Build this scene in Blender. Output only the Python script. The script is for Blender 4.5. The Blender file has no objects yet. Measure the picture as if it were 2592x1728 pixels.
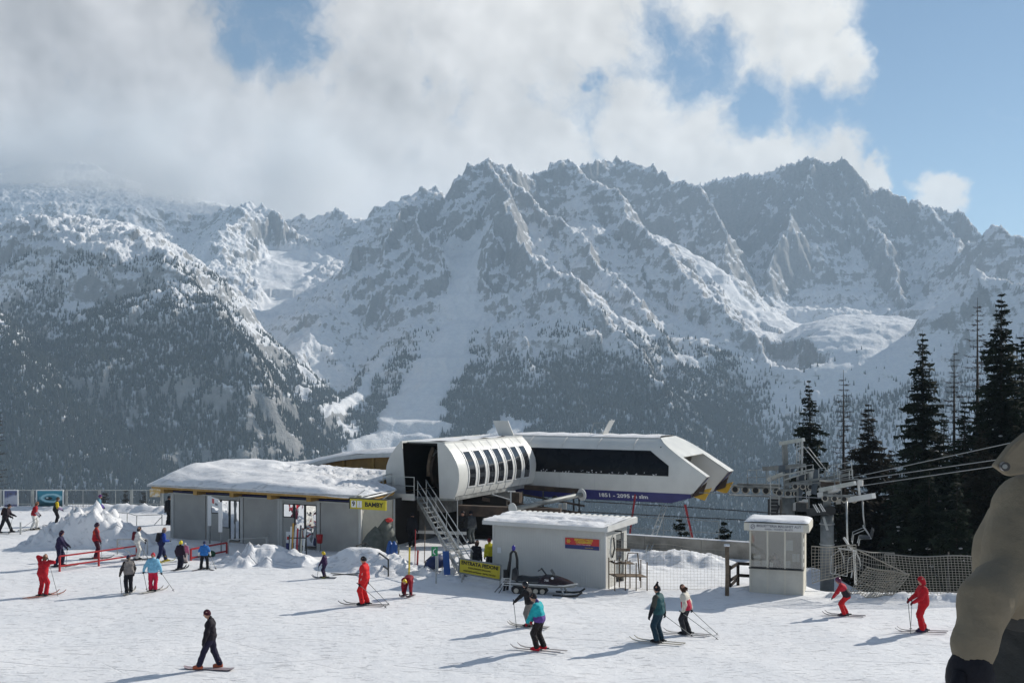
import bpy, bmesh, math, random
import numpy as np
from mathutils import Vector, Matrix
R = math.radians
random.seed(7)
SC = bpy.context.scene
COL = SC.collection

# ---------------------------------------------------------------- camera
FPX, CX, HY, CAMZ = 2740.0, 1296.0, 985.0, 8.3     # focal length and horizon in photo pixels, eye height
cam_d = bpy.data.cameras.new('camera')
cam = bpy.data.objects.new('camera', cam_d); COL.objects.link(cam)
cam.location = (0, 0, CAMZ); cam.rotation_euler = (R(90), 0, 0)
cam_d.sensor_width = 36.0; cam_d.lens = 36.0*FPX/2592.0
cam_d.shift_y = (HY-864.0)/2592.0
cam_d.clip_start = 0.05; cam_d.clip_end = 60000
SC.camera = cam

# ---------------------------------------------------------------- light
SUN_AZ, SUN_EL = 34.0, 29.0      # degrees ahead of +X (right), elevation
SUNV = Vector((math.cos(R(SUN_EL))*math.cos(R(SUN_AZ)), math.cos(R(SUN_EL))*math.sin(R(SUN_AZ)), math.sin(R(SUN_EL))))
sun_d = bpy.data.lights.new('sun', 'SUN'); sun_d.energy = 5.0; sun_d.angle = R(0.53); sun_d.color = (1.0, 0.948, 0.86)
sun = bpy.data.objects.new('sun', sun_d); COL.objects.link(sun)
sun.rotation_euler = (-SUNV).to_track_quat('-Z', 'Y').to_euler()
sun.location = (40, 40, 60)
SC.view_settings.view_transform = 'Standard'; SC.view_settings.look = 'None'
SC.view_settings.exposure = 0.12; SC.view_settings.gamma = 1.0
SC.view_settings.use_curve_mapping = False
SC.render.engine = 'CYCLES'
SC.cycles.use_denoising = True
SC.cycles.max_bounces = 5; SC.cycles.diffuse_bounces = 2; SC.cycles.glossy_bounces = 3; SC.cycles.volume_bounces = 2
SC.cycles.transparent_max_bounces = 24
SC.cycles.sample_clamp_indirect = 4.0

# ---------------------------------------------------------------- node helpers
class NT:
    def __init__(s, tree): s.t = tree; s.n = tree.nodes; s.l = tree.links
    def node(s, typ, **kw):
        n = s.n.new(typ)
        for k, v in kw.items(): setattr(n, k, v)
        return n
    def put(s, sock, v):
        if hasattr(v, 'is_output') or isinstance(v, bpy.types.NodeSocket): s.l.new(v, sock)
        else: sock.default_value = v
    def math(s, op, a, b=0.0, c=0.0, clamp=False):
        n = s.node('ShaderNodeMath', operation=op, use_clamp=clamp)
        s.put(n.inputs[0], a); s.put(n.inputs[1], b); s.put(n.inputs[2], c)
        return n.outputs[0]
    def vmath(s, op, a, b=(0, 0, 0), scale=None):
        n = s.node('ShaderNodeVectorMath', operation=op)
        s.put(n.inputs[0], a); s.put(n.inputs[1], b)
        if scale is not None: s.put(n.inputs['Scale'], scale)
        return n.outputs['Value'] if op in ('DOT_PRODUCT', 'DISTANCE', 'LENGTH') else n.outputs['Vector']
    def ramp(s, v, a, b, lo=0.0, hi=1.0, smooth=True):
        n = s.node('ShaderNodeMapRange', interpolation_type='SMOOTHSTEP' if smooth else 'LINEAR')
        s.put(n.inputs['Value'], v); s.put(n.inputs['From Min'], a); s.put(n.inputs['From Max'], b)
        s.put(n.inputs['To Min'], lo); s.put(n.inputs['To Max'], hi)
        return n.outputs['Result']
    def mix(s, f, a, b):
        n = s.node('ShaderNodeMix', data_type='RGBA')
        s.put(n.inputs[0], f); s.put(n.inputs[6], a); s.put(n.inputs[7], b)
        return n.outputs[2]
    def noise(s, vec, scale, detail=4.0, rough=0.55, dist=0.0, out='Fac'):
        n = s.node('ShaderNodeTexNoise')
        if vec is not None: s.put(n.inputs['Vector'], vec)
        s.put(n.inputs['Scale'], scale); s.put(n.inputs['Detail'], detail); s.put(n.inputs['Roughness'], rough)
        s.put(n.inputs['Distortion'], dist)
        return n.outputs[out]
    def xyz(s, v):
        n = s.node('ShaderNodeSeparateXYZ'); s.put(n.inputs[0], v); return n.outputs
    def comb(s, x, y, z):
        n = s.node('ShaderNodeCombineXYZ'); s.put(n.inputs[0], x); s.put(n.inputs[1], y); s.put(n.inputs[2], z); return n.outputs[0]
    def bump(s, h, strength=0.3, dist=0.05, normal=None):
        n = s.node('ShaderNodeBump'); s.put(n.inputs['Height'], h); s.put(n.inputs['Strength'], strength); s.put(n.inputs['Distance'], dist)
        if normal is not None: s.put(n.inputs['Normal'], normal)
        return n.outputs[0]

# ---------------------------------------------------------------- sky: daylight dome with a broken cumulus bank
def pix_dir(px, py):
    v = Vector(((px-CX)/FPX, 1.0, (HY-py)/FPX)); v.normalize(); return v
world = bpy.data.worlds.new('World'); SC.world = world; world.use_nodes = True
def make_world():
    T = NT(world.node_tree); T.n.clear()
    out = T.node('ShaderNodeOutputWorld'); bg = T.node('ShaderNodeBackground')
    sky = T.node('ShaderNodeTexSky', sky_type='NISHITA'); sky.sun_disc = False
    sky.sun_elevation = R(SUN_EL); sky.sun_rotation = R(90-SUN_AZ)
    sky.altitude = 1850; sky.air_density = 1.0; sky.dust_density = 0.6; sky.ozone_density = 1.6
    d = T.node('ShaderNodeTexCoord').outputs['Generated']
    d = T.vmath('NORMALIZE', d)
    # warp the lookup so that blob outlines billow
    wc = T.noise(d, 8.0, 5.0, 0.62, out='Color')
    w1 = T.vmath('SUBTRACT', wc, (0.5, 0.5, 0.5))
    dw = T.vmath('ADD', d, T.vmath('SCALE', w1, scale=0.105))
    blobs = [(100, 220, 620), (600, 430, 330), (330, 60, 330), (960, 420, 270), (1300, 400, 190), (1620, 330, 165), (1780, 380, 150), (1920, 400, 115), (2080, 400, 100), (2200, 450, 60),
             (960, 60, 250), (1330, 60, 250), (1120, 150, 150), (1680, 0, 190), (1960, 10, 190), (2020, 165, 125), (2140, 180, 85),
             (2380, 500, 66), (1500, -160, 330), (-700, 0, 800)]
    holes = [(700, 25, 100), (630, 108, 42), (750, 118, 50), (1050, 205, 26), (1710, 130, 90), (1810, 120, 66), (1480, 214, 24), (1920, 262, 70), (2060, 275, 60)]
    def field(lst, soft):
        acc = None
        for px, py, r in lst:
            dd = T.vmath('DISTANCE', dw, tuple(pix_dir(px, py)))
            m = T.math('MULTIPLY_ADD', dd, -FPX/(2*r*soft), (1+soft)/(2*soft))
            acc = m if acc is None else T.math('MAXIMUM', acc, m)
        return T.ramp(acc, 0.0, 1.0)
    cov = field(blobs, 0.42); hol = field(holes, 0.9)
    # elsewhere on the dome: broken cloud of the same kind
    bc = T.ramp(T.xyz(wc)[2], 0.50, 0.62)
    yz = T.xyz(d)
    outside = T.ramp(yz[1], 0.80, 0.60)
    cov = T.math('MAXIMUM', cov, T.math('MULTIPLY', bc, outside))
    cov = T.math('MULTIPLY', cov, T.math('SUBTRACT', 1.0, T.math('MULTIPLY', hol, 0.9)))
    fine = T.noise(dw, 24.0, 5.0, 0.68)
    cov = T.math('ADD', cov, T.math('MULTIPLY', T.math('SUBTRACT', fine, 0.5), 1.25))
    cov = T.ramp(cov, 0.12, 0.95)
    # cloud brightness: whiter towards the sun, billows from noise
    sd = T.vmath('DOT_PRODUCT', d, tuple(SUNV))
    toward = T.ramp(sd, 0.30, 0.80, smooth=False)
    b1 = T.noise(T.vmath('ADD', d, T.vmath('SCALE', w1, scale=0.02)), 6.5, 4.0, 0.58)
    off = T.noise(T.vmath('ADD', T.vmath('ADD', d, tuple(SUNV*0.022)), T.vmath('SCALE', w1, scale=0.02)), 6.5, 4.0, 0.58)
    relief = T.math('SUBTRACT', b1, off)
    br = T.math('ADD', T.math('MULTIPLY', toward, 0.33), 0.47)
    br = T.math('ADD', br, T.math('MULTIPLY', relief, 0.9))
    br = T.math('ADD', br, T.math('MULTIPLY', T.math('SUBTRACT', b1, 0.5), 0.28))
    br = T.math('MULTIPLY', br, CLOUD_GAIN)
    cc = T.mix(toward, (1.0, 0.98, 0.985, 1), (1.0, 0.985, 0.94, 1))
    ccol = T.vmath('SCALE', cc, scale=br)
    skyc = T.vmath('MULTIPLY', T.vmath('SCALE', sky.outputs[0], scale=1.0), SKY_TINT)
    col = T.mix(cov, skyc, T.vmath('SCALE', ccol, scale=1.0/0.1))
    T.put(bg.inputs['Color'], col); bg.inputs['Strength'].default_value = 0.1
    T.l.new(bg.outputs[0], out.inputs['Surface'])
CLOUD_GAIN = 1.10
SKY_TINT = (0.80, 0.89, 0.87)
world.cycles.sampling_method = 'MANUAL'; world.cycles.sample_map_resolution = 256
make_world()
# ---------------------------------------------------------------- material helpers
MATS = {}
def mat(name, col, rough=0.6, metal=0.0, var=0.0, vscale=3.0, bump=0.0, bscale=20.0, spec=0.4, emit=None):
    """plain procedural paint / cloth / metal with a little uneven tone and relief"""
    if name in MATS: return MATS[name]
    m = bpy.data.materials.new(name); m.use_nodes = True
    T = NT(m.node_tree); bs = T.n['Principled BSDF']
    bs.inputs['Roughness'].default_value = rough; bs.inputs['Metallic'].default_value = metal
    bs.inputs['Specular IOR Level'].default_value = spec
    c = (*col, 1) if len(col) == 3 else col
    pos = T.node('ShaderNodeTexCoord').outputs['Object']
    if var > 0:
        n = T.noise(pos, vscale, 5.0, 0.6)
        hi = tuple(min(1, x*(1+var)) for x in c[:3])+(1,); lo = tuple(x*(1-var) for x in c[:3])+(1,)
        T.put(bs.inputs['Base Color'], T.mix(T.ramp(n, 0.3, 0.7), lo, hi))
        T.put(bs.inputs['Roughness'], T.ramp(n, 0.2, 0.8, max(rough-0.1, 0.02), min(rough+0.1, 1)))
    else: bs.inputs['Base Color'].default_value = c
    if bump > 0: T.put(bs.inputs['Normal'], T.bump(T.noise(pos, bscale, 4.0, 0.6), bump, 0.02))
    MATS[name] = m; return m

# ---------------------------------------------------------------- numpy noise
_TAB = np.random.default_rng(1).permutation(65536).astype(np.int32)
_A = np.arange(65536)*(2*math.pi/65536.0); _CT = np.cos(_A).astype(np.float32); _ST = np.sin(_A).astype(np.float32)
def gn(x, y, seed=0):
    """2-D gradient noise"""
    x = np.asarray(x, np.float32); y = np.asarray(y, np.float32)
    ix = np.floor(x); iy = np.floor(y); fx = x-ix; fy = y-iy
    jx = ix.astype(np.int32); jy = iy.astype(np.int32)
    ux = fx*fx*fx*(fx*(fx*6-15)+10); uy = fy*fy*fy*(fy*(fy*6-15)+10)
    r0 = _TAB[(jy+seed*131) & 65535]; r1 = _TAB[(jy+1+seed*131) & 65535]
    def g(r, a, b):
        t = _TAB[(r+(jx+a)*57) & 65535]
        return _CT[t]*(fx-a)+_ST[t]*(fy-b)
    n0 = g(r0, 0, 0); n0 += ux*(g(r0, 1, 0)-n0); n1 = g(r1, 0, 1); n1 += ux*(g(r1, 1, 1)-n1)
    return (n0+uy*(n1-n0))*1.5
def fbm(x, y, oct=5, seed=0, lac=2.05, gain=0.5):
    s = 0; a = 1.0; f = 1.0
    for i in range(oct):
        s = s+a*gn(x*f, y*f, seed+i*17); a *= gain; f *= lac
    return s
def ridged(x, y, oct=5, seed=0, lac=2.1, gain=0.5):
    s = 0; a = 1.0; f = 1.0; t = 0
    for i in range(oct):
        n = 1-np.abs(gn(x*f, y*f, seed+i*31)); s = s+a*n*n; t += a; a *= gain; f *= lac
    return s/t
def sst(x, a, b):
    t = np.clip((x-a)/(b-a), 0, 1); return t*t*(3-2*t)

def mesh_from_np(name, V, F, smooth=True):
    me = bpy.data.meshes.new(name)
    V = np.ascontiguousarray(V, dtype=np.float32); F = np.ascontiguousarray(F, dtype=np.int32)
    k = F.shape[1]
    me.vertices.add(len(V)); me.vertices.foreach_set('co', V.ravel())
    me.loops.add(F.size); me.loops.foreach_set('vertex_index', F.ravel())
    me.polygons.add(len(F)); me.polygons.foreach_set('loop_start', np.arange(0, F.size, k, dtype=np.int32))
    me.polygons.foreach_set('loop_total', np.full(len(F), k, dtype=np.int32))
    me.polygons.foreach_set('use_smooth', np.full(len(F), smooth, dtype=bool))
    me.update(calc_edges=True)
    return me
def grid_faces(nr, nc):
    i = np.arange(nr-1)[:, None]*nc+np.arange(nc-1)[None, :]
    i = i.ravel(); return np.stack([i, i+1, i+nc+1, i+nc], 1)
def link(name, me, m=None, parent=None, **props):
    o = bpy.data.objects.new(name, me); COL.objects.link(o)
    if m is not None: me.materials.append(m)
    if parent is not None: o.parent = parent
    for k, v in props.items(): o[k] = v
    return o

# ---------------------------------------------------------------- mountains
# crest lines: (pixel x, pixel y, metres away) of points along each ridge; slope profile (s1 until d1, then s2 until d2, then s3)
RIDGES = [
    # far left plateau in the cloud
    dict(p=[(-500, 470, 5600), (0, 420, 5600), (100, 408, 5600), (230, 415, 5500), (300, 470, 5300), (420, 540, 5100), (640, 560, 5000)], s=(0.6, 90, 0.3, 1300, 0.9), fl=(25, 120)),
    # pale snow hills left of centre
    dict(p=[(300, 560, 4700), (420, 535, 4600), (500, 548, 4500), (575, 530, 4350), (640, 505, 4300), (700, 520, 4250), (760, 570, 4150), (790, 640, 4050)], s=(1.1, 110, 0.50, 650, 0.80), fl=(45, 70)),
    dict(p=[(640, 505, 4300), (560, 590, 3900), (600, 700, 3600), (640, 770, 3400)], s=(0.7, 150, 0.45, 350, 0.75), fl=(35, 60)),
    dict(p=[(700, 560, 4600), (790, 545, 4500), (850, 530, 4400), (890, 560, 4300), (960, 520, 4300), (1100, 470, 4400)], s=(1.1, 130, 0.55, 600, 0.8), fl=(50, 80)),
    # central massif crest
    dict(p=[(860, 720, 3350), (880, 660, 3420), (915, 610, 3480), (960, 560, 3520), (1010, 523, 3550), (1050, 510, 3600), (1102, 490, 3650), (1135, 494, 3700), (1165, 465, 3720), (1195, 430, 3740),
            (1225, 410, 3760), (1256, 402, 3780), (1300, 420, 3800), (1340, 442, 3850), (1375, 425, 3900), (1410, 413, 3950), (1443, 408, 3980), (1470, 424, 4000)], s=(1.7, 220, 1.0, 420, 0.62), fl=(75, 75)),
    dict(p=[(1440, 424, 4300), (1520, 404, 4400), (1565, 397, 4450), (1610, 410, 4400), (1665, 418, 4350), (1690, 430, 4300), (1705, 455, 4250), (1760, 465, 4200), (1800, 520, 4100), (1830, 600, 3950), (1850, 680, 3800)], s=(1.6, 220, 0.9, 450, 0.6), fl=(60, 80)),
    # left buttress rib
    dict(p=[(1010, 523, 3550), (985, 640, 3380), (930, 760, 3200), (900, 850, 3080)], s=(2.0, 140, 1.2, 260, 0.62), fl=(55, 60)),
    dict(p=[(1050, 510, 3600), (1100, 610, 3420), (1095, 680, 3330)], s=(1.6, 120, 1.0, 220, 0.7), fl=(40, 50)),
    # low left apron
    dict(p=[(860, 790, 3150), (800, 850, 3000), (740, 930, 2800), (700, 1010, 2600)], s=(0.6, 200, 0.5, 400, 0.5), fl=(30, 60)),
    dict(p=[(960, 900, 2950), (880, 980, 2750), (800, 1080, 2500), (760, 1140, 2350)], s=(0.7, 120, 0.55, 300, 0.5), fl=(30, 50)),
    # central rib with the pinnacle
    dict(p=[(1256, 402, 3780), (1262, 470, 3600), (1272, 515, 3420), (1310, 560, 3350), (1345, 610, 3280), (1376, 656, 3200), (1420, 690, 3100)], s=(1.9, 130, 1.1, 300, 0.68), fl=(55, 55)),
    dict(p=[(1272, 515, 3420), (1240, 590, 3320), (1225, 680, 3220), (1250, 790, 3050), (1230, 900, 2850), (1240, 980, 2700)], s=(1.5, 160, 0.85, 350, 0.6), fl=(50, 55)),
    # spurs running down to the right
    dict(p=[(1376, 656, 3200), (1470, 700, 3050), (1560, 830, 2850), (1640, 940, 2700), (1700, 1020, 2560), (1800, 1180, 2350)], s=(0.95, 150, 0.75, 350, 0.6), fl=(40, 60)),
    dict(p=[(1256, 402, 3780), (1330, 470, 3700), (1400, 540, 3600), (1470, 600, 3450), (1540, 680, 3250), (1600, 740, 3130), (1690, 860, 2920), (1745, 945, 2800), (1861, 1054, 2660), (1978, 1125, 2560)], s=(1.1, 130, 0.75, 350, 0.6), fl=(45, 60)),
    dict(p=[(1443, 408, 3980), (1500, 450, 3850), (1560, 490, 3750), (1585, 540, 3650), (1640, 590, 3500), (1703, 640, 3380), (1759, 707, 3250), (1810, 773, 3130), (1892, 845, 3020), (1963, 983, 2850), (2040, 1040, 2740), (2150, 1130, 2600)], s=(1.1, 140, 0.75, 350, 0.6), fl=(45, 60)),
    dict(p=[(1300, 830, 2900), (1380, 930, 2700), (1450, 1010, 2550), (1530, 1110, 2400)], s=(0.8, 150, 0.6, 350, 0.55), fl=(35, 60)),
    # right hand massif
    dict(p=[(1740, 470, 4800), (1790, 459, 4800), (1901, 435, 4700), (1960, 420, 4600), (2012, 408, 4520), (2048, 401, 4500), (2084, 403, 4500), (2110, 413, 4500), (2133, 408, 4500), (2160, 421, 4480), (2190, 441, 4460),
            (2200, 468, 4440), (2249, 484, 4450), (2294, 511, 4450), (2338, 517, 4450), (2392, 529, 4400), (2445, 542, 4350), (2472, 569, 4300), (2492, 597, 4250)], s=(1.9, 300, 1.3, 480, 0.5), fl=(70, 80)),
    dict(p=[(2060, 410, 4480), (2020, 480, 4350), (1990, 560, 4180), (1960, 650, 4050), (1930, 720, 3950)], s=(1.9, 120, 1.2, 260, 0.55), fl=(50, 55)),
    dict(p=[(2110, 413, 4500), (2182, 520, 4350), (2235, 600, 4200), (2262, 660, 4080), (2275, 740, 3930), (2320, 785, 3800)], s=(1.7, 110, 1.1, 240, 0.5), fl=(45, 50)),
    dict(p=[(2338, 517, 4450), (2390, 590, 4250), (2440, 640, 4050), (2430, 690, 3950)], s=(1.1, 160, 0.7, 300, 0.5), fl=(45, 60)),
    dict(p=[(2445, 620, 3900), (2480, 610, 3800), (2508, 573, 3750), (2526, 566, 3750), (2548, 578, 3720), (2566, 597, 3700), (2592, 589, 3700), (2750, 540, 3700), (3000, 500, 3700)], s=(1.2, 140, 0.8, 300, 0.55), fl=(40, 60)),
    # sunlit moraine and saddle
    dict(p=[(1892, 850, 3300), (1932, 872, 3280), (1990, 880, 3260), (2079, 832, 3220), (2155, 792, 3200), (2227, 795, 3180), (2280, 845, 3140), (2320, 872, 3100)], s=(0.27, 150, 0.42, 450, 0.62), fl=(10, 60), far=0.75),
    # shaded slope coming in from the right
    dict(p=[(2320, 900, 2900), (2400, 800, 2900), (2440, 735, 2900), (2470, 678, 2900), (2503, 698, 2880), (2548, 707, 2850), (2592, 720, 2800), (2800, 690, 2700), (3200, 600, 2500)], s=(0.95, 200, 0.7, 400, 0.6), fl=(35, 60)),
    dict(p=[(2320, 872, 3000), (2260, 930, 2850), (2200, 985, 2700), (2150, 1050, 2550)], s=(0.7, 200, 0.55, 400, 0.5), fl=(25, 60)),
    # near wooded dome on the left
    dict(p=[(-900, 640, 2700), (-300, 600, 2700), (0, 622, 2750), (60, 588, 2800), (130, 560, 2850), (200, 551, 2850), (265, 556, 2800), (300, 575, 2720)], s=(0.22, 130, 0.95, 420, 1.0), fl=(40, 70)),
    dict(p=[(300, 572, 2720), (370, 600, 2600), (425, 660, 2480), (462, 715, 2380), (525, 752, 2280), (565, 796, 2200), (590, 860, 2140), (600, 930, 2090), (615, 1000, 2050), (655, 1090, 2010), (700, 1190, 1960)], s=(0.8, 40, 1.6, 420, 1.0), fl=(45, 60)),
    dict(p=[(320, 760, 2250), (400, 730, 2280), (455, 752, 2250)], s=(0.45, 80, 1.15, 420, 0.9), fl=(45, 60)),
    dict(p=[(-300, 700, 2300), (-60, 760, 2150), (0, 830, 2050), (60, 940, 1900), (90, 1050, 1780)], s=(0.7, 150, 0.8, 420, 0.8), fl=(40, 70)),
]
# snow couloirs and fans: (px, py, Y, half width in m) carve shallow troughs that stay free of trees
GULLIES = [
    [(1175, 620, 3420, 40), (1170, 720, 3200, 45), (1130, 830, 2980, 50), (1080, 930, 2780, 52), (1030, 1030, 2580, 75), (950, 1130, 2380, 95)],
    [(1130, 760, 3150, 35), (1160, 600, 3450, 40), (1210, 560, 3500, 40)],
    [(1270, 1060, 2500, 55), (1160, 1110, 2400, 70)],
    [(985, 870, 2950, 14), (900, 960, 2720, 20), (800, 1050, 2500, 12)],
    [(1660, 560, 3800, 40), (1800, 700, 3550, 60), (1890, 790, 3450, 90)],
    [(720, 640, 4100, 110), (720, 740, 3700, 120), (700, 790, 3500, 60)],
    [(1960, 940, 3050, 60), (2030, 1010, 2880, 50)],
]
def PW(px, py, Y): return ((px-CX)/FPX*Y, Y, CAMZ+(HY-py)/FPX*Y)

def mountain_height(X, Y):
    wx = fbm(X/260, Y/260, 4, 11)*34; wy = fbm(X/260+31, Y/260-7, 4, 12)*34
    wx += fbm(X/60, Y/60, 3, 13)*9; wy += fbm(X/60+5, Y/60+9, 3, 14)*9
    xs, ys = X+wx, Y+wy
    base = -40-320*sst(Y, 90, 700)+0.20*np.maximum(Y-2600, 0)-0.05*np.maximum(Y-4800, 0)
    base += fbm(X/500, Y/500, 4, 3)*40*sst(Y, 300, 1000)
    H = np.array(base)
    shp = X.shape; H = H.ravel(); xf = xs.ravel(); yf = ys.ravel()
    for ri, r in enumerate(RIDGES):
        P = np.array([PW(*q) for q in r['p']], dtype=np.float32)
        s1, d1, s2, d2, s3 = r['s']; A, lam = r['fl']
        reach = (P[:, 2].max()+400)/0.45
        sel = np.nonzero((xf > P[:, 0].min()-reach) & (xf < P[:, 0].max()+reach) & (yf > P[:, 1].min()-reach) & (yf < P[:, 1].max()+reach))[0]
        x, y = xf[sel], yf[sel]
        bh = np.full(x.shape, -1e9, np.float32); bd = bh*0; bz = bh*0; bs = bh*0; side = bh*0
        acc = 0.0
        for a, b in zip(P[:-1], P[1:]):
            ab = b[:2]-a[:2]; L2 = float(ab@ab); L = math.sqrt(L2)
            t = np.clip(((x-a[0])*ab[0]+(y-a[1])*ab[1])/L2, 0, 1)
            dx = x-(a[0]+t*ab[0]); dy = y-(a[1]+t*ab[1])
            d = np.sqrt(dx*dx+dy*dy); z = a[2]+t*(b[2]-a[2])
            h = z-(s1*np.minimum(d, d1)+s2*np.clip(d-d1, 0, d2-d1)+s3*np.maximum(d-d2, 0))
            m = h > bh
            bh[m] = h[m]; bd[m] = d[m]; bz[m] = z[m]; bs[m] = (acc+t*L)[m]; side[m] = dy[m]
            acc += L
        drop = s1*np.minimum(bd, d1)+s2*np.clip(bd-d1, 0, d2-d1)+s3*np.maximum(bd-d2, 0)
        far = r.get('far')
        if far: drop = np.where(side > 0, far*bd, drop)
        keep = bz-drop+A*0.9+25 > H[sel]
        sel, bd, bz, bs, drop = sel[keep], bd[keep], bz[keep], bs[keep], drop[keep]
        fl = ridged(bs/lam/1.6+ri*9.1, bd/(lam*9)+ri*3.3, 4, 200+ri, gain=0.55)
        fl = (fl-0.62)*A*2.0*sst(bd, 5, 3.0*lam)
        nr = bd < 200
        crest = np.zeros_like(bd)
        crest[nr] = fbm(bs[nr]/42.0+ri*5.7, bs[nr]*0+ri, 4, 300+ri)*min(A*0.28, 18)*np.exp(-bd[nr]/60)
        h = bz-drop+fl+crest
        # smooth maximum keeps the valleys between spurs soft
        k = 18.0; hs = H[sel]
        e = np.clip(0.5+0.5*(h-hs)/k, 0, 1)
        H[sel] = hs*(1-e)+h*e+k*e*(1-e)
    H = H.reshape(shp)
    gm = np.zeros_like(X); gz_ = np.zeros_like(X)
    gn_f = fbm(X/45, Y/45, 4, 55)
    for g in GULLIES:
        P = np.array([(*PW(q[0], q[1], q[2]), q[3]) for q in g])
        for a, b in zip(P[:-1], P[1:]):
            ab = b[:2]-a[:2]; L2 = ab@ab
            t = np.clip(((xs-a[0])*ab[0]+(ys-a[1])*ab[1])/L2, 0, 1)
            d = np.hypot(xs-(a[0]+t*ab[0]), ys-(a[1]+t*ab[1])); w = a[3]+t*(b[3]-a[3])
            q = sst(d*(1+0.35*gn_f), w*1.35, w*0.6); gz_ = np.where(q > gm, a[2]+t*(b[2]-a[2]), gz_); gm = np.maximum(gm, q)
    basin = sst(X/Y, 0.20, 0.245)*sst(Y, 2350, 2600)*sst(-Y, -3950, -3500)
    rough = (1-0.96*gm)*(1-0.72*basin*sst(H, 420, 250))
    alt = sst(H, -50, 350)
    near = sst(Y, 500, 1500)
    H = H+((ridged(X/190, Y/190, 6, 61)-0.6)*34*(0.45+0.55*alt)+(ridged(X/38+3, Y/38, 4, 62)-0.6)*17*(0.35+0.65*alt)+(ridged(X/15+7, Y/15, 3, 63)-0.6)*7*(0.25+0.75*alt))*rough*near
    # ledges: limestone benches
    st = H/30.0+fbm(X/240, Y/240, 4, 77)*1.6+0.004*X
    fr = st-np.floor(st)
    H = H+rough*alt*(sst(fr, 0.25, 0.75)-fr)*11*sst(fbm(X/330+9, Y/330, 3, 78), -0.25, 0.35)
    H = H+np.clip(gz_-H, -150, 8)*gm*0.85
    return H, gm

def make_mountains():
    uu = np.concatenate([np.linspace(-1.3, -0.50, 60, endpoint=False), np.linspace(-0.50, 0.50, 1080), np.linspace(0.50, 1.3, 61)[1:]])
    yy = np.concatenate([np.geomspace(88, 1250, 60, endpoint=False), np.linspace(1250, 4600, 510), np.linspace(4600, 5800, 90)[1:], np.geomspace(5800, 9000, 16)[1:]])
    U, Yg = np.meshgrid(uu.astype(np.float32), yy.astype(np.float32)); X = U*Yg
    H, gm = mountain_height(X, Yg)
    V = np.stack([X, Yg, H], -1).reshape(-1, 3)
    me = mesh_from_np('mountains', V, grid_faces(len(yy), len(uu))[:, ::1])
    at = me.attributes.new('gully', 'FLOAT', 'POINT'); at.data.foreach_set('value', gm.ravel().astype(np.float32))
    # slope over a broad and a narrow footprint
    return me, uu, yy, H, gm

def mountain_material():
    m = bpy.data.materials.new('mountain_snow_and_rock'); m.use_nodes = True
    T = NT(m.node_tree); bs = T.n['Principled BSDF']
    geo = T.node('ShaderNodeNewGeometry'); pos = geo.outputs['Position']
    nz = T.xyz(geo.outputs['Normal'])[2]
    p = T.xyz(pos)
    gul = T.node('ShaderNodeAttribute', attribute_name='gully').outputs['Fac']
    n1 = T.noise(pos, 0.012, 7.0, 0.66); n2 = T.noise(pos, 0.09, 6.0, 0.70)
    strat = T.noise(T.comb(T.math('MULTIPLY', p[0], 0.006), T.math('MULTIPLY', p[1], 0.006), T.math('MULTIPLY', p[2], 0.11)), 1.0, 5.0, 0.6)
    steep = T.math('SUBTRACT', 1.0, nz)
    v = T.math('ADD', steep, T.math('MULTIPLY', T.math('SUBTRACT', n1, 0.5), 0.5))
    v = T.math('ADD', v, T.math('MULTIPLY', T.math('SUBTRACT', n2, 0.5), 0.75))
    v = T.math('ADD', v, T.math('MULTIPLY', T.math('SUBTRACT', strat, 0.5), 0.30))
    v = T.math('SUBTRACT', v, T.math('MULTIPLY', gul, 0.35))
    rock = T.math('MULTIPLY', T.ramp(v, 0.335, 0.50), 0.92)
    rc = T.mix(T.ramp(n2, 0.3, 0.7), (0.14, 0.138, 0.138, 1), (0.33, 0.32, 0.31, 1))
    rc = T.mix(T.ramp(strat, 0.35, 0.7), rc, (0.24, 0.235, 0.225, 1))
    sn = T.mix(T.ramp(n2, 0.35, 0.65), (0.74, 0.75, 0.78, 1), (0.84, 0.84, 0.85, 1))
    T.put(bs.inputs['Base Color'], T.mix(rock, sn, rc))
    bs.inputs['Roughness'].default_value = 0.85; bs.inputs['Specular IOR Level'].default_value = 0.15
    h = T.math('ADD', T.math('MULTIPLY', n2, 5.0), T.math('MULTIPLY', T.noise(pos, 0.25, 4.0, 0.68), 3.2))
    b = T.bump(h, 1.0, 1.0)
    b.node.inputs['Strength'].default_value = 0.8
    T.put(bs.inputs['Normal'], b)
    return m

MT = make_mountains()
mountains = link('mountains', MT[0], mountain_material(), kind='structure', label='snow covered rocky mountain range with wooded lower slopes')

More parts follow.
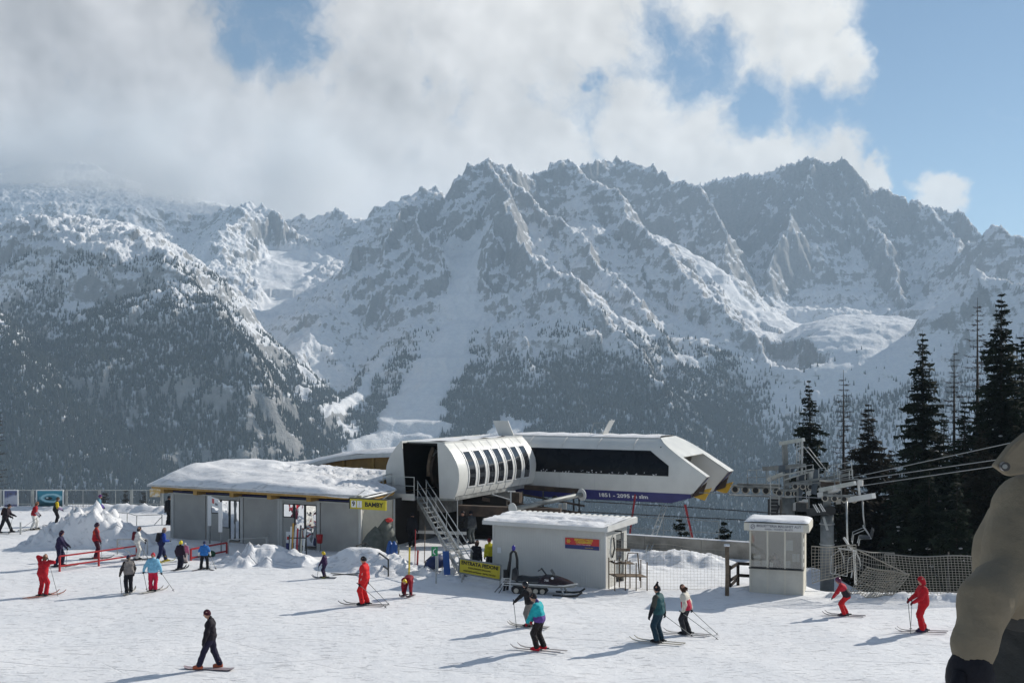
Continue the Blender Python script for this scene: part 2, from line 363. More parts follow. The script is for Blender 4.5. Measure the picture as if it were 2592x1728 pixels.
# ---------------------------------------------------------------- far forest: one mass of small spruces on the slopes
def make_forest():
    me, uu, yy, H, gm = MT
    rng = np.random.default_rng(5)
    N = 560000
    u = rng.uniform(-0.52, 0.52, N); Y = np.sqrt(rng.uniform(1000**2, 3900**2, N))
    X = u*Y
    ju = np.clip(np.searchsorted(uu, u)-1, 0, len(uu)-2); jy = np.clip(np.searchsorted(yy, Y)-1, 0, len(yy)-2)
    fu = (u-uu[ju])/(uu[ju+1]-uu[ju]); fy = (Y-yy[jy])/(yy[jy+1]-yy[jy])
    z = (H[jy, ju]*(1-fu)+H[jy, ju+1]*fu)*(1-fy)+(H[jy+1, ju]*(1-fu)+H[jy+1, ju+1]*fu)*fy
    g = gm[jy, ju]
    dzy = (H[jy+1, ju]-H[jy, ju])/(yy[jy+1]-yy[jy]); dzx = (H[jy, ju+1]-H[jy, ju])/((uu[ju+1]-uu[ju])*Y)
    sl = np.hypot(dzx, dzy)
    line = 300-330*sst(Y, 2600, 3400)+fbm(X/300, Y/300, 4, 401)*70
    low = sst(z, line+20, line-400)
    patch = fbm(X/85, Y/85, 4, 402)*0.75+fbm(X/26, Y/26, 2, 403)*0.35
    thr = 0.66-1.25*low-(0.30+0.75*sst(z, 200, -60))*sst(-X/Y, 0.20, 0.28)*sst(-Y, -2900, -2500)
    thr = thr+0.55*sst(X/Y, -0.27, -0.22)*sst(-X/Y, 0.10, 0.15)*sst(Y, 2250, 2450)
    acc = (patch > thr+rng.normal(0, 0.30, N)) & (g < 0.25) & (z < line+40) & (sl < 2.4)
    right = sst(X/Y, 0.19, 0.25)*sst(Y, 2450, 2700)
    acc &= rng.random(N) > 0.985*right
    shade = sst(X/Y, 0.22, 0.29)*(1-right)
    acc &= rng.random(N) > 0.86*shade
    # keep what the photograph's viewpoint region can see: thin the flat valley bottom
    acc |= (rng.random(N) < 0.8*sst(z, -120, -240)) & (g < 0.25)
    # the far sides of the ridges, well out of sight, carry none
    el = (H-CAMZ)/yy[:, None]; hor = np.maximum.accumulate(el, 0)
    acc &= ((z+30-CAMZ)/Y > hor[np.maximum(jy-1, 0), ju])
    X, Y, z = X[acc], Y[acc], z[acc]
    print('forest trees', len(X))
    n = len(X)
    hgt = rng.uniform(9, 19, n)*(0.75+0.25*sst(z, 250, -100)); rad = hgt*rng.uniform(0.13, 0.2, n)
    k = 4
    ang = np.arange(k)*2*math.pi/k+rng.uniform(0, 6.28, n)[:, None]
    # a waisted cone: skirt ring, waist ring, tip
    rings = []
    for (rr, hh) in ((1.0, 0.06), (0.52, 0.52)):
        rings.append(np.stack([X[:, None]+np.cos(ang)*rad[:, None]*rr*rng.uniform(0.75, 1.2, (n, k)), Y[:, None]+np.sin(ang)*rad[:, None]*rr*rng.uniform(0.75, 1.2, (n, k)), np.repeat((z+hgt*hh-1.0)[:, None], k, 1)], -1))
    tip = np.stack([X, Y, z+hgt-1], -1)[:, None, :]
    V = np.concatenate([rings[0], rings[1], tip], 1).reshape(-1, 3); nv = 2*k+1
    F = []
    for i in range(k):
        j = (i+1) % k
        F += [(i, j, k+j), (i, k+j, k+i), (k+i, k+j, 2*k)]
    F = np.array(F)[None]+(np.arange(n)*nv)[:, None, None]
    me = mesh_from_np('forest', V, F.reshape(-1, 3), smooth=False)
    m = bpy.data.materials.new('far_spruce'); m.use_nodes = True
    T = NT(m.node_tree); bs = T.n['Principled BSDF']
    pos = T.node('ShaderNodeNewGeometry').outputs['Position']
    nn = T.noise(pos, 0.11, 3.0, 0.6)
    n3 = T.noise(pos, 0.008, 3.0, 0.6)
    c = T.mix(T.ramp(nn, 0.35, 0.65), (0.011, 0.016, 0.012, 1), (0.032, 0.036, 0.027, 1))
    frost = T.math('MULTIPLY', T.ramp(nn, 0.52, 0.72), T.ramp(T.math('ADD', T.math('MULTIPLY', T.xyz(pos)[2], 0.0012), n3), 0.55, 0.95))
    c = T.mix(frost, c, (0.5, 0.52, 0.55, 1))
    T.put(bs.inputs['Base Color'], c); bs.inputs['Roughness'].default_value = 0.9; bs.inputs['Specular IOR Level'].default_value = 0.1
    link('forest', me, m, kind='stuff', label='dark spruce forest spread over the lower mountain slopes', category='forest')
make_forest()
# ---------------------------------------------------------------- mesh builder
class MB:
    def __init__(s): s.v = []; s.f = []; s.mi = []
    def add(s, vs, fs, mi=0):
        b = len(s.v); s.v += [tuple(p) for p in vs]; s.f += [tuple(i+b for i in f) for f in fs]; s.mi += [mi]*len(fs); return s
    def box(s, o, ax, ay, az, mi=0):
        """box from corner o along three edge vectors"""
        o, ax, ay, az = (Vector(q) for q in (o, ax, ay, az))
        P = [o, o+ax, o+ax+ay, o+ay]; P += [p+az for p in P]
        F = [(0, 3, 2, 1), (4, 5, 6, 7), (0, 1, 5, 4), (1, 2, 6, 5), (2, 3, 7, 6), (3, 0, 4, 7)]
        if ax.cross(ay).dot(az) < 0: F = [f[::-1] for f in F]
        return s.add(P, F, mi)
    def cbox(s, c, sx, sy, sz, X=(1, 0, 0), Y=(0, 1, 0), Z=(0, 0, 1), mi=0):
        X, Y, Z, c = Vector(X), Vector(Y), Vector(Z), Vector(c)
        return s.box(c-X*sx/2-Y*sy/2-Z*sz/2, X*sx, Y*sy, Z*sz, mi)
    def bar(s, a, b, w, h=None, up=(0, 0, 1), mi=0):
        """square bar from a to b"""
        a, b = Vector(a), Vector(b); h = h or w; d = (b-a).normalized(); up = Vector(up)
        if abs(d.dot(up)) > 0.98: up = Vector((0, 1, 0)) if abs(d.y) < 0.9 else Vector((1, 0, 0))
        x = d.cross(up).normalized(); y = x.cross(d).normalized()
        return s.box(a-x*w/2-y*h/2, x*w, b-a, y*h, mi)
    def tube(s, path, r, n=8, r1=None, cap=True, mi=0):
        P = [Vector(p) for p in path]; m = len(P); vs = []; fs = []
        rs = r if isinstance(r, (list, tuple)) else [r+((r1 if r1 is not None else r)-r)*i/max(m-1, 1) for i in range(m)]
        px = None
        for i, p in enumerate(P):
            d = (P[min(i+1, m-1)]-P[max(i-1, 0)]).normalized()
            if px is None:
                px = d.cross(Vector((0, 0, 1)));
                if px.length < 0.05: px = d.cross(Vector((0, 1, 0)))
            px = (px-d*px.dot(d)).normalized(); py = d.cross(px)
            for k in range(n):
                a = 2*math.pi*k/n; vs.append(p+(px*math.cos(a)+py*math.sin(a))*rs[i])
        for i in range(m-1):
            for k in range(n):
                j = (k+1) % n; fs.append((i*n+k, i*n+j, (i+1)*n+j, (i+1)*n+k))
        if cap: fs.append(tuple(range(n-1, -1, -1))); fs.append(tuple((m-1)*n+k for k in range(n)))
        return s.add(vs, fs, mi)
    def prism(s, poly, ext, mi=0):
        """planar polygon (3-D points) extruded along a vector"""
        P = [Vector(p) for p in poly]; e = Vector(ext); n = len(P)
        nm = Vector((0, 0, 0))
        for i in range(n): nm += P[i].cross(P[(i+1) % n])
        if nm.dot(e) > 0: P = P[::-1]
        fs = [tuple(range(n)), tuple(range(2*n-1, n-1, -1))]
        for i in range(n):
            j = (i+1) % n; fs.append((j, i, n+i, n+j))
        return s.add(P+[p+e for p in P], fs, mi)
    def quad(s, a, b, c, d, mi=0): return s.add([a, b, c, d], [(0, 1, 2, 3)], mi)
    def grid(s, rows, mi=0, flip=False):
        """rows of 3-D points"""
        nr, nc = len(rows), len(rows[0]); vs = [p for r in rows for p in r]; fs = []
        for i in range(nr-1):
            for j in range(nc-1):
                q = (i*nc+j, i*nc+j+1, (i+1)*nc+j+1, (i+1)*nc+j); fs.append(q[::-1] if flip else q)
        return s.add(vs, fs, mi)
    def ball(s, c, rx, ry=None, rz=None, nu=12, nv=8, mi=0, X=(1, 0, 0), Y=(0, 1, 0), Z=(0, 0, 1)):
        ry = ry or rx; rz = rz or rx; c, X, Y, Z = Vector(c), Vector(X), Vector(Y), Vector(Z)
        vs = [c-Z*rz]; fs = []
        for i in range(1, nv):
            ph = -math.pi/2+math.pi*i/nv
            for k in range(nu):
                a = 2*math.pi*k/nu; vs.append(c+X*rx*math.cos(ph)*math.cos(a)+Y*ry*math.cos(ph)*math.sin(a)+Z*rz*math.sin(ph))
        vs.append(c+Z*rz); top = len(vs)-1
        for k in range(nu):
            j = (k+1) % nu; fs.append((0, 1+j, 1+k)); fs.append((top, 1+(nv-2)*nu+k, 1+(nv-2)*nu+j))
            for i in range(nv-2): fs.append((1+i*nu+k, 1+i*nu+j, 1+(i+1)*nu+j, 1+(i+1)*nu+k))
        return s.add(vs, fs, mi)
    def disc(s, c, axis, r, th, n=20, mi=0):
        c = Vector(c); a = Vector(axis).normalized()
        return s.tube([c-a*th/2, c+a*th/2], r, n, mi=mi)
    def build(s, name, m, parent=None, smooth=False, bevel=0.0):
        off = root_loc(parent)
        me = bpy.data.meshes.new(name); me.from_pydata([tuple(Vector(p)-off) for p in s.v], [], s.f)
        for q in (m if isinstance(m, (list, tuple)) else [m]): me.materials.append(q)
        if any(s.mi): me.polygons.foreach_set('material_index', s.mi)
        if smooth: me.polygons.foreach_set('use_smooth', [True]*len(s.f))
        me.update()
        o = bpy.data.objects.new(name, me); COL.objects.link(o)
        if parent is not None: o.parent = parent
        if bevel > 0:
            b = o.modifiers.new('bevel', 'BEVEL'); b.width = bevel; b.segments = 2; b.limit_method = 'ANGLE'
        return o
def root_loc(o):
    v = Vector((0, 0, 0))
    while o is not None: v += o.location; o = o.parent
    return v
def thing(name, label, cat, loc, group=None):
    o = bpy.data.objects.new(name, None); COL.objects.link(o); o.location = loc; o.empty_display_size = 0.3
    o['label'] = label; o['category'] = cat
    if group: o['group'] = group
    return o
def tag(o, label, cat, group=None):
    """a thing that is one mesh: move its origin to its base"""
    o['label'] = label; o['category'] = cat
    if group: o['group'] = group
    return o
def text(s, o, X, Y, size, m, name='lettering', parent=None, bold=0.0, squeeze=1.0, align='CENTER', depth=0.004):
    """flat lettering: s written along X, upright along Y, origin o"""
    cu = bpy.data.curves.new('txt', 'FONT'); cu.body = s; cu.size = size; cu.align_x = align; cu.align_y = 'CENTER'; cu.offset = bold; cu.resolution_u = 2
    cu.extrude = depth
    t = bpy.data.objects.new('txt', cu); COL.objects.link(t)
    dg = bpy.context.evaluated_depsgraph_get()
    me = bpy.data.meshes.new_from_object(t.evaluated_get(dg)); bpy.data.objects.remove(t)
    X, Y = Vector(X).normalized(), Vector(Y).normalized(); Z = X.cross(Y); o = Vector(o)-root_loc(parent)
    M = Matrix(((X.x*squeeze, Y.x, Z.x, o.x), (X.y*squeeze, Y.y, Z.y, o.y), (X.z*squeeze, Y.z, Z.z, o.z), (0, 0, 0, 1)))
    me.transform(M); me.materials.clear(); me.materials.append(m)
    ob = bpy.data.objects.new(name, me); COL.objects.link(ob)
    if parent is not None: ob.parent = parent
    return ob

# ---------------------------------------------------------------- the place's own axes: every building stands square to these
U = Vector((0.892, -0.452, 0)); W = Vector((0.452, 0.892, 0)); ZUP = Vector((0, 0, 1))
def ray(px, py, Y): return Vector(PW(px, py, Y))
def gd(py): return CAMZ*FPX/(py-HY)                 # metres away of a ground point seen at that row
def on_u(o, px):
    """distance s along U from o (Vector) at which the line o + s*U is seen at column px"""
    k = (px-CX)/FPX; return (k*o.y-o.x)/(U.x-k*U.y)

# ---------------------------------------------------------------- near ground
PILES = [  # x, y, rx, ry, angle, height, lump
    (-22.9, 57.9, 2.5, 2.0, 0.0, 1.55, 0.30), (-20.9, 57.4, 2.2, 1.5, 0.0, 1.15, 0.12), (-24.3, 57.0, 1.8, 1.3, 0.2, 0.6, 0.3),
    (-11.7, 51.9, 2.4, 1.5, 0.0, 0.72, 0.22), (-13.1, 51.0, 1.5, 1.0, 0.0, 0.3, 0.25), (-6.9, 50.6, 2.4, 1.4, -0.3, 0.95, 0.03), (-5.0, 49.4, 1.6, 1.0, 0, 0.30, 0.05),
    (-17.8, 56.5, 1.3, 0.8, 0.0, 0.40, 0.2), (-1.6, 46.9, 2.2, 0.9, -0.4, 0.18, 0.05), (-26.0, 73.6, 4.5, 0.8, 0, 0.55, 0.12), (-21.5, 73.0, 2.0, 1.0, 0, 0.7, 0.1), (-33, 74.2, 6, 0.6, 0, 0.3, 0.1),
    (8.3, 51.8, 3.2, 1.5, -0.45, 0.55, 0.12), (5.6, 50.0, 1.6, 1.0, 0, 0.35, 0.1), (15.0, 43.0, 1.6, 0.5, -0.1, 0.22, 0.14), (17.4, 42.6, 1.6, 0.5, 0, 0.30, 0.16), (19.6, 42.4, 1.5, 0.5, 0, 0.25, 0.15), (13.2, 43.3, 0.9, 0.4, 0, 0.12, 0.1),
    (4.6, 44.7, 1.2, 0.5, 0, 0.12, 0.1), (-3.5, 48.6, 1.6, 0.7, 0, 0.22, 0.22), (9.0, 44.6, 0.9, 0.5, 0, 0.2, 0.15),
]
def ground_z(X, Y):
    X = np.asarray(X, np.float32); Y = np.asarray(Y, np.float32)
    t = np.clip((28-Y)/26, 0, 1)
    z = 6.62*(t*0.55+0.45*t*t*(3-2*t))+0.12*np.maximum(-Y, 0)
    z = z+fbm(X/9, Y/9, 3, 501)*0.10*sst(Y, 20, 34)+fbm(X/1.7, Y/2.3, 3, 502)*0.012
    # drop behind the plateau
    back = np.where(X < 3, np.where(X < -2, 77.5, 77.5-(X+2)*2.6), np.maximum(57.6-(X-3)*0.507, 52.5))
    z = z-0.75*np.maximum(Y-back, 0)
    # lower bench under the lift pylons
    right = sst(X, 12.0, 13.4)
    bench = -0.19*np.clip(Y-44.2, 0, 14.3)-0.5*np.maximum(Y-67, 0)-sst(X, 18.5, 26)*0.35*np.clip(Y-44.5, 0, 60)-0.18*np.maximum(X-25, 0)*(Y > 44)
    bench = bench+fbm(X/3, Y/3, 3, 509)*0.06*sst(Y, 42, 46)
    z = np.where(Y > 40, z*(1-right)+np.minimum(bench, z+9)*right, z)
    z = np.where(X < -45, z-0.25*(-45-X), z)
    for (cx, cy, rx, ry, an, h, lump) in PILES:
        m = (np.abs(X-cx) < rx*2.2) & (np.abs(Y-cy) < max(rx, ry)*2.2)
        if not m.any(): continue
        x = X[m]-cx; y = Y[m]-cy
        xr = x*math.cos(an)+y*math.sin(an); yr = -x*math.sin(an)+y*math.cos(an)
        wob = fbm(X[m]/1.1+cx, Y[m]/1.1, 3, 511)*0.22
        q = np.sqrt((xr/rx)**2+(yr/ry)**2)+wob
        e = sst(q, 1.15, 0.12)
        l = (ridged(X[m]/0.95, Y[m]/0.95, 2, 521)-0.62)*1.5+fbm(X[m]/0.45, Y[m]/0.45, 3, 522)*0.55
        z[m] = np.maximum(z[m], z[m]+h*e+lump*l*np.clip(e*(1.6-e)*1.6, 0, 1))
    # trodden strip in front of the buildings
    tr = sst(np.abs(Y-(49.5-0.5*(X+4))), 3.2, 1.0)*sst(X, -8, -5)*sst(X, 1.5, -0.5)
    z = z+tr*(fbm(X/0.5, Y/0.5, 4, 531)*0.10)
    return z
def gz(x, y): return float(ground_z(np.array([x]), np.array([y]))[0])
def gpt(px, py, dz=0.0):
    """ground point seen at pixel (px, py)"""
    Y = gd(py); x = (px-CX)/FPX*Y; z = gz(x, Y)
    Y = (CAMZ-z)*FPX/(py-HY); x = (px-CX)/FPX*Y
    return Vector((x, Y, gz(x, Y)+dz))

def snow_material():
    m = bpy.data.materials.new('piste_snow'); m.use_nodes = True
    T = NT(m.node_tree); bs = T.n['Principled BSDF']
    pos = T.node('ShaderNodeNewGeometry').outputs['Position']
    p = T.xyz(pos)
    # ski traces: short scratches lying across the view
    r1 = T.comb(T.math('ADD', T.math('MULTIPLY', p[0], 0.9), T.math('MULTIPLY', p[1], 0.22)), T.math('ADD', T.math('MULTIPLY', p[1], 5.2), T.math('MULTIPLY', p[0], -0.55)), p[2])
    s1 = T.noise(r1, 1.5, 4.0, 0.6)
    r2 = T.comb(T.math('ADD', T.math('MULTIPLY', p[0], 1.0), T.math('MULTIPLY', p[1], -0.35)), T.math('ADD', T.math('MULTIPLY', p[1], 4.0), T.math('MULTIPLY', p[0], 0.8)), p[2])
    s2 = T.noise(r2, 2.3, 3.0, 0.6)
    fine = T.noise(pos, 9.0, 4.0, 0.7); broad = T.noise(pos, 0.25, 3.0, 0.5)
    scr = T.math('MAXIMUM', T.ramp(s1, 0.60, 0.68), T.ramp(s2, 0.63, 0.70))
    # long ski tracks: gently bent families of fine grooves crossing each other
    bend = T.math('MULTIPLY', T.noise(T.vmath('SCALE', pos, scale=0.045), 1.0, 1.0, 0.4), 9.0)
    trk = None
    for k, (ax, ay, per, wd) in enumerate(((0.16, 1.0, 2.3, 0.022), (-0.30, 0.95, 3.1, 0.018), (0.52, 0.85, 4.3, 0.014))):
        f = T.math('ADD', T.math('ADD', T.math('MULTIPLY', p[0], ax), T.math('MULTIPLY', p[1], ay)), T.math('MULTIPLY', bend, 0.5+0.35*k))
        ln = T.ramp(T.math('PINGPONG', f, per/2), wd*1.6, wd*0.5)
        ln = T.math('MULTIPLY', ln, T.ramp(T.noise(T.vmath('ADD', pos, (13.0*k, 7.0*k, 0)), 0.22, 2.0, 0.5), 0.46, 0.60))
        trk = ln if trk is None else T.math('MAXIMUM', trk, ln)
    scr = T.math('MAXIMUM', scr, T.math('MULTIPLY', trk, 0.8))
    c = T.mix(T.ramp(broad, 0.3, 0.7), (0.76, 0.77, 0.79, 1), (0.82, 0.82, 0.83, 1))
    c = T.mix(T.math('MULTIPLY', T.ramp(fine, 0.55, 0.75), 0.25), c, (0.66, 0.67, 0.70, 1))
    c = T.mix(T.math('MULTIPLY', scr, 0.55), c, (0.58, 0.585, 0.61, 1))  # greyer packed snow in the scratches, with groove shade painted into the colour
    T.put(bs.inputs['Base Color'], c)
    bs.inputs['Roughness'].default_value = 0.75; bs.inputs['Specular IOR Level'].default_value = 0.25
    h = T.math('ADD', T.math('MULTIPLY', scr, -0.055), T.math('MULTIPLY', fine, 0.018))
    h = T.math('ADD', h, T.math('MULTIPLY', T.noise(pos, 2.2, 3.0, 0.55), 0.05))
    T.put(bs.inputs['Normal'], T.bump(h, 0.75, 1.0))
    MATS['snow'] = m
    return m
def make_ground():
    xs = np.concatenate([np.linspace(-140, -32, 60, endpoint=False), np.linspace(-32, 24, 400), np.linspace(24, 140, 60)[1:]])
    ys = np.concatenate([np.linspace(-60, 28, 60, endpoint=False), np.linspace(28, 62, 290, endpoint=False), np.linspace(62, 80, 90, endpoint=False), np.linspace(80, 170, 30)])
    X, Y = np.meshgrid(xs, ys)
    Z = ground_z(X, Y)
    me = mesh_from_np('ground', np.stack([X, Y, Z], -1).reshape(-1, 3), grid_faces(len(ys), len(xs)))
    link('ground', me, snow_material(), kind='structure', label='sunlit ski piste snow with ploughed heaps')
make_ground()
# ================================================================ materials for things
def M(k):
    D = {
        'white_panel': dict(col=(0.68, 0.675, 0.635), rough=0.38, var=0.06, vscale=0.8),
        'cap_panel': dict(col=(0.56, 0.56, 0.54), rough=0.45, var=0.05, vscale=1.2),
        'blue_stripe': dict(col=(0.035, 0.035, 0.16), rough=0.4, var=0.1),
        'dark_glass': dict(col=(0.006, 0.007, 0.010), rough=0.28, spec=0.12, var=0.2, vscale=1.0),
        'window_glass': dict(col=(0.02, 0.022, 0.025), rough=0.05, spec=0.8),
        'mirror_glass': dict(col=(0.80, 0.82, 0.84), rough=0.03, metal=1.0),
        'dark': dict(col=(0.012, 0.011, 0.010), rough=0.8, var=0.3),
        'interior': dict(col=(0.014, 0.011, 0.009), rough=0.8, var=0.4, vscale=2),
        'concrete': dict(col=(0.16, 0.155, 0.145), rough=0.9, var=0.35, vscale=1.6, bump=0.4, bscale=12),
        'concrete_pale': dict(col=(0.27, 0.25, 0.215), rough=0.9, var=0.3, vscale=1.1, bump=0.4, bscale=10),
        'rust_steel': dict(col=(0.060, 0.040, 0.028), rough=0.75, var=0.5, vscale=1.5, bump=0.2, bscale=15),
        'galv': dict(col=(0.40, 0.41, 0.40), rough=0.42, metal=0.65, var=0.2, vscale=3),
        'steel_grey': dict(col=(0.20, 0.21, 0.205), rough=0.55, metal=0.3, var=0.25, vscale=2),
        'steel_dark': dict(col=(0.035, 0.037, 0.037), rough=0.6, var=0.3),
        'steel_blue': dict(col=(0.075, 0.095, 0.115), rough=0.5, var=0.2),
        'wood_yellow': dict(col=(0.43, 0.25, 0.065), rough=0.6, var=0.2, vscale=2.5),
        'wood_gable': dict(col=(0.34, 0.19, 0.055), rough=0.6, var=0.18, vscale=2.0),
        'wood_dark': dict(col=(0.030, 0.020, 0.014), rough=0.8, var=0.4),
        'wood_post': dict(col=(0.17, 0.125, 0.085), rough=0.85, var=0.35, vscale=5),
        'panel_grey': dict(col=(0.335, 0.33, 0.31), rough=0.6, var=0.10, vscale=0.9, bump=0.1, bscale=4),
        'post_grey': dict(col=(0.42, 0.42, 0.40), rough=0.5, var=0.05),
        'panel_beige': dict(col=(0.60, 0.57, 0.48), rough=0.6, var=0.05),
        'hut_white': dict(col=(0.58, 0.58, 0.56), rough=0.5, var=0.05, vscale=1.5),
        'booth_cream': dict(col=(0.55, 0.53, 0.46), rough=0.55, var=0.08, vscale=1.5),
        'metal_edge': dict(col=(0.62, 0.63, 0.63), rough=0.4, var=0.08),
        'sign_yellow': dict(col=(0.52, 0.43, 0.018), rough=0.45, var=0.06),
        'sign_white': dict(col=(0.78, 0.78, 0.77), rough=0.45),
        'sign_red': dict(col=(0.55, 0.035, 0.03), rough=0.45),
        'sign_navy': dict(col=(0.035, 0.04, 0.16), rough=0.45),
        'sign_green': dict(col=(0.02, 0.27, 0.10), rough=0.45),
        'ink': dict(col=(0.01, 0.01, 0.012), rough=0.6),
        'ink_yellow': dict(col=(0.75, 0.55, 0.05), rough=0.5),
        'ink_white': dict(col=(0.80, 0.80, 0.80), rough=0.5),
        'ink_grey': dict(col=(0.16, 0.16, 0.18), rough=0.5),
        'red_paint': dict(col=(0.38, 0.022, 0.025), rough=0.4, var=0.1),
        'yellow_fin': dict(col=(0.62, 0.36, 0.02), rough=0.45, var=0.08),
        'blue_plastic': dict(col=(0.02, 0.085, 0.30), rough=0.4, var=0.1),
        'tarp': dict(col=(0.085, 0.095, 0.085), rough=0.7, var=0.3, vscale=3, bump=0.4, bscale=8),
        'rubber': dict(col=(0.02, 0.02, 0.02), rough=0.7),
        'wheel_rim': dict(col=(0.45, 0.41, 0.34), rough=0.6, var=0.2),
        'cable': dict(col=(0.05, 0.05, 0.05), rough=0.5, metal=0.3),
        'rope_light': dict(col=(0.30, 0.31, 0.31), rough=0.5, metal=0.4),
        'net_grey': dict(col=(0.23, 0.225, 0.20), rough=0.8),
        'net_tan': dict(col=(0.36, 0.33, 0.27), rough=0.8),
        'black_plastic': dict(col=(0.012, 0.012, 0.013), rough=0.3, spec=0.5),
        'paper': dict(col=(0.72, 0.73, 0.74), rough=0.8),
    }
    return mat(k, **D[k])
def snowm(): return MATS['snow']
def clear_glass():
    if 'clear_glass' in MATS: return MATS['clear_glass']
    m = bpy.data.materials.new('clear_glass'); m.use_nodes = True; T = NT(m.node_tree); T.n.clear()
    out = T.node('ShaderNodeOutputMaterial'); tr = T.node('ShaderNodeBsdfTransparent'); gl = T.node('ShaderNodeBsdfGlossy'); mx = T.node('ShaderNodeMixShader')
    tr.inputs[0].default_value = (0.78, 0.80, 0.78, 1); gl.inputs['Roughness'].default_value = 0.04
    fr = T.node('ShaderNodeFresnel'); fr.inputs[0].default_value = 1.5
    T.put(mx.inputs[0], T.math('ADD', fr.outputs[0], 0.12)); T.l.new(tr.outputs[0], mx.inputs[1]); T.l.new(gl.outputs[0], mx.inputs[2]); T.l.new(mx.outputs[0], out.inputs[0])
    MATS['clear_glass'] = m; return m
def corrugated(name, col, pitch, along):
    """painted profiled sheet: fine upright ribs as relief"""
    if name in MATS: return MATS[name]
    m = bpy.data.materials.new(name); m.use_nodes = True; T = NT(m.node_tree); bs = T.n['Principled BSDF']
    pos = T.node('ShaderNodeNewGeometry').outputs['Position']
    c = T.vmath('DOT_PRODUCT', pos, tuple(along))
    w = T.math('SINE', T.math('MULTIPLY', c, 2*math.pi/pitch))
    n = T.noise(pos, 1.3, 4.0, 0.6)
    T.put(bs.inputs['Base Color'], T.mix(T.ramp(n, 0.3, 0.7), tuple(x*0.94 for x in col)+(1,), tuple(col)+(1,)))
    bs.inputs['Roughness'].default_value = 0.5
    T.put(bs.inputs['Normal'], T.bump(T.ramp(w, -0.2, 0.5), 0.5, 0.012))
    MATS[name] = m; return m

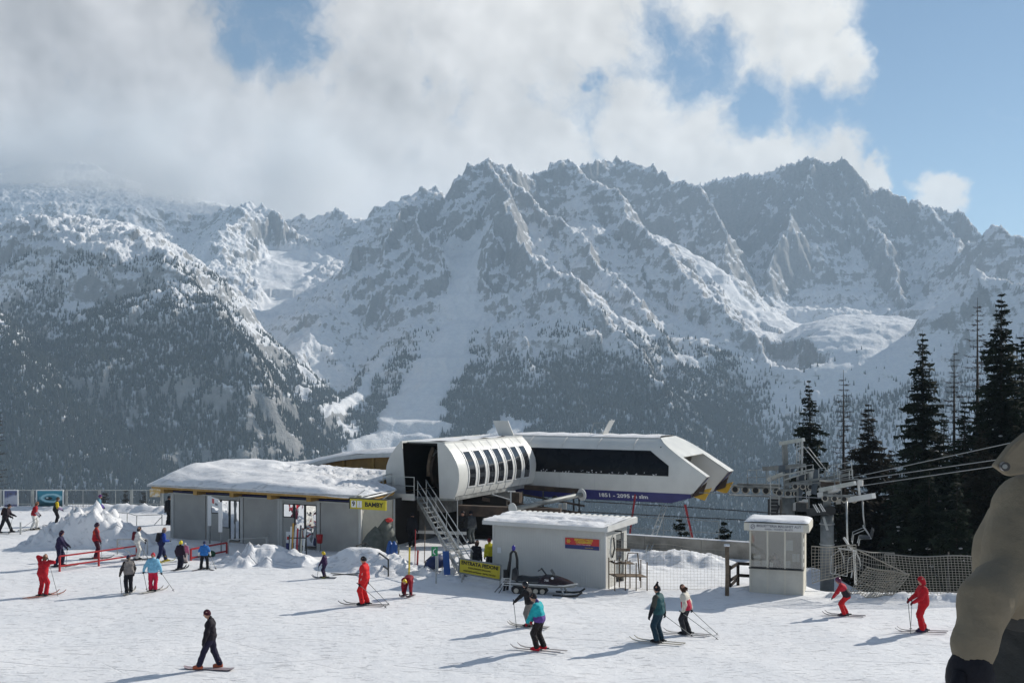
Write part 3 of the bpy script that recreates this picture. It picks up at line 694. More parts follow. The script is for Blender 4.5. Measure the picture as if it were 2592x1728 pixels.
# ================================================================ lift station
def station():
    # ---- A: rounded chair garage end with the row of windows
    OA = Vector((-2.88, 58.0, 0))-U*2.25               # middle of the near end
    A0 = OA.copy(); A0.z = 0
    root = thing('lift_station', 'white rounded lift station with seven curved windows and blue striped nose', 'station', (A0.x, A0.y, 0))
    LEN = 9.4; zb = 2.55
    sec = [(2.08, 0.0), (2.17, 0.2), (2.27, 0.5), (2.33, 0.85), (2.34, 1.2), (2.28, 1.55), (2.14, 1.9), (1.93, 2.25), (1.66, 2.58), (1.40, 2.84)]
    def PA(s, t, z): return A0+U*s+W*t+ZUP*(zb+z)
    ts = [i*LEN/10 for i in range(11)]
    for sg, nm in ((1, 'side_shell'), (-1, 'side_shell')):
        b = MB(); b.grid([[PA(sg*x, t, z) for (x, z) in sec] for t in ts], flip=(sg > 0))
        b.build(nm, M('white_panel'), root, smooth=True)
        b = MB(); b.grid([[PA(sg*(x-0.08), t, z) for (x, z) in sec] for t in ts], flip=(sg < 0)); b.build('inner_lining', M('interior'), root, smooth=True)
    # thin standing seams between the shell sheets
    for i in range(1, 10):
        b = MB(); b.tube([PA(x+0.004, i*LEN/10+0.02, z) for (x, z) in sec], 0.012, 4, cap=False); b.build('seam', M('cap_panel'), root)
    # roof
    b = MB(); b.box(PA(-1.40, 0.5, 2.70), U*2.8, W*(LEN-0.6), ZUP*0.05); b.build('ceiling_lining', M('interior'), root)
    b = MB(); b.box(PA(-1.42, 0.55, 2.80), U*2.84, W*(LEN-0.55), ZUP*0.07); roof = b.build('roof', M('white_panel'), root)
    b = MB(); rows = []
    for i in range(12):
        t = 0.75+i*(LEN-0.9)/11; rows.append([PA(s, t, 2.875+0.05*max(0, math.sin(i*2.1+s*2)+0.25)) for s in np.linspace(-1.2, 0.9, 8)])
    b.grid(rows); b.build('roof_snow', snowm(), roof, smooth=True)
    b = MB(); b.box(PA(-1.45, 0.0, 2.80), U*0.16, W*LEN, ZUP*0.10); b.build('roof_edge', M('white_panel'), root)
    b = MB(); b.box(PA(1.27, 0.0, 2.79), U*0.16, W*LEN, ZUP*0.10); b.build('roof_edge', M('white_panel'), root)
    # near end: two cheek plates either side of the dark opening
    def cheek(sg, inner):
        pts = [PA(sg*x, 0, z) for (x, z) in sec]+[PA(sg*inner[1], 0, 2.86), PA(sg*inner[0], 0, -0.12), PA(sg*2.05, 0, -0.12)]
        b = MB(); b.prism(pts, W*(-0.06)); return b.build('end_cheek', M('cap_panel'), root)
    cheek(-1, (1.05, 1.28)); cheek(1, (1.12, 0.98))
    # far end plate
    b = MB(); b.prism([PA(x, LEN, z) for (x, z) in sec]+[PA(-x, LEN, z) for (x, z) in sec[::-1]], W*0.06); b.build('end_plate', M('white_panel'), root)
    # inside
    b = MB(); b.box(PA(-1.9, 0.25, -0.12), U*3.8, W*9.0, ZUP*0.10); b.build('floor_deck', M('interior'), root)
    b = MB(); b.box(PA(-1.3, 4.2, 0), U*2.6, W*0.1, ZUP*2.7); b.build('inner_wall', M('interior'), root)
    b = MB(); b.disc(PA(-0.15, 2.2, 1.2), U, 1.05, 0.14, 28); w = b.build('bull_wheel', M('rust_steel'), root)
    b = MB(); b.tube([PA(-0.45, 1.4, 0.9), PA(-0.45, 1.4, 1.5), PA(-0.38, 1.5, 2.1), PA(-0.25, 1.6, 2.5)], 0.12, 8); b.build('hose', M('wood_post'), root, smooth=True)
    # windows on the right flank, bent with the shell
    def curve_pt(t, z, off):
        for (x0, z0), (x1, z1) in zip(sec[:-1], sec[1:]):
            if z0 <= z <= z1:
                k = (z-z0)/(z1-z0); n = Vector((z1-z0, 0, -(x1-x0))).normalized()
                return PA(x0+(x1-x0)*k+n.x*off, t, z+n.z*off)
        return PA(sec[-1][0]+off, t, z)
    for i in range(7):
        t0 = 1.0+i*1.13; t1 = t0+0.86; zs = np.linspace(0.42, 2.38, 12)
        fr = MB()
        for (ta, tb) in ((t0, t0+0.07), (t1-0.07, t1)):
            fr.grid([[curve_pt(t, z, 0.035) for z in zs] for t in (ta, tb)], flip=True)
            fr.grid([[curve_pt(ta, z, o) for z in zs] for o in (-0.02, 0.035)], flip=True); fr.grid([[curve_pt(tb, z, o) for z in zs] for o in (0.035, -0.02)], flip=True)
        for z in (0.42, 2.31):
            fr.grid([[curve_pt(t, zz, 0.036) for zz in (z, z+0.07)] for t in (t0, t1)], flip=True)
        f = fr.build('window_frame', M('sign_white'), root)
        pn = MB(); pn.grid([[curve_pt(t, z, 0.014) for z in np.linspace(0.48, 2.32, 12)] for t in (t0+0.06, t1-0.06)], flip=True)
        pn.build('pane', M('window_glass'), f, smooth=True)
    # skirt and bed frame
    b = MB(); b.box(PA(-2.0, -0.02, -0.24), U*4.0, W*0.14, ZUP*0.13); b.box(PA(1.92, 0.1, -0.22), U*0.14, W*9.2, ZUP*0.20); b.box(PA(-2.04, 0.1, -0.22), U*0.14, W*9.2, ZUP*0.20)
    b.build('bed_frame', M('galv'), root)
    # service hatch standing open on the roof
    b = MB(); h0 = PA(0.15, 8.7, 2.9); b.prism([h0, h0+U*1.05, h0+U*0.72-W*0.15+ZUP*0.92, h0-U*0.33-W*0.15+ZUP*0.92], W*0.06); b.build('roof_hatch', M('cap_panel'), root)
    # ---- B: the long engine hall with glazing, blue band and split nose
    OB = Vector((11.08, 61.53, 0)); DEP = 5.6; RL = 13.4
    def PB(r, t, z): return OB-U*r+W*t+ZUP*z
    secf = [(1.70, 0.30), (2.3, 0.06), (2.8, 0.0), (3.3, 0.0), (3.8, 0.04), (4.3, 0.16), (4.7, 0.34), (5.0, 0.58), (5.25, 0.95), (5.4, 1.4)]
    def tf(z):
        if z <= secf[0][0]: return secf[0][1]
        for (z0, t0), (z1, t1) in zip(secf[:-1], secf[1:]):
            if z <= z1: return t0+(t1-t0)*(z-z0)/(z1-z0)
        return secf[-1][1]
    ZT = [(0, 3.3), (3.24, 5.4), (RL, 5.4)]; ZB = [(0, 3.3), (0.8, 2.37), (0.98, 2.07), (2.2, 1.72), (RL, 1.70)]
    def lin(tab, r):
        for (a, za), (b, zb_) in zip(tab[:-1], tab[1:]):
            if r <= b: return za+(zb_-za)*(r-a)/(b-a)
        return tab[-1][1]
    rs = [0.001, 0.2, 0.4, 0.6, 0.8, 0.98, 1.3, 1.7, 2.2, 2.7, 3.24, 4, 5, 6, 7, 8, 9, 10, 11, 12, RL]
    for rear in (False, True):
        def P(r, z, o=0.0):
            t = tf(z)-o; return PB(r, DEP-t if rear else t, z)
        wb, bb = MB(), MB()
        rowsw, rowsb = [], []
        for r in rs:
            zt, zl = lin(ZT, r), lin(ZB, r); lo = max(zl, 2.3)
            rowsw.append([P(r, lo+(zt-lo)*k/12) for k in range(13)])
            if zl < 2.3: rowsb.append([P(r, zl+(2.3-zl)*k/3) for k in range(4)])
        wb.grid(rowsw, flip=not rear); wb.build('rear_cladding' if rear else 'front_cladding', M('white_panel'), root, smooth=True)
        bb.grid(rowsb, flip=not rear); bb.build('blue_band', M('blue_stripe'), root, smooth=True)
        # inner lining of the arm that carries the nose
        ti = 4.6 if rear else 0.55
        b = MB(); b.prism([PB(0.05, ti, 3.3), PB(2.2, ti, 4.68), PB(2.6, ti, 3.2), PB(2.6, ti, 1.75), PB(2.2, ti, 1.75), PB(0.98, ti, 2.1), PB(0.8, ti, 2.4)], W*(0.03 if rear else -0.03))
        b.build('nose_lining', M('white_panel'), root)
        # floor of the arm
        b = MB(); zf = 0.02
        ta, tb = (4.6, DEP-0.3) if rear else (0.3, 0.55)
        b.grid([[PB(r, ta, lin(ZB, r)-zf), PB(r, tb, lin(ZB, r)-zf)] for r in rs], flip=False); b.build('nose_soffit', M('blue_stripe'), root)
    # belly between the arms
    b = MB(); b.quad(PB(2.6, 0.3, 1.71), PB(RL, 0.3, 1.71), PB(RL, DEP-0.3, 1.71), PB(2.6, DEP-0.3, 1.71)); b.build('belly', M('steel_dark'), root)
    b = MB(); b.prism([PB(2.9, 0.5, 1.75), PB(2.9, 5.1, 1.75), PB(2.9, 5.1, 4.95), PB(2.9, 0.5, 4.95)], -U*0.05); b.build('inner_bulkhead', M('interior'), root)
    # sloping nose roof with the rope slot, then the flat roof
    def zr(r): return 3.3+2.1*r/3.24
    b = MB()
    def slope(r0, r1, ta, tb):
        e = (ta(r0), tb(r0)), (ta(r1), tb(r1))
        a, bq, c, d = PB(r0, e[0][0], zr(r0)), PB(r0, e[0][1], zr(r0)), PB(r1, e[1][1], zr(r1)), PB(r1, e[1][0], zr(r1))
        b.prism([a, bq, c, d], ZUP*0.035)
    nse = 8
    for i in range(nse):
        r0, r1 = i*3.24/nse, (i+1)*3.24/nse
        tf0 = lambda r: tf(zr(r))-0.02; tb0 = lambda r: DEP-tf(zr(r))+0.02
        if r1 <= 1.63:
            slope(r0, r1, tf0, lambda r: 0.55+0.05*r); slope(r0, r1, lambda r: 4.6-0.05*r, tb0)
        else: slope(r0, r1, tf0, tb0)
    b.build('nose_roof', M('white_panel'), root)
    b = MB(); b.box(PB(3.24, 1.38, 5.36), -U*(RL-3.24), W*(DEP-2.76), ZUP*0.05); rf = b.build('flat_roof', M('white_panel'), root)
    b = MB(); rows = []
    for i in range(24):
        r = 3.3+i*(RL-3.4)/23; rows.append([PB(r, t, 5.42+(0.09+0.03*math.sin(i*1.7+t))*min(1, 6*min(t-1.36, DEP-1.36-t))) for t in np.linspace(1.36, DEP-1.36, 9)])
    b.grid(rows, flip=True); b.build('roof_snow', snowm(), rf, smooth=True)
    # strip glazing
    b = MB(); rows = []
    for r in [2.28, 2.6, 3.0, 3.5, 4.5, 5.5, 6.5, 7.5, 8.5, 9.5, 10.5, 11.5, 13.0]:
        zt = 3.88+(4.71-3.88)*min(1, (r-2.28)/1.22); rows.append([PB(r, tf(z)-0.02, z) for z in np.linspace(3.28, zt, 9)])
    b.grid(rows, flip=True); b.build('strip_window', M('dark_glass'), root, smooth=True)
    for r in (4.6, 6.9, 9.2, 11.5):
        b = MB(); b.tube([PB(r, tf(z)-0.006, z) for z in (2.32, 2.8, 3.27)], 0.010, 4, cap=False); b.build('seam', M('cap_panel'), root); b = MB(); b.tube([PB(r, tf(z)-0.008, z) for z in np.linspace(4.72, 5.38, 6)], 0.014, 4, cap=False); b.build('seam', M('cap_panel'), root)
    # snow blown onto the sill of the glazing
    b = MB(); rr = random.Random(4)
    for i in range(60):
        r = 2.6+rr.random()*9.4; z = 3.30+abs(rr.gauss(0, 0.08)); s = 0.015+0.025*rr.random()
        if z < 4.2: b.ball(PB(r, tf(z)-0.03, z), s, s*0.4, s, 6, 4)
    b.build('frozen_snow', snowm(), root)['kind'] = 'stuff'
    # altitude lettering on the band
    c = PB(5.15, tf(1.98)-0.035, 2.0)
    tilt = (PB(0, tf(2.25), 2.25)-PB(0, tf(1.75), 1.75)).normalized()
    text('1851 - 2095 m slm', c, U, tilt, 0.34, M('ink_white'), parent=root, bold=0.008, squeeze=1.22)
    text(')', PB(8.2, tf(1.98)-0.035, 2.0), U, tilt, 0.34, M('ink_white'), parent=root, bold=0.008)
    # yellow rope guides at the two nose tips
    for t, nm in ((0.45, 'rope_guide'), (5.0, 'rope_guide')):
        b = MB(); b.prism([PB(0.80, t, 2.42), PB(-0.12, t, 2.66), PB(0.05, t, 2.35), PB(0.30, t, 1.92), PB(0.95, t, 2.10)], W*0.22); b.build(nm, M('yellow_fin'), root, bevel=0.03)
        b = MB(); b.prism([PB(0.85, t-0.12, 2.4), PB(0.1, t-0.12, 3.0), PB(0.35, t-0.12, 2.3), PB(1.0, t-0.12, 2.08)], W*0.1); b.build('guide_bracket', M('rust_steel'), root)
    # thin hatch on the flat roof
    b = MB(); h0 = PB(7.55, 2.6, 5.42); b.prism([h0, h0+W*0.9, h0+W*0.9-U*-0.55+ZUP*0.95, h0+U*0.55+ZUP*0.95], U*0.05); b.build('roof_hatch', M('cap_panel'), root)
    b = MB(); h1 = PB(8.6, 3.4, 5.42); b.tube([h1, h1+U*0.25+ZUP*0.75, h1+U*0.95+ZUP*0.8, h1+U*0.7+ZUP*0.05], 0.018, 5); b.build('hatch_rail', M('galv'), root)
    # props: red stays and a lattice strut
    b = MB(); b.bar(ray(1608, 1252, 61.5), ray(1588, 1398, 58.2), 0.09); b.build('red_stay', M('red_paint'), root)
    p1 = ray(1777, 1366, 58.5); b = MB(); b.bar(ray(1734, 1277, 61.0), p1+Vector((0.05, 0, -2.5)), 0.10); b.build('red_stay', M('red_paint'), root)
    q0, q1 = ray(1684, 1276, 61.0), ray(1632, 1418, 53.6)
    b = MB()
    for o in (-0.13, 0.13): b.bar(q0+U*o, q1+U*o, 0.045)
    for i in range(14):
        a = q0.lerp(q1, i/14); c2 = q0.lerp(q1, (i+1)/14); sg = 1 if i % 2 else -1
        b.bar(a+U*0.13*sg, c2-U*0.13*sg, 0.025)
    b.build('lattice_strut', M('galv'), root)
    # piers and machine frame below
    b = MB(); b.box(PA(-1.55, 0.55, -0.95), U*2.9, W*1.5, ZUP*0.70); b.build('pier_head', M('concrete'), root)
    b = MB(); b.box(PA(-1.1, 0.8, -2.75), U*0.8, W*1.0, ZUP*1.8); b.build('pier', M('concrete'), root)
    b = MB(); b.box(PA(-1.9, 4.8, -2.75), U*0.7, W*1.2, ZUP*2.5); b.build('pier', M('concrete'), root)
    b = MB(); b.box(PA(0.9, 4.6, -2.75), U*0.9, W*0.9, ZUP*2.5); b.build('pier', M('concrete'), root)
    b = MB(); b.bar(ray(1160, 1290, 58.6), ray(1420, 1300, 57.4), 0.5, 0.55); b.build('steel_beam', M('rust_steel'), root)
    b = MB(); b.bar(ray(1330, 1232, 64.0), ray(1470, 1243, 62.6), 0.4, 0.26); b.build('steel_beam', M('rust_steel'), root)
    b = MB(); b.bar(ray(1290, 1245, 63.0), ray(1480, 1280, 61.5), 0.1, 0.1); b.bar(ray(1220, 1262, 61.0), ray(1470, 1300, 61.5), 0.12, 0.2); b.build('steel_beam', M('rust_steel'), root)
    for px in (1322, 1375, 1452, 1466):
        b = MB(); b.bar(ray(px, 1243, 62.2), ray(px, 1320, 62.2), 0.10); b.build('post', M('steel_dark'), root)
    b = MB(); b.cbox(ray(1308, 1258, 60.5), 0.5, 0.4, 0.55, U, W); b.build('motor_box', M('rust_steel'), root)
    b = MB(); b.bar(ray(1285, 1243, 59.5), ray(1305, 1243, 59.5), 0.14, 0.06); b.bar(ray(1293, 1243, 59.5), ray(1293, 1275, 59.5), 0.08); b.bar(ray(1245, 1250, 59.8), ray(1292, 1264, 59.5), 0.05); b.build('rail_bracket', M('hut_white'), root)
    t0, t1 = ray(1298, 1288, 56.5), ray(1473, 1251, 59.5)
    b = MB(); b.tube([t0, t1], 0.13, 14); tb_ = b.build('pipe', M('steel_grey'), root, smooth=True)
    dd = (t1-t0).normalized()
    for c in (t0, t1):
        b = MB(); b.disc(c, dd, 0.33, 0.06, 22); b.build('flange', M('hut_white'), tb_)
    for px, py in ((1418, 1282), (1430, 1280)):
        b = MB(); b.cbox(ray(px, py, 60), 0.18, 0.12, 0.35, U, W); b.build('clamp', M('galv'), root)
    # wheels of the conveyor seen under the hall
    for px, py, yy in ((1390, 1300, 60.5), (1422, 1301, 60.8), (1405, 1262, 62), (1350, 1282, 61)):
        b = MB(); b.disc(ray(px, py, yy), W, 0.2, 0.1, 16); b.build('drive_wheel', M('rubber'), root)
    # boarding deck
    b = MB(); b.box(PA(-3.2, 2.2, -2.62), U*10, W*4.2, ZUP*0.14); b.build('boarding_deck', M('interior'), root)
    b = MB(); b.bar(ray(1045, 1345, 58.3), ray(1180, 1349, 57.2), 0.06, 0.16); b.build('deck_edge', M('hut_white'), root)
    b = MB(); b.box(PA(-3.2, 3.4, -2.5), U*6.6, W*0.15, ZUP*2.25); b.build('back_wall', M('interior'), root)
    # ---- landing and stair at the near end
    st = root
    lz = zb-0.12
    P0 = ray(999, 1252, 57.2)
    b = MB(); b.box(PA(-1.95, -0.95, -0.20), U*2.05, W*0.9, ZUP*0.07); land = b.build('landing', M('galv'), st)
    b = MB(); b.box(PA(-1.95, -0.98, -0.22), U*2.05, W*0.03, ZUP*0.35); b.build('toe_board', M('white_panel'), land)
    b = MB()
    for s in (-1.93, -1.2, 0.06): b.bar(PA(s, -0.94, -0.15), PA(s, -0.94, 1.05), 0.04)
    for z in (0.55, 1.03): b.bar(PA(-1.93, -0.94, z), PA(0.06, -0.94, z), 0.035)
    b.bar(PA(-1.93, -0.94, 1.03), PA(-1.93, -0.1, 1.10), 0.035); b.bar(PA(-1.93, -0.94, 0.55), PA(-1.93, -0.1, 0.6), 0.035); b.bar(PA(-1.93, -0.12, -0.1), PA(-1.93, -0.12, 1.10), 0.035)
    b.build('guard_rail', M('galv'), land)
    S0, S1 = PA(0.15, -0.75, -0.18), gpt(1172, 1464)+Vector((0, 0, 0.1))
    wv = Vector((0.40, 0.70, 0)); d = S1-S0
    stair = MB()
    for o in (Vector((0, 0, 0)), wv): stair.bar(S0+o, S1+o, 0.06, 0.24)
    sm = stair.build('stair_stringers', M('galv'), root)
    for i in range(1, 14):
        c = S0+d*(i/14.0)
        b = MB(); b.box(c+Vector((-0.09, 0, 0.02)), wv, Vector((0.22, -0.02, 0)), ZUP*0.035); b.build('step', M('galv'), root)
    for o in (Vector((0, 0, 0)), wv):
        b = MB()
        for h in (0.55, 1.0): b.tube([S0+o+ZUP*h, S1+o+ZUP*h], 0.026, 6)
        for i in range(5):
            c = S0+o+d*(i/4.0*0.97+0.01); b.bar(c, c+ZUP*1.0, 0.035)
        b.build('hand_rail', M('galv'), root)
    b = MB()
    for k in (0.72, 0.95):
        for o in (Vector((0, 0, 0)), wv):
            c = S0+o+d*k; b.bar(c, Vector((c.x-0.3, c.y+0.3, gz(c.x, c.y))), 0.05)
            b.bar(c, Vector((c.x+0.35, c.y-0.1, gz(c.x, c.y))), 0.05)
    b.build('stair_trestle', M('galv'), root)
    b = MB(); b.bar(ray(1158, 1262, 57.2), ray(1158, 1452, 50.0)*0+Vector((ray(1158, 1262, 57.2).x, 57.2, 0)), 0.05); b.build('post', M('galv'), root)
    return root
station()
# ================================================================ ticket hall under the snow roof
def ticket_hall():
    FR = Vector((-7.7, 55.0, 0)); L = 13.0; D = 6.5; HW = 2.45
    root = thing('ticket_hall', 'low grey panelled hall with thick snow on its wavy roof', 'building', (FR.x, FR.y, 0))
    zg = -0.15
    def P(s, t, z): return FR-U*s+W*t+ZUP*z            # s to the left along the front, t back
    sp = lambda px: -on_u(FR, px)
    wall_bays = [(905.5, 812), (703, 617), (520, 434)]
    for a, b_ in wall_bays:
        b = MB(); b.box(P(sp(a), 0.0, zg), -U*(sp(b_)-sp(a)), W*0.08, ZUP*(HW-zg)); b.build('wall_panel', M('panel_grey'), root)
    posts = [911, 806, 712, 706, 612, 527, 437]
    for px in posts:
        s = sp(px); b = MB(); b.box(P(s-0.10, -0.03, zg), -U*0.20, W*0.14, ZUP*(HW-zg+0.01)); b.build('wall_post', M('post_grey'), root)
        b = MB(); b.box(P(s-0.013, -0.037, zg), -U*0.026, W*0.01, ZUP*(HW-zg)); b.build('joint_strip', M('cap_panel'), root)
    b = MB(); b.box(P(-0.05, -0.02, HW), -U*(L+0.1), W*0.12, ZUP*0.06); b.build('top_rail', M('post_grey'), root)
    # glazed bays: mirrored panes in dark frames
    def pane(px0, px1, z0, z1, fill=True):
        s0, s1 = sp(px1), sp(px0)
        f = MB(); w = 0.045
        f.box(P(s0, 0.0, z0), -U*(s1-s0), W*0.07, ZUP*w); f.box(P(s0, 0.0, z1-w), -U*(s1-s0), W*0.07, ZUP*w)
        f.box(P(s0, 0.0, z0+w), -U*w, W*0.07, ZUP*(z1-z0-2*w)); f.box(P(s1-w, 0.0, z0+w), -U*w, W*0.07, ZUP*(z1-z0-2*w))
        fo = f.build('window_frame', M('steel_dark'), root)
        g = MB(); g.box(P(s0+w, 0.025, z0+w), -U*(s1-s0-2*w), W*0.015, ZUP*(z1-z0-2*w)); g.build('pane', mirror_pane(), fo)
    def infill(px0, px1, z0, z1):
        s0, s1 = sp(px1), sp(px0)
        b = MB(); b.box(P(s0, 0.012, z0), -U*(s1-s0), W*0.07, ZUP*(z1-z0)); b.build('wall_panel', M('panel_grey'), root)
    pane(772, 801, 0.08, 2.28); pane(745, 771, 0.08, 2.28); pane(715.5, 743.5, 1.55, 2.28); infill(715.5, 743.5, zg, 1.55); infill(715.5, 801, 2.29, HW)
    pane(581, 606, 0.08, 2.28); pane(559, 580, 0.75, 2.28); infill(559, 580, zg, 0.75); infill(533, 558, zg, 1.5); pane(533, 558, 1.5, 2.28); infill(533, 606, 2.29, HW)
    # sunlit right end and hidden sides
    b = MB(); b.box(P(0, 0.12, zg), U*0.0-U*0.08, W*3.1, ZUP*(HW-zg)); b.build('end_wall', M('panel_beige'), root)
    b = MB(); b.tube([P(-0.08, -0.1, zg), P(-0.08, -0.1, HW+0.1)], 0.055, 8); b.build('drain_pipe', M('hut_white'), root, smooth=True)
    b = MB(); b.tube([P(-0.06, 3.0, zg), P(-0.06, 3.0, HW)], 0.05, 8); b.build('drain_pipe', M('hut_white'), root, smooth=True)
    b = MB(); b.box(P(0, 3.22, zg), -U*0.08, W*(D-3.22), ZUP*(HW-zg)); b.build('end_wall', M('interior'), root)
    b = MB(); b.box(P(L-0.08, 0.12, zg), -U*0.08, W*D, ZUP*(HW-zg)); b.build('end_wall', M('panel_grey'), root)
    b = MB(); b.box(P(0.1, D, zg), -U*(L-0.2), W*0.08, ZUP*(HW-zg)); b.build('back_wall', M('panel_grey'), root)
    # dark clerestory gap, then eave beams
    b = MB(); b.box(P(0.1, 0.9, HW-0.1), -U*(L-0.2), W*0.06, ZUP*0.6); b.build('clerestory', M('steel_dark'), root)
    b = MB(); b.box(P(0.0, 0.25, HW+0.06), -U*L, W*0.05, ZUP*0.07); b.build('blue_trim', M('blue_stripe'), root)
    for px in (425, 508, 600, 695, 794):
        s = sp(px); b = MB(); b.box(P(s-0.14, -0.45, HW+0.05), -U*0.28, W*3.0, ZUP*0.26); b.build('rafter', M('wood_yellow'), root, bevel=0.01)
    zE = 2.77
    def edge_z(s): return 0.10*(1-s/L)
    b = MB(); b.box(P(0.35, -0.62, zE-0.02), -U*(L+0.35), W*0.12, ZUP*0.13); b.build('eave_board', M('wood_yellow'), root)
    b = MB(); b.box(P(-0.55, -0.70, zE+0.10), -U*(L+1.5), W*0.14, ZUP*0.13); b.build('gutter', M('metal_edge'), root, bevel=0.02)
    # roof deck and snow blanket share one profile
    def prof(s, t):
        k = min(max(s/L, 0), 1); tt = (t+0.7)/(D+0.9)
        left = 0.86*math.sin(min(tt*1.55, 1)*math.pi/2)
        right = 0.62*tt*tt+0.08*tt
        return zE+0.20+left*(k**0.8)+right*(1-k**0.8)
    ns, nt = 90, 36; S = np.linspace(-0.55, L+0.95, ns); Tt = np.linspace(-0.70, D+0.3, nt)
    def sx(s, t):
        lo = -0.55+2.5*(lambda q: q*q*(3-2*q))(min(max((t-2.3)/2.2, 0), 1)); k = (s+0.55)/(L+1.5); return lo+(L+0.95-lo)*k
    b = MB(); b.grid([[P(sx(s, t), t, prof(s, t)-0.10) for s in S[::6]] for t in Tt[::3]]); b.build('roof_deck', M('metal_edge'), root, smooth=True)
    Sg, Tg = np.meshgrid(S, Tt)
    dr = fbm(Sg/3.1, Tg/2.0, 3, 601); tram = sst(Sg, 6.5, 3.5)*sst(Tg, 0.4, 1.4)*1.0+sst(np.abs(Sg-6.8), 1.6, 0.6)*sst(Tg, 2.5, 4.0)
    foot = (ridged(Sg/0.42, Tg/0.42, 2, 611)-0.6)*0.30*np.clip(tram, 0, 1)
    dep = 0.28+0.12*dr+foot-0.16*np.clip(tram, 0, 1)-0.16*sst(Sg, 3.0, 0.0)
    dep += 0.10*np.exp(-((Tg-(1.0+0.9*np.sin(Sg*0.55+0.6)))/0.8)**2)
    em = np.minimum.reduce([0.18+0.82*np.sqrt(np.clip((Tg+0.70)/0.42, 0, 1)), sst(Sg, -0.56, -0.1), sst(-Sg, -(L+0.96), -(L+0.1)), sst(-Tg, -(D+0.3), -(D-0.3))])
    rows = [[P(sx(S[j], Tt[i]), Tt[i], prof(S[j], Tt[i])-0.06+float(dep[i, j])*(0.12+0.88*float(em[i, j]))+0.02) for j in range(ns)] for i in range(nt)]
    b = MB(); b.grid(rows)
    skirt = [[r+Vector((0, 0, -0.12)) for r in rows[0]], rows[0]]; b.grid(skirt)
    b.build('roof_snow', snowm(), root, smooth=True)
    # right hand verge strip of the roof
    b = MB(); b.tube([P(sx(-0.55, t)-0.02, t, prof(-0.5, t)-0.12) for t in np.linspace(-0.7, D, 14)], 0.06, 6); b.build('verge', M('metal_edge'), root, smooth=True)
    b = MB(); b.tube([P(sx(-0.55, t)+0.1, t, prof(-0.5, t)-0.28) for t in np.linspace(-0.5, D, 14)], 0.08, 6); b.build('verge_board', M('wood_yellow'), root, smooth=True)
mirror_cache = []
def mirror_pane():
    if mirror_cache: return mirror_cache[0]
    m = bpy.data.materials.new('mirror_film_glass'); m.use_nodes = True; T = NT(m.node_tree); bs = T.n['Principled BSDF']
    pos = T.node('ShaderNodeNewGeometry').outputs['Position']
    bs.inputs['Base Color'].default_value = (0.86, 0.87, 0.88, 1); bs.inputs['Metallic'].default_value = 1.0; bs.inputs['Roughness'].default_value = 0.02
    T.put(bs.inputs['Normal'], T.bump(T.noise(pos, 1.1, 2.0, 0.5), 0.25, 0.06))
    mirror_cache.append(m); return m
ticket_hall()

def arched_hall():
    O = Vector((-3.6, 63.0, 0))
    root = thing('arched_hall', 'timber gabled hall with curved white roof behind the snowy hall', 'building', (O.x, O.y, 0))
    def P(s, t, z): return O-U*s+W*t+ZUP*z
    prof = [(-1.5, 4.62), (1.0, 4.62), (3.66, 4.53), (6.2, 4.38), (7.6, 4.22), (8.84, 4.02), (9.9, 3.74), (10.9, 3.44), (12.2, 3.26), (14.5, 3.18)]
    ss = np.linspace(-1.5, 14.5, 40)
    pz = np.interp(ss, [p[0] for p in prof], [p[1] for p in prof])
    for _ in range(3): pz[1:-1] = (pz[:-2]+2*pz[1:-1]+pz[2:])/4
    b = MB(); b.grid([[P(s, t, z-dz) for s, z in zip(ss, pz)] for (t, dz) in ((0, 0.26), (-0.02, 0.26), (-0.02, 0.0))]); b.build('roof_fascia', M('metal_edge'), root, smooth=False)
    b = MB(); b.grid([[P(s, t, z-0.02) for s, z in zip(ss, pz)] for t in (0.0, 3, 7)]); b.grid([[P(s, t, z-0.26) for s, z in zip(ss, pz)] for t in (7, 0)]); b.build('roof_deck', M('metal_edge'), root)
    rows = []
    for t in np.linspace(0.02, 6.9, 14):
        rows.append([P(s, t, z+0.26*min(1, t/0.5)+0.05*float(fbm(np.array([s/2.]), np.array([t/2.]), 3, 620)[0])) for s, z in zip(ss, pz)])
    b = MB(); b.grid(rows); b.build('roof_snow', snowm(), root, smooth=True)
    b = MB(); b.grid([[P(s, 0.5, z) for s in ss] if z else [P(s, 0.5, p-0.25) for s, p in zip(ss, pz)] for z in (1.5, 0)]); b.build('timber_gable', M('wood_gable'), root)
    for s in (1.2, 3.4, 5.6, 7.8):
        z = float(np.interp(s, ss, pz)); b = MB(); b.box(P(s, 0.42, 2.6), -U*0.16, W*0.08, ZUP*(z-0.27-2.6)); b.build('gable_post', M('wood_yellow'), root)
    b = MB(); b.box(P(-1.4, 0.6, -0.2), -U*15.8, W*6.2, ZUP*2.6); b.build('hall_body', M('panel_grey'), root)
arched_hall()

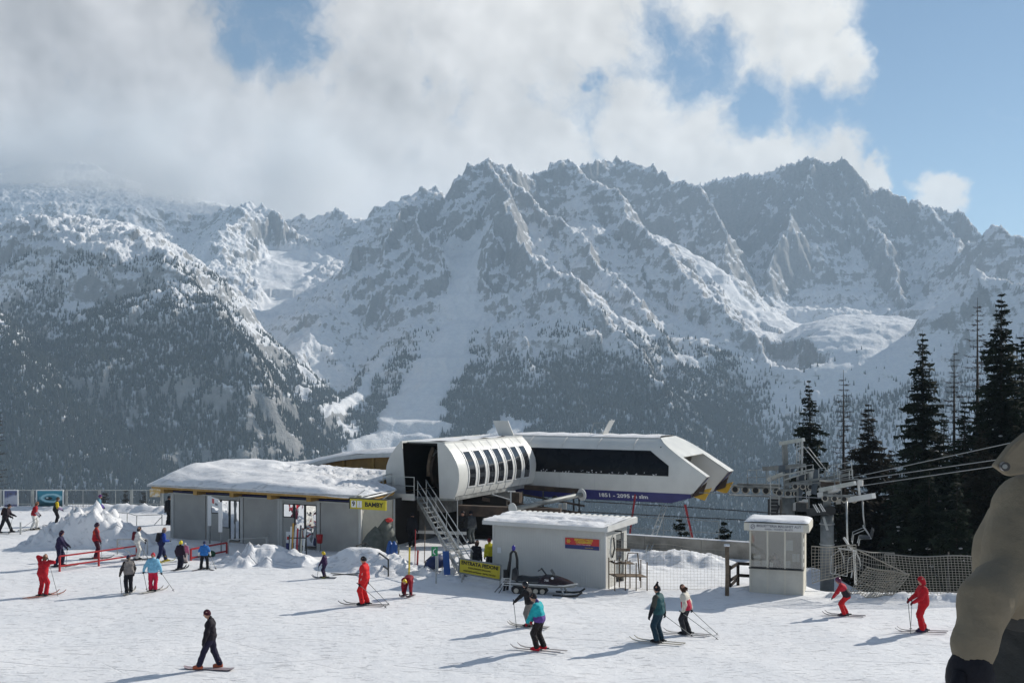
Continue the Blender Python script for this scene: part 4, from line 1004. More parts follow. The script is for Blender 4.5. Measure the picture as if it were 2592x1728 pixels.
# ================================================================ piste service hut
def service_hut():
    O = Vector((-0.83, 47.5, 0)); LW = 5.29; D = 2.5; H = 2.42
    root = thing('service_hut', 'white sheet metal hut with snowy corrugated roof and red sign', 'hut', (O.x, O.y, 0))
    def P(s, t, z): return O+U*s+W*t+ZUP*z
    ribs = corrugated('hut_sheet', (0.56, 0.555, 0.52), 0.115, U); ribs2 = corrugated('hut_sheet_side', (0.52, 0.515, 0.48), 0.115, W)
    b = MB(); b.box(P(0, 0, -0.2), U*LW, W*0.06, ZUP*(H+0.2)); b.build('front_wall', ribs, root)
    b = MB(); b.box(P(0, D-0.06, -0.2), U*LW, W*0.06, ZUP*(H+0.2)); b.build('back_wall', ribs, root)
    b = MB(); b.box(P(0, 0.06, -0.2), U*0.06, W*(D-0.12), ZUP*(H+0.2)); b.build('side_wall', ribs2, root)
    b = MB(); b.box(P(LW-0.06, 0.06, -0.2), U*0.06, W*1.15, ZUP*(H+0.2)); b.box(P(LW-0.06, 2.15, -0.2), U*0.06, W*(D-0.06-2.15), ZUP*(H+0.2)); b.box(P(LW-0.06, 1.21, 2.1), U*0.06, W*0.94, ZUP*(H-2.1)); b.build('side_wall', ribs2, root)
    b = MB(); b.box(P(LW-0.10, 1.21, 0.35), U*0.05, W*0.94, ZUP*1.75); dr = b.build('door', M('steel_grey'), root)
    b = MB(); b.box(P(LW-0.045, 1.40, 1.0), U*0.012, W*0.55, ZUP*0.85); b.build('door_pane', M('window_glass'), dr)
    for s in (0.0, LW-0.02):
        b = MB(); b.box(P(s-0.02, -0.02, -0.2), U*0.07, W*0.07, ZUP*(H+0.2)); b.build('corner_trim', M('hut_white'), root)
    # roof: fascia frame, corrugated sheet, snow
    f0, f1 = -0.38, LW+0.22; t0, t1 = -0.30, D+0.75
    b = MB(); b.box(P(f0, t0, H-0.02), U*(f1-f0), W*0.06, ZUP*0.17); b.box(P(f1-0.06, t0+0.06, H-0.02), U*0.06, W*(t1-t0-0.06), ZUP*0.24); b.box(P(f0, t0+0.06, H-0.02), U*0.06, W*(t1-t0-0.06), ZUP*0.24); b.build('roof_fascia', M('hut_white'), root)
    n = int((f1-f0)/0.045); rows = []
    for t, dz in ((t0+0.05, 0.10), (t1+0.05, 0.22)):
        rows.append([P(f0+(f1-f0)*i/n, t, H+dz+(0.035 if (i % 6) in (0, 1, 2) else 0.0)) for i in range(n+1)])
    b = MB(); b.grid(rows); b.grid([[q-ZUP*0.02 for q in r] for r in rows], flip=True); rs = b.build('roof_sheet', M('hut_white'), root)
    sx = np.linspace(f0+0.03, f1-0.25, 60); ty = np.linspace(t0+0.03, t1-0.55, 20); X, Y = np.meshgrid(sx, ty)
    dp = 0.10+0.05*fbm(X/1.2, Y/0.8, 4, 641)-0.12*sst(fbm(X/1.5+7, Y/0.7, 3, 642), 0.12, 0.5)
    em = np.minimum(sst(Y, t0, t0+0.25), sst(-Y, -(t1-0.55), -(t1-0.9)))*sst(-X, -(f1-0.25), -(f1-0.9))
    b = MB(); b.grid([[P(sx[j], ty[i], H+0.115+0.12*(ty[i]-t0)/(t1-t0)+float(max(dp[i, j], 0.0)*(0.15+0.85*em[i, j]))) for j in range(60)] for i in range(20)]); b.build('roof_snow', snowm(), root, smooth=True)
    # sign: red over blue
    s0 = on_u(O, 1431.5); s1 = on_u(O, 1517); z1 = 2.03; z0 = z1-0.455
    b = MB(); b.box(P(s0, -0.045, z0+0.17), U*(s1-s0), W*0.03, ZUP*(z1-z0-0.17)); sg = b.build('sign_board', M('sign_red'), root)
    b = MB(); b.box(P(s0, -0.045, z0), U*(s1-s0), W*0.03, ZUP*0.168); b.build('sign_band', M('sign_navy'), sg)
    c = P((s0+s1)/2+0.08, -0.052, 0)
    text('SERVIZIO PISTE', c+ZUP*(z1-0.065), U, ZUP, 0.125, M('ink_yellow'), parent=sg, bold=0.004, depth=0.002)
    text('CARABINIERI', c+ZUP*(z1-0.165), U, ZUP, 0.125, M('ink_yellow'), parent=sg, bold=0.004, depth=0.002)
    text('soccorso  rescue  erste hilfe', c+ZUP*(z0+0.2), U, ZUP, 0.055, M('ink_white'), parent=sg, depth=0.002)
    text('consorzio piste', c+ZUP*(z0+0.08)+U*0.25, U, ZUP, 0.06, M('ink_yellow'), parent=sg, depth=0.002)
    b = MB(); em_ = P(s0+0.16, -0.049, z1-0.14)
    for k in range(6):
        a = k*math.pi/3; b.prism([em_, em_+U*0.07*math.cos(a-0.3)+ZUP*0.07*math.sin(a-0.3), em_+U*0.1*math.cos(a)+ZUP*0.1*math.sin(a), em_+U*0.07*math.cos(a+0.3)+ZUP*0.07*math.sin(a+0.3)], W*-0.004)
    b.build('emblem', M('ink_yellow'), sg)
    # small notice and lamp bracket on the walls
    b = MB(); b.box(P(0.22, -0.02, 1.15), U*0.18, W*0.015, ZUP*0.25); b.build('notice', M('paper'), root)
    b = MB(); b.tube([P(LW+0.02, 0.75, 1.2), P(LW+0.12, 0.75, 1.6), P(LW+0.05, 0.8, 2.05)], 0.035, 6); b.build('hose_loop', M('steel_dark'), root)
    b = MB(); b.bar(P(LW+0.0, 1.1, 2.28), P(LW+0.3, 1.1, 2.28), 0.05); b.bar(P(LW+0.28, 1.1, 1.9), P(LW+0.28, 1.1, 2.3), 0.04); b.build('lamp_bracket', M('steel_dark'), root)
service_hut()

# ================================================================ ticket booth
def ticket_booth():
    a = gpt(1899, 1497); c = gpt(2031.5, 1506)
    X = (c-a); X.z = 0; wd = X.length; X.normalize(); Yv = Vector((-X.y, X.x, 0)); zg = min(a.z, c.z)
    O = Vector((a.x, a.y, 0))
    root = thing('ticket_booth', 'cream ticket booth with glazed front and snow capped roof', 'booth', (a.x, a.y, zg))
    D = 1.55; H = 2.55; sill = 0.98
    def P(s, t, z): return O+X*s+Yv*t+ZUP*z
    cream = M('booth_cream')
    for i in range(3):
        s0 = i*wd/3; b = MB(); b.box(P(s0+0.015, 0, zg-0.1), X*(wd/3-0.03), Yv*0.05, ZUP*(sill-zg+0.1)); b.build('front_panel', cream, root)
    for s in (0, wd/3, 2*wd/3, wd):
        b = MB(); b.box(P(s-0.035, -0.02, zg-0.1), X*0.07, Yv*0.07, ZUP*(H+0.1)); b.build('mullion', M('panel_beige'), root)
    b = MB(); b.box(P(-0.05, -0.12, sill), X*(wd+0.1), Yv*0.3, ZUP*0.04); b.build('counter_shelf', M('steel_dark'), root)
    for i in range(3):
        b = MB(); b.box(P(i*wd/3+0.035, 0.02, sill+0.05), X*(wd/3-0.07), Yv*0.008, ZUP*(H-sill-0.05)); b.build('pane', clear_glass(), root)
    b = MB(); b.box(P(0.0, D, zg-0.1), X*wd, Yv*0.05, ZUP*(H+0.1)); b.build('back_wall', cream, root)
    b = MB(); b.box(P(-0.03, 0.06, zg-0.1), X*0.05, Yv*(D-0.06), ZUP*(H+0.1)); b.build('side_wall', cream, root)
    b = MB(); b.box(P(wd-0.02, 0.06, zg-0.1), X*0.05, Yv*(D-0.06), ZUP*(sill+0.1)); b.box(P(wd-0.02, 0.62, sill), X*0.05, Yv*(D-0.62), ZUP*(H-sill)); b.build('side_wall', M('panel_beige'), root)
    b = MB(); b.box(P(wd-0.01, 0.08, sill+0.05), X*0.01, Yv*0.5, ZUP*(H-sill-0.05)); b.build('side_pane', M('window_glass'), root)
    # black and white chequer strip on the side
    for i in range(9):
        for j in range(2):
            if (i+j) % 2 == 0:
                b = MB(); b.box(P(wd+0.002, 0.12+j*0.22, sill+0.1+i*0.165), X*0.012, Yv*0.21, ZUP*0.155); b.build('chequer', M('ink_white' if j == 0 else 'ink'), root)
            else:
                b = MB(); b.box(P(wd+0.002, 0.12+j*0.22, sill+0.1+i*0.165), X*0.012, Yv*0.21, ZUP*0.155); b.build('chequer', M('ink' if j == 0 else 'ink_white'), root)
    # header board with lettering, roof and snow
    b = MB(); b.box(P(-0.22, -0.28, H), X*(wd+0.50), Yv*(D+0.55), ZUP*0.32); rf = b.build('roof_box', M('panel_beige'), root, bevel=0.02)
    b = MB(); b.box(P(0.0, -0.30, H+0.02), X*(wd+0.05), Yv*0.018, ZUP*0.28); hb = b.build('header_board', M('hut_white'), root)
    cc = P(wd/2+0.13, -0.305, 0)
    text('BIGLIETTERIA MALGHET AUT', cc+ZUP*(H+0.21), X, ZUP, 0.135, M('ink_grey'), parent=hb, bold=0.003, depth=0.003)
    text('KASSA - TICKETS - BILLETS', cc+ZUP*(H+0.085), X, ZUP, 0.085, M('ink_grey'), parent=hb, bold=0.002, squeeze=1.1, depth=0.003)
    b = MB(); lg = P(0.14, -0.304, H+0.17)
    b.tube([lg+X*0.075*math.cos(k*math.pi/8)+ZUP*0.09*math.sin(k*math.pi/8) for k in range(17)], 0.012, 4, cap=False); b.bar(lg-X*0.05-ZUP*0.05, lg+X*0.05+ZUP*0.05, 0.02); b.build('emblem', M('ink_grey'), hb)
    n = 16; rows = []
    for t in np.linspace(-0.27, D+0.25, n):
        rows.append([P(s, t, H+0.325+0.20*(min(1, 4.5*min(s+0.21, wd+0.27-s, t+0.27, D+0.25-t)+0.25))**0.6*(0.9+0.1*math.sin(3*s+2*t))-0.04) for s in np.linspace(-0.21, wd+0.27, 26)])
    b = MB(); b.grid(rows)
    b.build('roof_snow', snowm(), rf, smooth=True)
    # papers in the windows
    for (s, z, w, h) in ((0.14, 1.06, 0.26, 0.24), (0.14, 1.32, 0.26, 0.22), (0.44, 1.06, 0.20, 0.30), (0.76, 1.05, 0.13, 0.20), (1.36, 1.05, 0.20, 0.28), (1.38, 1.76, 0.28, 0.42), (1.63, 1.32, 0.14, 0.32), (1.79, 1.32, 0.12, 0.32)):
        k = wd/2.03
        b = MB(); b.box(P(s*k, 0.04, z), X*w*k, Yv*0.006, ZUP*h); b.build('notice', M('paper'), root)
    b = MB(); b.box(P(0.1, 0.5, zg), X*(wd-0.2), Yv*0.5, ZUP*0.8); b.build('inner_desk', M('wood_post'), root)
ticket_booth()

# ================================================================ signs, rails, barriers
def sign_bamby():
    tl = ray(886, 1261, 53.9); s = 2.12
    root = thing('lift_sign', 'yellow hanging sign reading BAMBY with the number nine', 'sign', tl)
    o = tl; b = MB(); b.box(o-ZUP*0.50, U*s, W*0.08, ZUP*0.50); b.build('board', M('sign_yellow'), root)
    b = MB(); b.box(o+U*-0.06+ZUP*0.002, U*(s+0.1), W*0.12, ZUP*0.05); b.box(o-U*0.06-ZUP*0.5, U*0.05, W*0.1, ZUP*0.5); b.build('frame', M('steel_dark'), root)
    for k in (0.08, 0.43):
        b = MB(); b.box(o+U*k-ZUP*0.42-W*0.012, U*0.28, W*0.012, ZUP*0.33); b.build('white_field', M('sign_white'), root)
    text('9', o+U*0.22-ZUP*0.255-W*0.016, U, ZUP, 0.34, M('ink'), parent=root, bold=0.01)
    b = MB(); c = o+U*0.57-ZUP*0.26-W*0.014
    b.bar(c+ZUP*0.13, c+ZUP*0.02, 0.015); b.tube([c+ZUP*0.02, c+U*0.05-ZUP*0.06, c-U*0.05-ZUP*0.06, c+ZUP*0.02], 0.006, 4); b.bar(c-U*0.06-ZUP*0.11, c+U*0.05-ZUP*0.11, 0.012); b.build('chair_symbol', M('ink_grey'), root)
    text('BAMBY', o+U*1.42-ZUP*0.26-W*0.004, U, ZUP, 0.30, M('ink'), parent=root, bold=0.010, squeeze=1.12)
    for k in (0.2, 1.9):
        b = MB(); b.bar(o+U*k+ZUP*0.04+W*0.05, o+U*k+ZUP*0.35+W*1.0, 0.03); b.build('hanger', M('galv'), root)
sign_bamby()

def sign_pedoni():
    p = ray(1163, 1412, 46.4); q = ray(1268, 1430, 45.3); X = (q-p).normalized(); L = (q-p).length; n = X.cross(ZUP).normalized()
    g = Vector((p.x, p.y, gz(p.x, p.y)))
    root = thing('pedestrian_sign', 'yellow board reading ENTRATA PEDONI at the foot of the stair', 'sign', g)
    Yd = n.cross(X)*-1
    if Yd.z < 0: Yd = -Yd
    h = 0.62; b = MB(); b.box(p-Yd*h, X*L, -n*0.05, Yd*h); b.build('board', M('sign_yellow'), root)
    f = MB()
    f.bar(p, q, 0.06); f.bar(p-Yd*h, q-Yd*h, 0.06); f.bar(p-Yd*h, p, 0.06); f.bar(q-Yd*h, q, 0.06); f.build('frame', M('steel_grey'), root)
    c = p+X*L/2+n*0.012
    text('ENTRATA PEDONI', c-Yd*0.16, X, Yd, 0.215, M('ink'), parent=root, bold=0.006, squeeze=1.05)
    text('FUSSGANGER EINGANG', c-Yd*0.34, X, Yd, 0.10, M('ink'), parent=root, squeeze=1.05)
    text('PEDESTRIAN ENTRANCE - ENTREE PIETONS', c-Yd*0.49, X, Yd, 0.085, M('ink'), parent=root, squeeze=0.98)
    for o in (p+X*0.08, q-X*0.08):
        b = MB(); b.bar(o-n*0.06, Vector((o.x, o.y, gz(o.x, o.y)-0.1))-n*0.06, 0.06); b.build('post', M('galv'), root)
sign_pedoni()

def rail_thing(name, label, cat, pts, rails, m, w, group=None, posts=True, extra=()):
    """posts at ground points, straight rails at given heights"""
    root = thing(name, label, cat, pts[0], group)
    if posts:
        for p, h in zip(pts, [max(rails)]*len(pts)):
            b = MB(); b.bar(p-ZUP*0.1, p+ZUP*h, w); b.build('post', m, root)
    for h in rails:
        for a, c in zip(pts[:-1], pts[1:]):
            b = MB(); b.bar(a+ZUP*h, c+ZUP*h, w*0.9); b.build('rail', m, root)
    for a, c in extra:
        b = MB(); b.bar(a, c, w*0.8); b.build('brace', m, root)
    return root
rp = M('red_paint')
rail_thing('red_barrier', 'long low red two-rail barrier in front of the left snow heap', 'barrier', [gpt(151, 1446), gpt(250, 1432), gpt(346, 1417)], (0.25, 0.70), rp, 0.075)
rail_thing('red_barrier', 'short red frame barrier beside the child in blue', 'barrier', [gpt(483, 1418), gpt(574, 1400)], (0.12, 0.55), rp, 0.085)
gv = M('galv')
rail_thing('steel_rail', 'thin grey queue rail beside the left snow heap', 'rail', [gpt(297, 1402), gpt(373, 1402)], (0.75,), gv, 0.05, extra=[(gpt(297, 1400)+ZUP*0.5, gpt(345, 1412)), (gpt(344, 1395)+ZUP*0.6, gpt(380, 1420))])
rail_thing('steel_rail', 'thin grey queue rail behind the snow heap near the far fence', 'rail', [gpt(258, 1318), gpt(322, 1323), gpt(346, 1330), gpt(410, 1327)], (0.62,), gv, 0.045, extra=[(gpt(410, 1327)+ZUP*0.5, gpt(390, 1328))])
rail_thing('steel_rail', 'thin grey handrail along the ticket hall front', 'rail', [gpt(578, 1402), gpt(674, 1396), gpt(678, 1390)], (0.74,), gv, 0.045)
rail_thing('steel_rail', 'black low frame rail on the shaded snow heap', 'rail', [gpt(902, 1420), gpt(925, 1412), gpt(983, 1432)], (0.3, 0.75), M('steel_dark'), 0.06)
rail_thing('steel_rail', 'grey pipe rail running across to the service hut', 'rail', [gpt(1108, 1452), gpt(1250, 1430)], (0.95,), M('hut_white'), 0.05)
rail_thing('steel_rail', 'white railing on top of the concrete wall', 'rail', [Vector((5.2, 57.0, 0.72)), Vector((7.8, 55.7, 0.72)), Vector((10.4, 54.4, 0.72))], (0.35, 0.95), M('steel_grey'), 0.03)

def tall_banners():
    # two upright white boards on posts with a small red and white plate between
    for (px, py, x0, x1, y0, y1, lab) in ((531, 1375, 526, 535, 1254, 1330, 'upright white banner board on a post, left of the pair at the hall'), (560, 1396, 553, 563, 1270, 1346, 'upright white banner board on a post, right of the pair at the hall')):
        g = gpt(px, py); Y = g.y
        root = thing('banner_board', lab, 'banner', g, 'white banner boards at the hall')
        b = MB(); b.tube([g-ZUP*0.1, ray(px, y0+4, Y)], 0.04, 8); b.build('post', gv, root, smooth=True)
        tl, br = ray(x0, y0, Y-0.06), ray(x1, y1, Y-0.06)
        b = MB(); b.box(Vector((tl.x, Y-0.09, br.z)), (br.x-tl.x, 0, 0), (0, 0.04, 0), (0, 0, tl.z-br.z)); b.build('board', M('sign_white'), root, bevel=0.01)
    g = gpt(531, 1375); a = ray(535, 1257, g.y-1.0); c = ray(553, 1282, g.y-2.2)
    o = thing('info_plate', 'small red and white information plate between the banner boards', 'sign', a)
    d = Vector((c.x-a.x, c.y-a.y, 0)); b = MB(); b.box(Vector((a.x, a.y, ray(535, 1280, a.y).z)), d, Vector((0, 0.03, 0)), ZUP*(a.z-ray(535, 1280, a.y).z)); b.build('plate', M('sign_white'), o)
    b = MB(); z0 = ray(535, 1272, a.y).z
    b.box(Vector((a.x, a.y-0.006, z0))+d*0.1, d*0.3, Vector((0, 0.005, 0)), ZUP*0.25); b.build('red_field', M('sign_red'), o)
    b = MB(); b.box(Vector((a.x, a.y-0.006, z0-0.05))+d*0.5, d*0.4, Vector((0, 0.005, 0)), ZUP*0.12); b.build('grey_field', M('ink_grey'), o)
tall_banners()

# ---------------------------------------------------------------- fence with posters at the far left
def mesh_material(name, col, pitch, wire, axis):
    """woven wire or net: real holes through transparency, on a thin sheet"""
    if name in MATS: return MATS[name]
    m = bpy.data.materials.new(name); m.use_nodes = True; T = NT(m.node_tree); T.n.clear()
    out = T.node('ShaderNodeOutputMaterial'); tr = T.node('ShaderNodeBsdfTransparent'); df = T.node('ShaderNodeBsdfDiffuse'); mx = T.node('ShaderNodeMixShader')
    df.inputs[0].default_value = (*col, 1)
    pos = T.node('ShaderNodeNewGeometry').outputs['Position']
    a = T.math('FRACT', T.math('DIVIDE', T.vmath('DOT_PRODUCT', pos, tuple(axis)), pitch)); z = T.math('FRACT', T.math('DIVIDE', T.xyz(pos)[2], pitch))
    w = T.math('MAXIMUM', T.math('LESS_THAN', a, wire), T.math('LESS_THAN', z, wire))
    T.l.new(w, mx.inputs[0]); T.l.new(tr.outputs[0], mx.inputs[1]); T.l.new(df.outputs[0], mx.inputs[2]); T.l.new(mx.outputs[0], out.inputs[0])
    MATS[name] = m; return m
def poster_material(kind):
    m = bpy.data.materials.new('poster_'+kind); m.use_nodes = True; T = NT(m.node_tree); bs = T.n['Principled BSDF']; bs.inputs['Roughness'].default_value = 0.5
    pos = T.node('ShaderNodeTexCoord').outputs['Object']; p = T.xyz(pos)
    if kind == 'lake':
        r = T.vmath('LENGTH', T.comb(T.math('MULTIPLY', T.math('SUBTRACT', p[0], 1.0), 0.8), T.math('MULTIPLY', T.math('SUBTRACT', p[2], 0.74), 2.0), 0.0))
        n = T.noise(pos, 2.2, 3.0, 0.6)
        rr = T.math('ADD', r, T.math('MULTIPLY', T.math('SUBTRACT', n, 0.5), 0.3))
        c = T.mix(T.ramp(p[2], 0.1, 1.2), (0.005, 0.05, 0.06, 1), (0.03, 0.24, 0.34, 1))
        ring = T.math('MULTIPLY', T.ramp(rr, 0.28, 0.50), T.ramp(rr, 0.70, 0.52))
        c = T.mix(ring, c, (0.35, 0.60, 0.68, 1))
        blk = T.ramp(T.vmath('LENGTH', T.comb(T.math('SUBTRACT', p[0], 0.82), T.math('MULTIPLY', T.math('SUBTRACT', p[2], 0.72), 2.4), 0.0)), 0.30, 0.22)
        c = T.mix(blk, c, (0.01, 0.015, 0.02, 1))
        hl = T.ramp(T.vmath('LENGTH', T.comb(T.math('SUBTRACT', p[0], 0.72), T.math('MULTIPLY', T.math('SUBTRACT', p[2], 0.76), 2.0), 0.0)), 0.12, 0.06)
        c = T.mix(hl, c, (0.5, 0.62, 0.66, 1))
    elif kind == 'slope':
        n = T.noise(pos, 2.6, 4.0, 0.6)
        k = T.math('ADD', T.math('ADD', p[2], T.math('MULTIPLY', p[0], -0.35)), T.math('MULTIPLY', n, 0.4))
        c = T.mix(T.ramp(k, 0.75, 1.0), (0.45, 0.47, 0.55, 1), (0.10, 0.12, 0.25, 1))
        c = T.mix(T.ramp(n, 0.55, 0.65), c, (0.08, 0.08, 0.12, 1))
        c = T.mix(T.ramp(p[2], 0.30, 0.20), c, (0.10, 0.09, 0.22, 1))
    else:
        n = T.noise(pos, 4.0, 4.0, 0.65)
        c = T.mix(T.ramp(n, 0.42, 0.6), (0.50, 0.33, 0.10, 1), (0.62, 0.60, 0.55, 1))
    T.put(bs.inputs['Base Color'], c); return m
def far_fence():
    Yf = 75.0; zt, zb = 1.32, 0.02
    X = lambda px: (px-CX)/FPX*Yf
    root = thing('mesh_fence', 'grey wire mesh fence of framed panels along the far left edge', 'fence', (X(-60), Yf, 0))
    xs = [-140, -60, 0, 82, 168, 252, 333, 410, 470]
    m = mesh_material('fence_wire', (0.16, 0.17, 0.18), 0.11, 0.20, (1, 0, 0))
    for a, c in zip(xs[:-1], xs[1:]):
        x0, x1 = X(a)+0.07, X(c)-0.07
        b = MB(); b.quad((x0, Yf, zb), (x1, Yf, zb), (x1, Yf, zt), (x0, Yf, zt)); pn = b.build('mesh_panel', m, root)
        f = MB(); f.bar((x0, Yf, zt), (x1, Yf, zt), 0.05); f.bar((x0, Yf, zb+0.35), (x1, Yf, zb+0.35), 0.045); f.bar((x0, Yf, zb), (x0, Yf, zt), 0.05); f.bar((x1, Yf, zb), (x1, Yf, zt), 0.05); f.bar(((x0+x1)/2, Yf, zb), ((x0+x1)/2, Yf, zt), 0.035)
        f.build('panel_frame', gv, pn)
    for px in xs:
        b = MB(); b.bar((X(px), Yf+0.05, -0.3), (X(px), Yf+0.05, zt+0.05), 0.08); b.build('post', gv, root)
    for (x0, x1, y0, y1, kind, lab) in ((10, 45, 1240, 1286, 'slope', 'framed poster of a snowy slope hung on the far fence'), (93, 160, 1240, 1287, 'lake', 'wide framed poster of a turquoise pool on the far fence'), (379, 405, 1237, 1257, 'map', 'small ochre map board fixed high on the far fence')):
        yy = Yf-0.12; p = ray(x0, y1, yy); q = ray(x1, y0, yy)
        o = thing('poster', lab, 'poster', p); w, h = q.x-p.x, q.z-p.z
        b = MB(); b.box(p, (w, 0, 0), (0, 0.04, 0), (0, 0, h)); pb = b.build('board', poster_material(kind), o)
        if kind != 'map':
            f = MB(); f.bar(p, p+Vector((w, 0, 0)), 0.07); f.bar(p+Vector((0, 0, h)), p+Vector((w, 0, h)), 0.07); f.bar(p, p+Vector((0, 0, h)), 0.07); f.bar(p+Vector((w, 0, 0)), q, 0.07); f.build('frame', M('sign_white'), o)
far_fence()

def concrete_wall():
    a = Vector((1.5, 58.6, 0)); L = 12.0
    root = thing('concrete_wall', 'low weathered concrete parapet wall behind the service hut', 'wall', (a.x, a.y, -0.6))
    n = 4
    for i in range(n):
        b = MB(); b.box(a+U*(L*i/n+0.006)-ZUP*0.8, U*(L/n-0.012), W*0.32, ZUP*1.53); b.build('wall_block', M('concrete_pale'), root, bevel=0.015)
    b = MB(); rows = []
    for t in (0.02, 0.1, 0.22, 0.3):
        rows.append([a+U*s+W*t+ZUP*(0.735+(0.04 if 0.05 < t < 0.25 else 0.0)) for s in np.linspace(0, L, 30)])
    b.grid(rows); b.build('coping_snow', snowm(), root, smooth=True)
concrete_wall()
# ================================================================ lift pylons, ropes, chairs
def railing(b, pts, h, r=0.022, mid=True):
    for p in pts: b.tube([p, p+ZUP*h], r, 5)
    for z in ((h, h*0.5) if mid else (h,)):
        b.tube([p+ZUP*z for p in pts], r*0.9, 5)
def sheave_train(root, c, axis, n, gap, r, side):
    """row of rope wheels along axis, wheel discs facing side"""
    axis = axis.normalized(); side = side.normalized()
    b = MB(); b.bar(c-axis*(n-1)*gap/2-axis*0.1+ZUP*0.16, c+axis*(n-1)*gap/2+axis*0.1+ZUP*0.16, 0.10, 0.14); b.build('rocker_beam', M('steel_grey'), root)
    for i in range(n):
        p = c+axis*(i-(n-1)/2)*gap
        b = MB(); b.disc(p, side, r, 0.09, 20); w = b.build('rope_wheel', M('wheel_rim'), root)
        b = MB(); b.disc(p-side*0.05, side, r*0.70, 0.02, 16); b.disc(p+side*0.05, side, r*0.7, 0.02, 16); b.build('hub', M('rubber'), w)
def pylon_rear():
    c = Vector((16.1, 63.1, 0)); zg = gz(c.x, c.y); top = 2.02
    root = thing('lift_pylon', 'rear grey lift pylon with square lifting gantry behind the ticket booth', 'pylon', (c.x, c.y, zg))
    b = MB(); b.tube([Vector((c.x, c.y, zg-0.3)), Vector((c.x, c.y, 0.5)), Vector((c.x, c.y, top))], 0.37, 18); b.build('column', M('steel_grey'), root, smooth=True)
    b = MB(); b.disc((c.x, c.y, top+0.03), ZUP, 0.43, 0.06, 20); b.disc((c.x, c.y, 0.9), ZUP, 0.39, 0.05, 20); b.build('column_cap', M('galv'), root)
    Y = c.y
    # gantry portal
    a0, a1, a2 = ray(1990, 1186, Y), ray(1986, 1122, Y), ray(2030, 1112, Y-1.2); a3 = ray(2029, 1180, Y-1.2)
    b = MB(); b.bar(ray(1992, 1262, Y), a1, 0.26, 0.30); b.build('gantry_post', M('steel_grey'), root)
    b = MB(); b.bar(a1-Vector((0.25, 0, 0)), a2+Vector((0.1, 0, 0)), 0.24, 0.20); b.build('gantry_beam', M('galv'), root)
    b = MB(); b.bar(a3-ZUP*1.6, a2, 0.10, 0.16); b.build('gantry_post', M('galv'), root)
    b = MB()
    for o in (-0.17, 0.0): b.bar(a3+Vector((o-0.12, 0, 0)), a2+Vector((o-0.12, 0, -0.1)), 0.035)
    for i in range(9): p = a3.lerp(a2, i/9.0); b.bar(p+Vector((-0.29, 0, 0)), p+Vector((-0.12, 0, 0)), 0.025)
    b.build('ladder', M('galv'), root)
    b = MB(); b.bar(ray(2033, 1128, Y-1.2), ray(2080, 1186, Y-3), 0.03); b.bar(ray(2045, 1130, Y-1.2), ray(2100, 1200, Y-3), 0.03); b.build('stay_rod', M('galv'), root)
    # cross head
    b = MB(); b.bar(ray(1935, 1186, Y+1), ray(2035, 1178, Y-1.5), 0.35, 0.25); b.build('cross_head', M('steel_grey'), root)
    b = MB(); b.cbox(ray(1990, 1186, Y-0.2), 0.7, 0.8, 0.42, U, W); b.build('cross_box', M('steel_blue'), root)
    b = MB(); b.bar(ray(1945, 1214, Y), ray(1985, 1198, Y-0.8), 0.22, 0.22); b.build('cross_arm', M('galv'), root)
    b = MB(); b.bar(ray(2012, 1283, Y-0.2), ray(2042, 1272, Y-1.6), 0.34, 0.42); b.build('cross_arm', M('hut_white'), root)
    sheave_train(root, ray(1913, 1240, 64.6), U, 5, 0.62, 0.24, W)
    sheave_train(root, ray(1995, 1248, 62.5), U, 3, 0.5, 0.2, W)
    b = MB(); b.bar(ray(1868, 1225, 65.5), ray(1975, 1228, 63.2), 0.16, 0.12); b.bar(ray(1850, 1252, 65.4), ray(1985, 1258, 63.2), 0.6, 0.05); b.build('catwalk', M('steel_grey'), root)
    b = MB(); railing(b, [ray(1892, 1226, 65), ray(1915, 1226, 64.5), ray(1940, 1226, 64)], 0.88); b.build('guard_rail', M('galv'), root)
    b = MB(); railing(b, [ray(1944, 1222, 63.8), ray(1965, 1222, 63.4), ray(1985, 1222, 63)], 0.8); b.build('guard_rail', M('galv'), root)
    b = MB()
    for px in (1950, 1972): b.tube([ray(px, 1200, 62.8), ray(px, 1318, 62.8)], 0.03, 5)
    for i in range(12): y = 1206+i*9; b.bar(ray(1950, y, 62.8), ray(1972, y, 62.8), 0.02)
    b.build('ladder', M('galv'), root)
    b = MB(); b.bar(ray(1960, 1206, 62.6), ray(2060, 1186, 61.0), 0.07); b.build('hand_rail', M('galv'), root)
    b = MB(); b.cbox(ray(1962, 1290, 63.8), 0.7, 0.7, 1.3, U, W); b.build('junction_box', M('steel_dark'), root)
    b = MB(); b.tube([ray(1966, 1298, 62.4), ray(1972, 1280, 62.4), ray(1963, 1272, 62.4)], 0.05, 6); b.build('hose', M('rubber'), root)
pylon_rear()
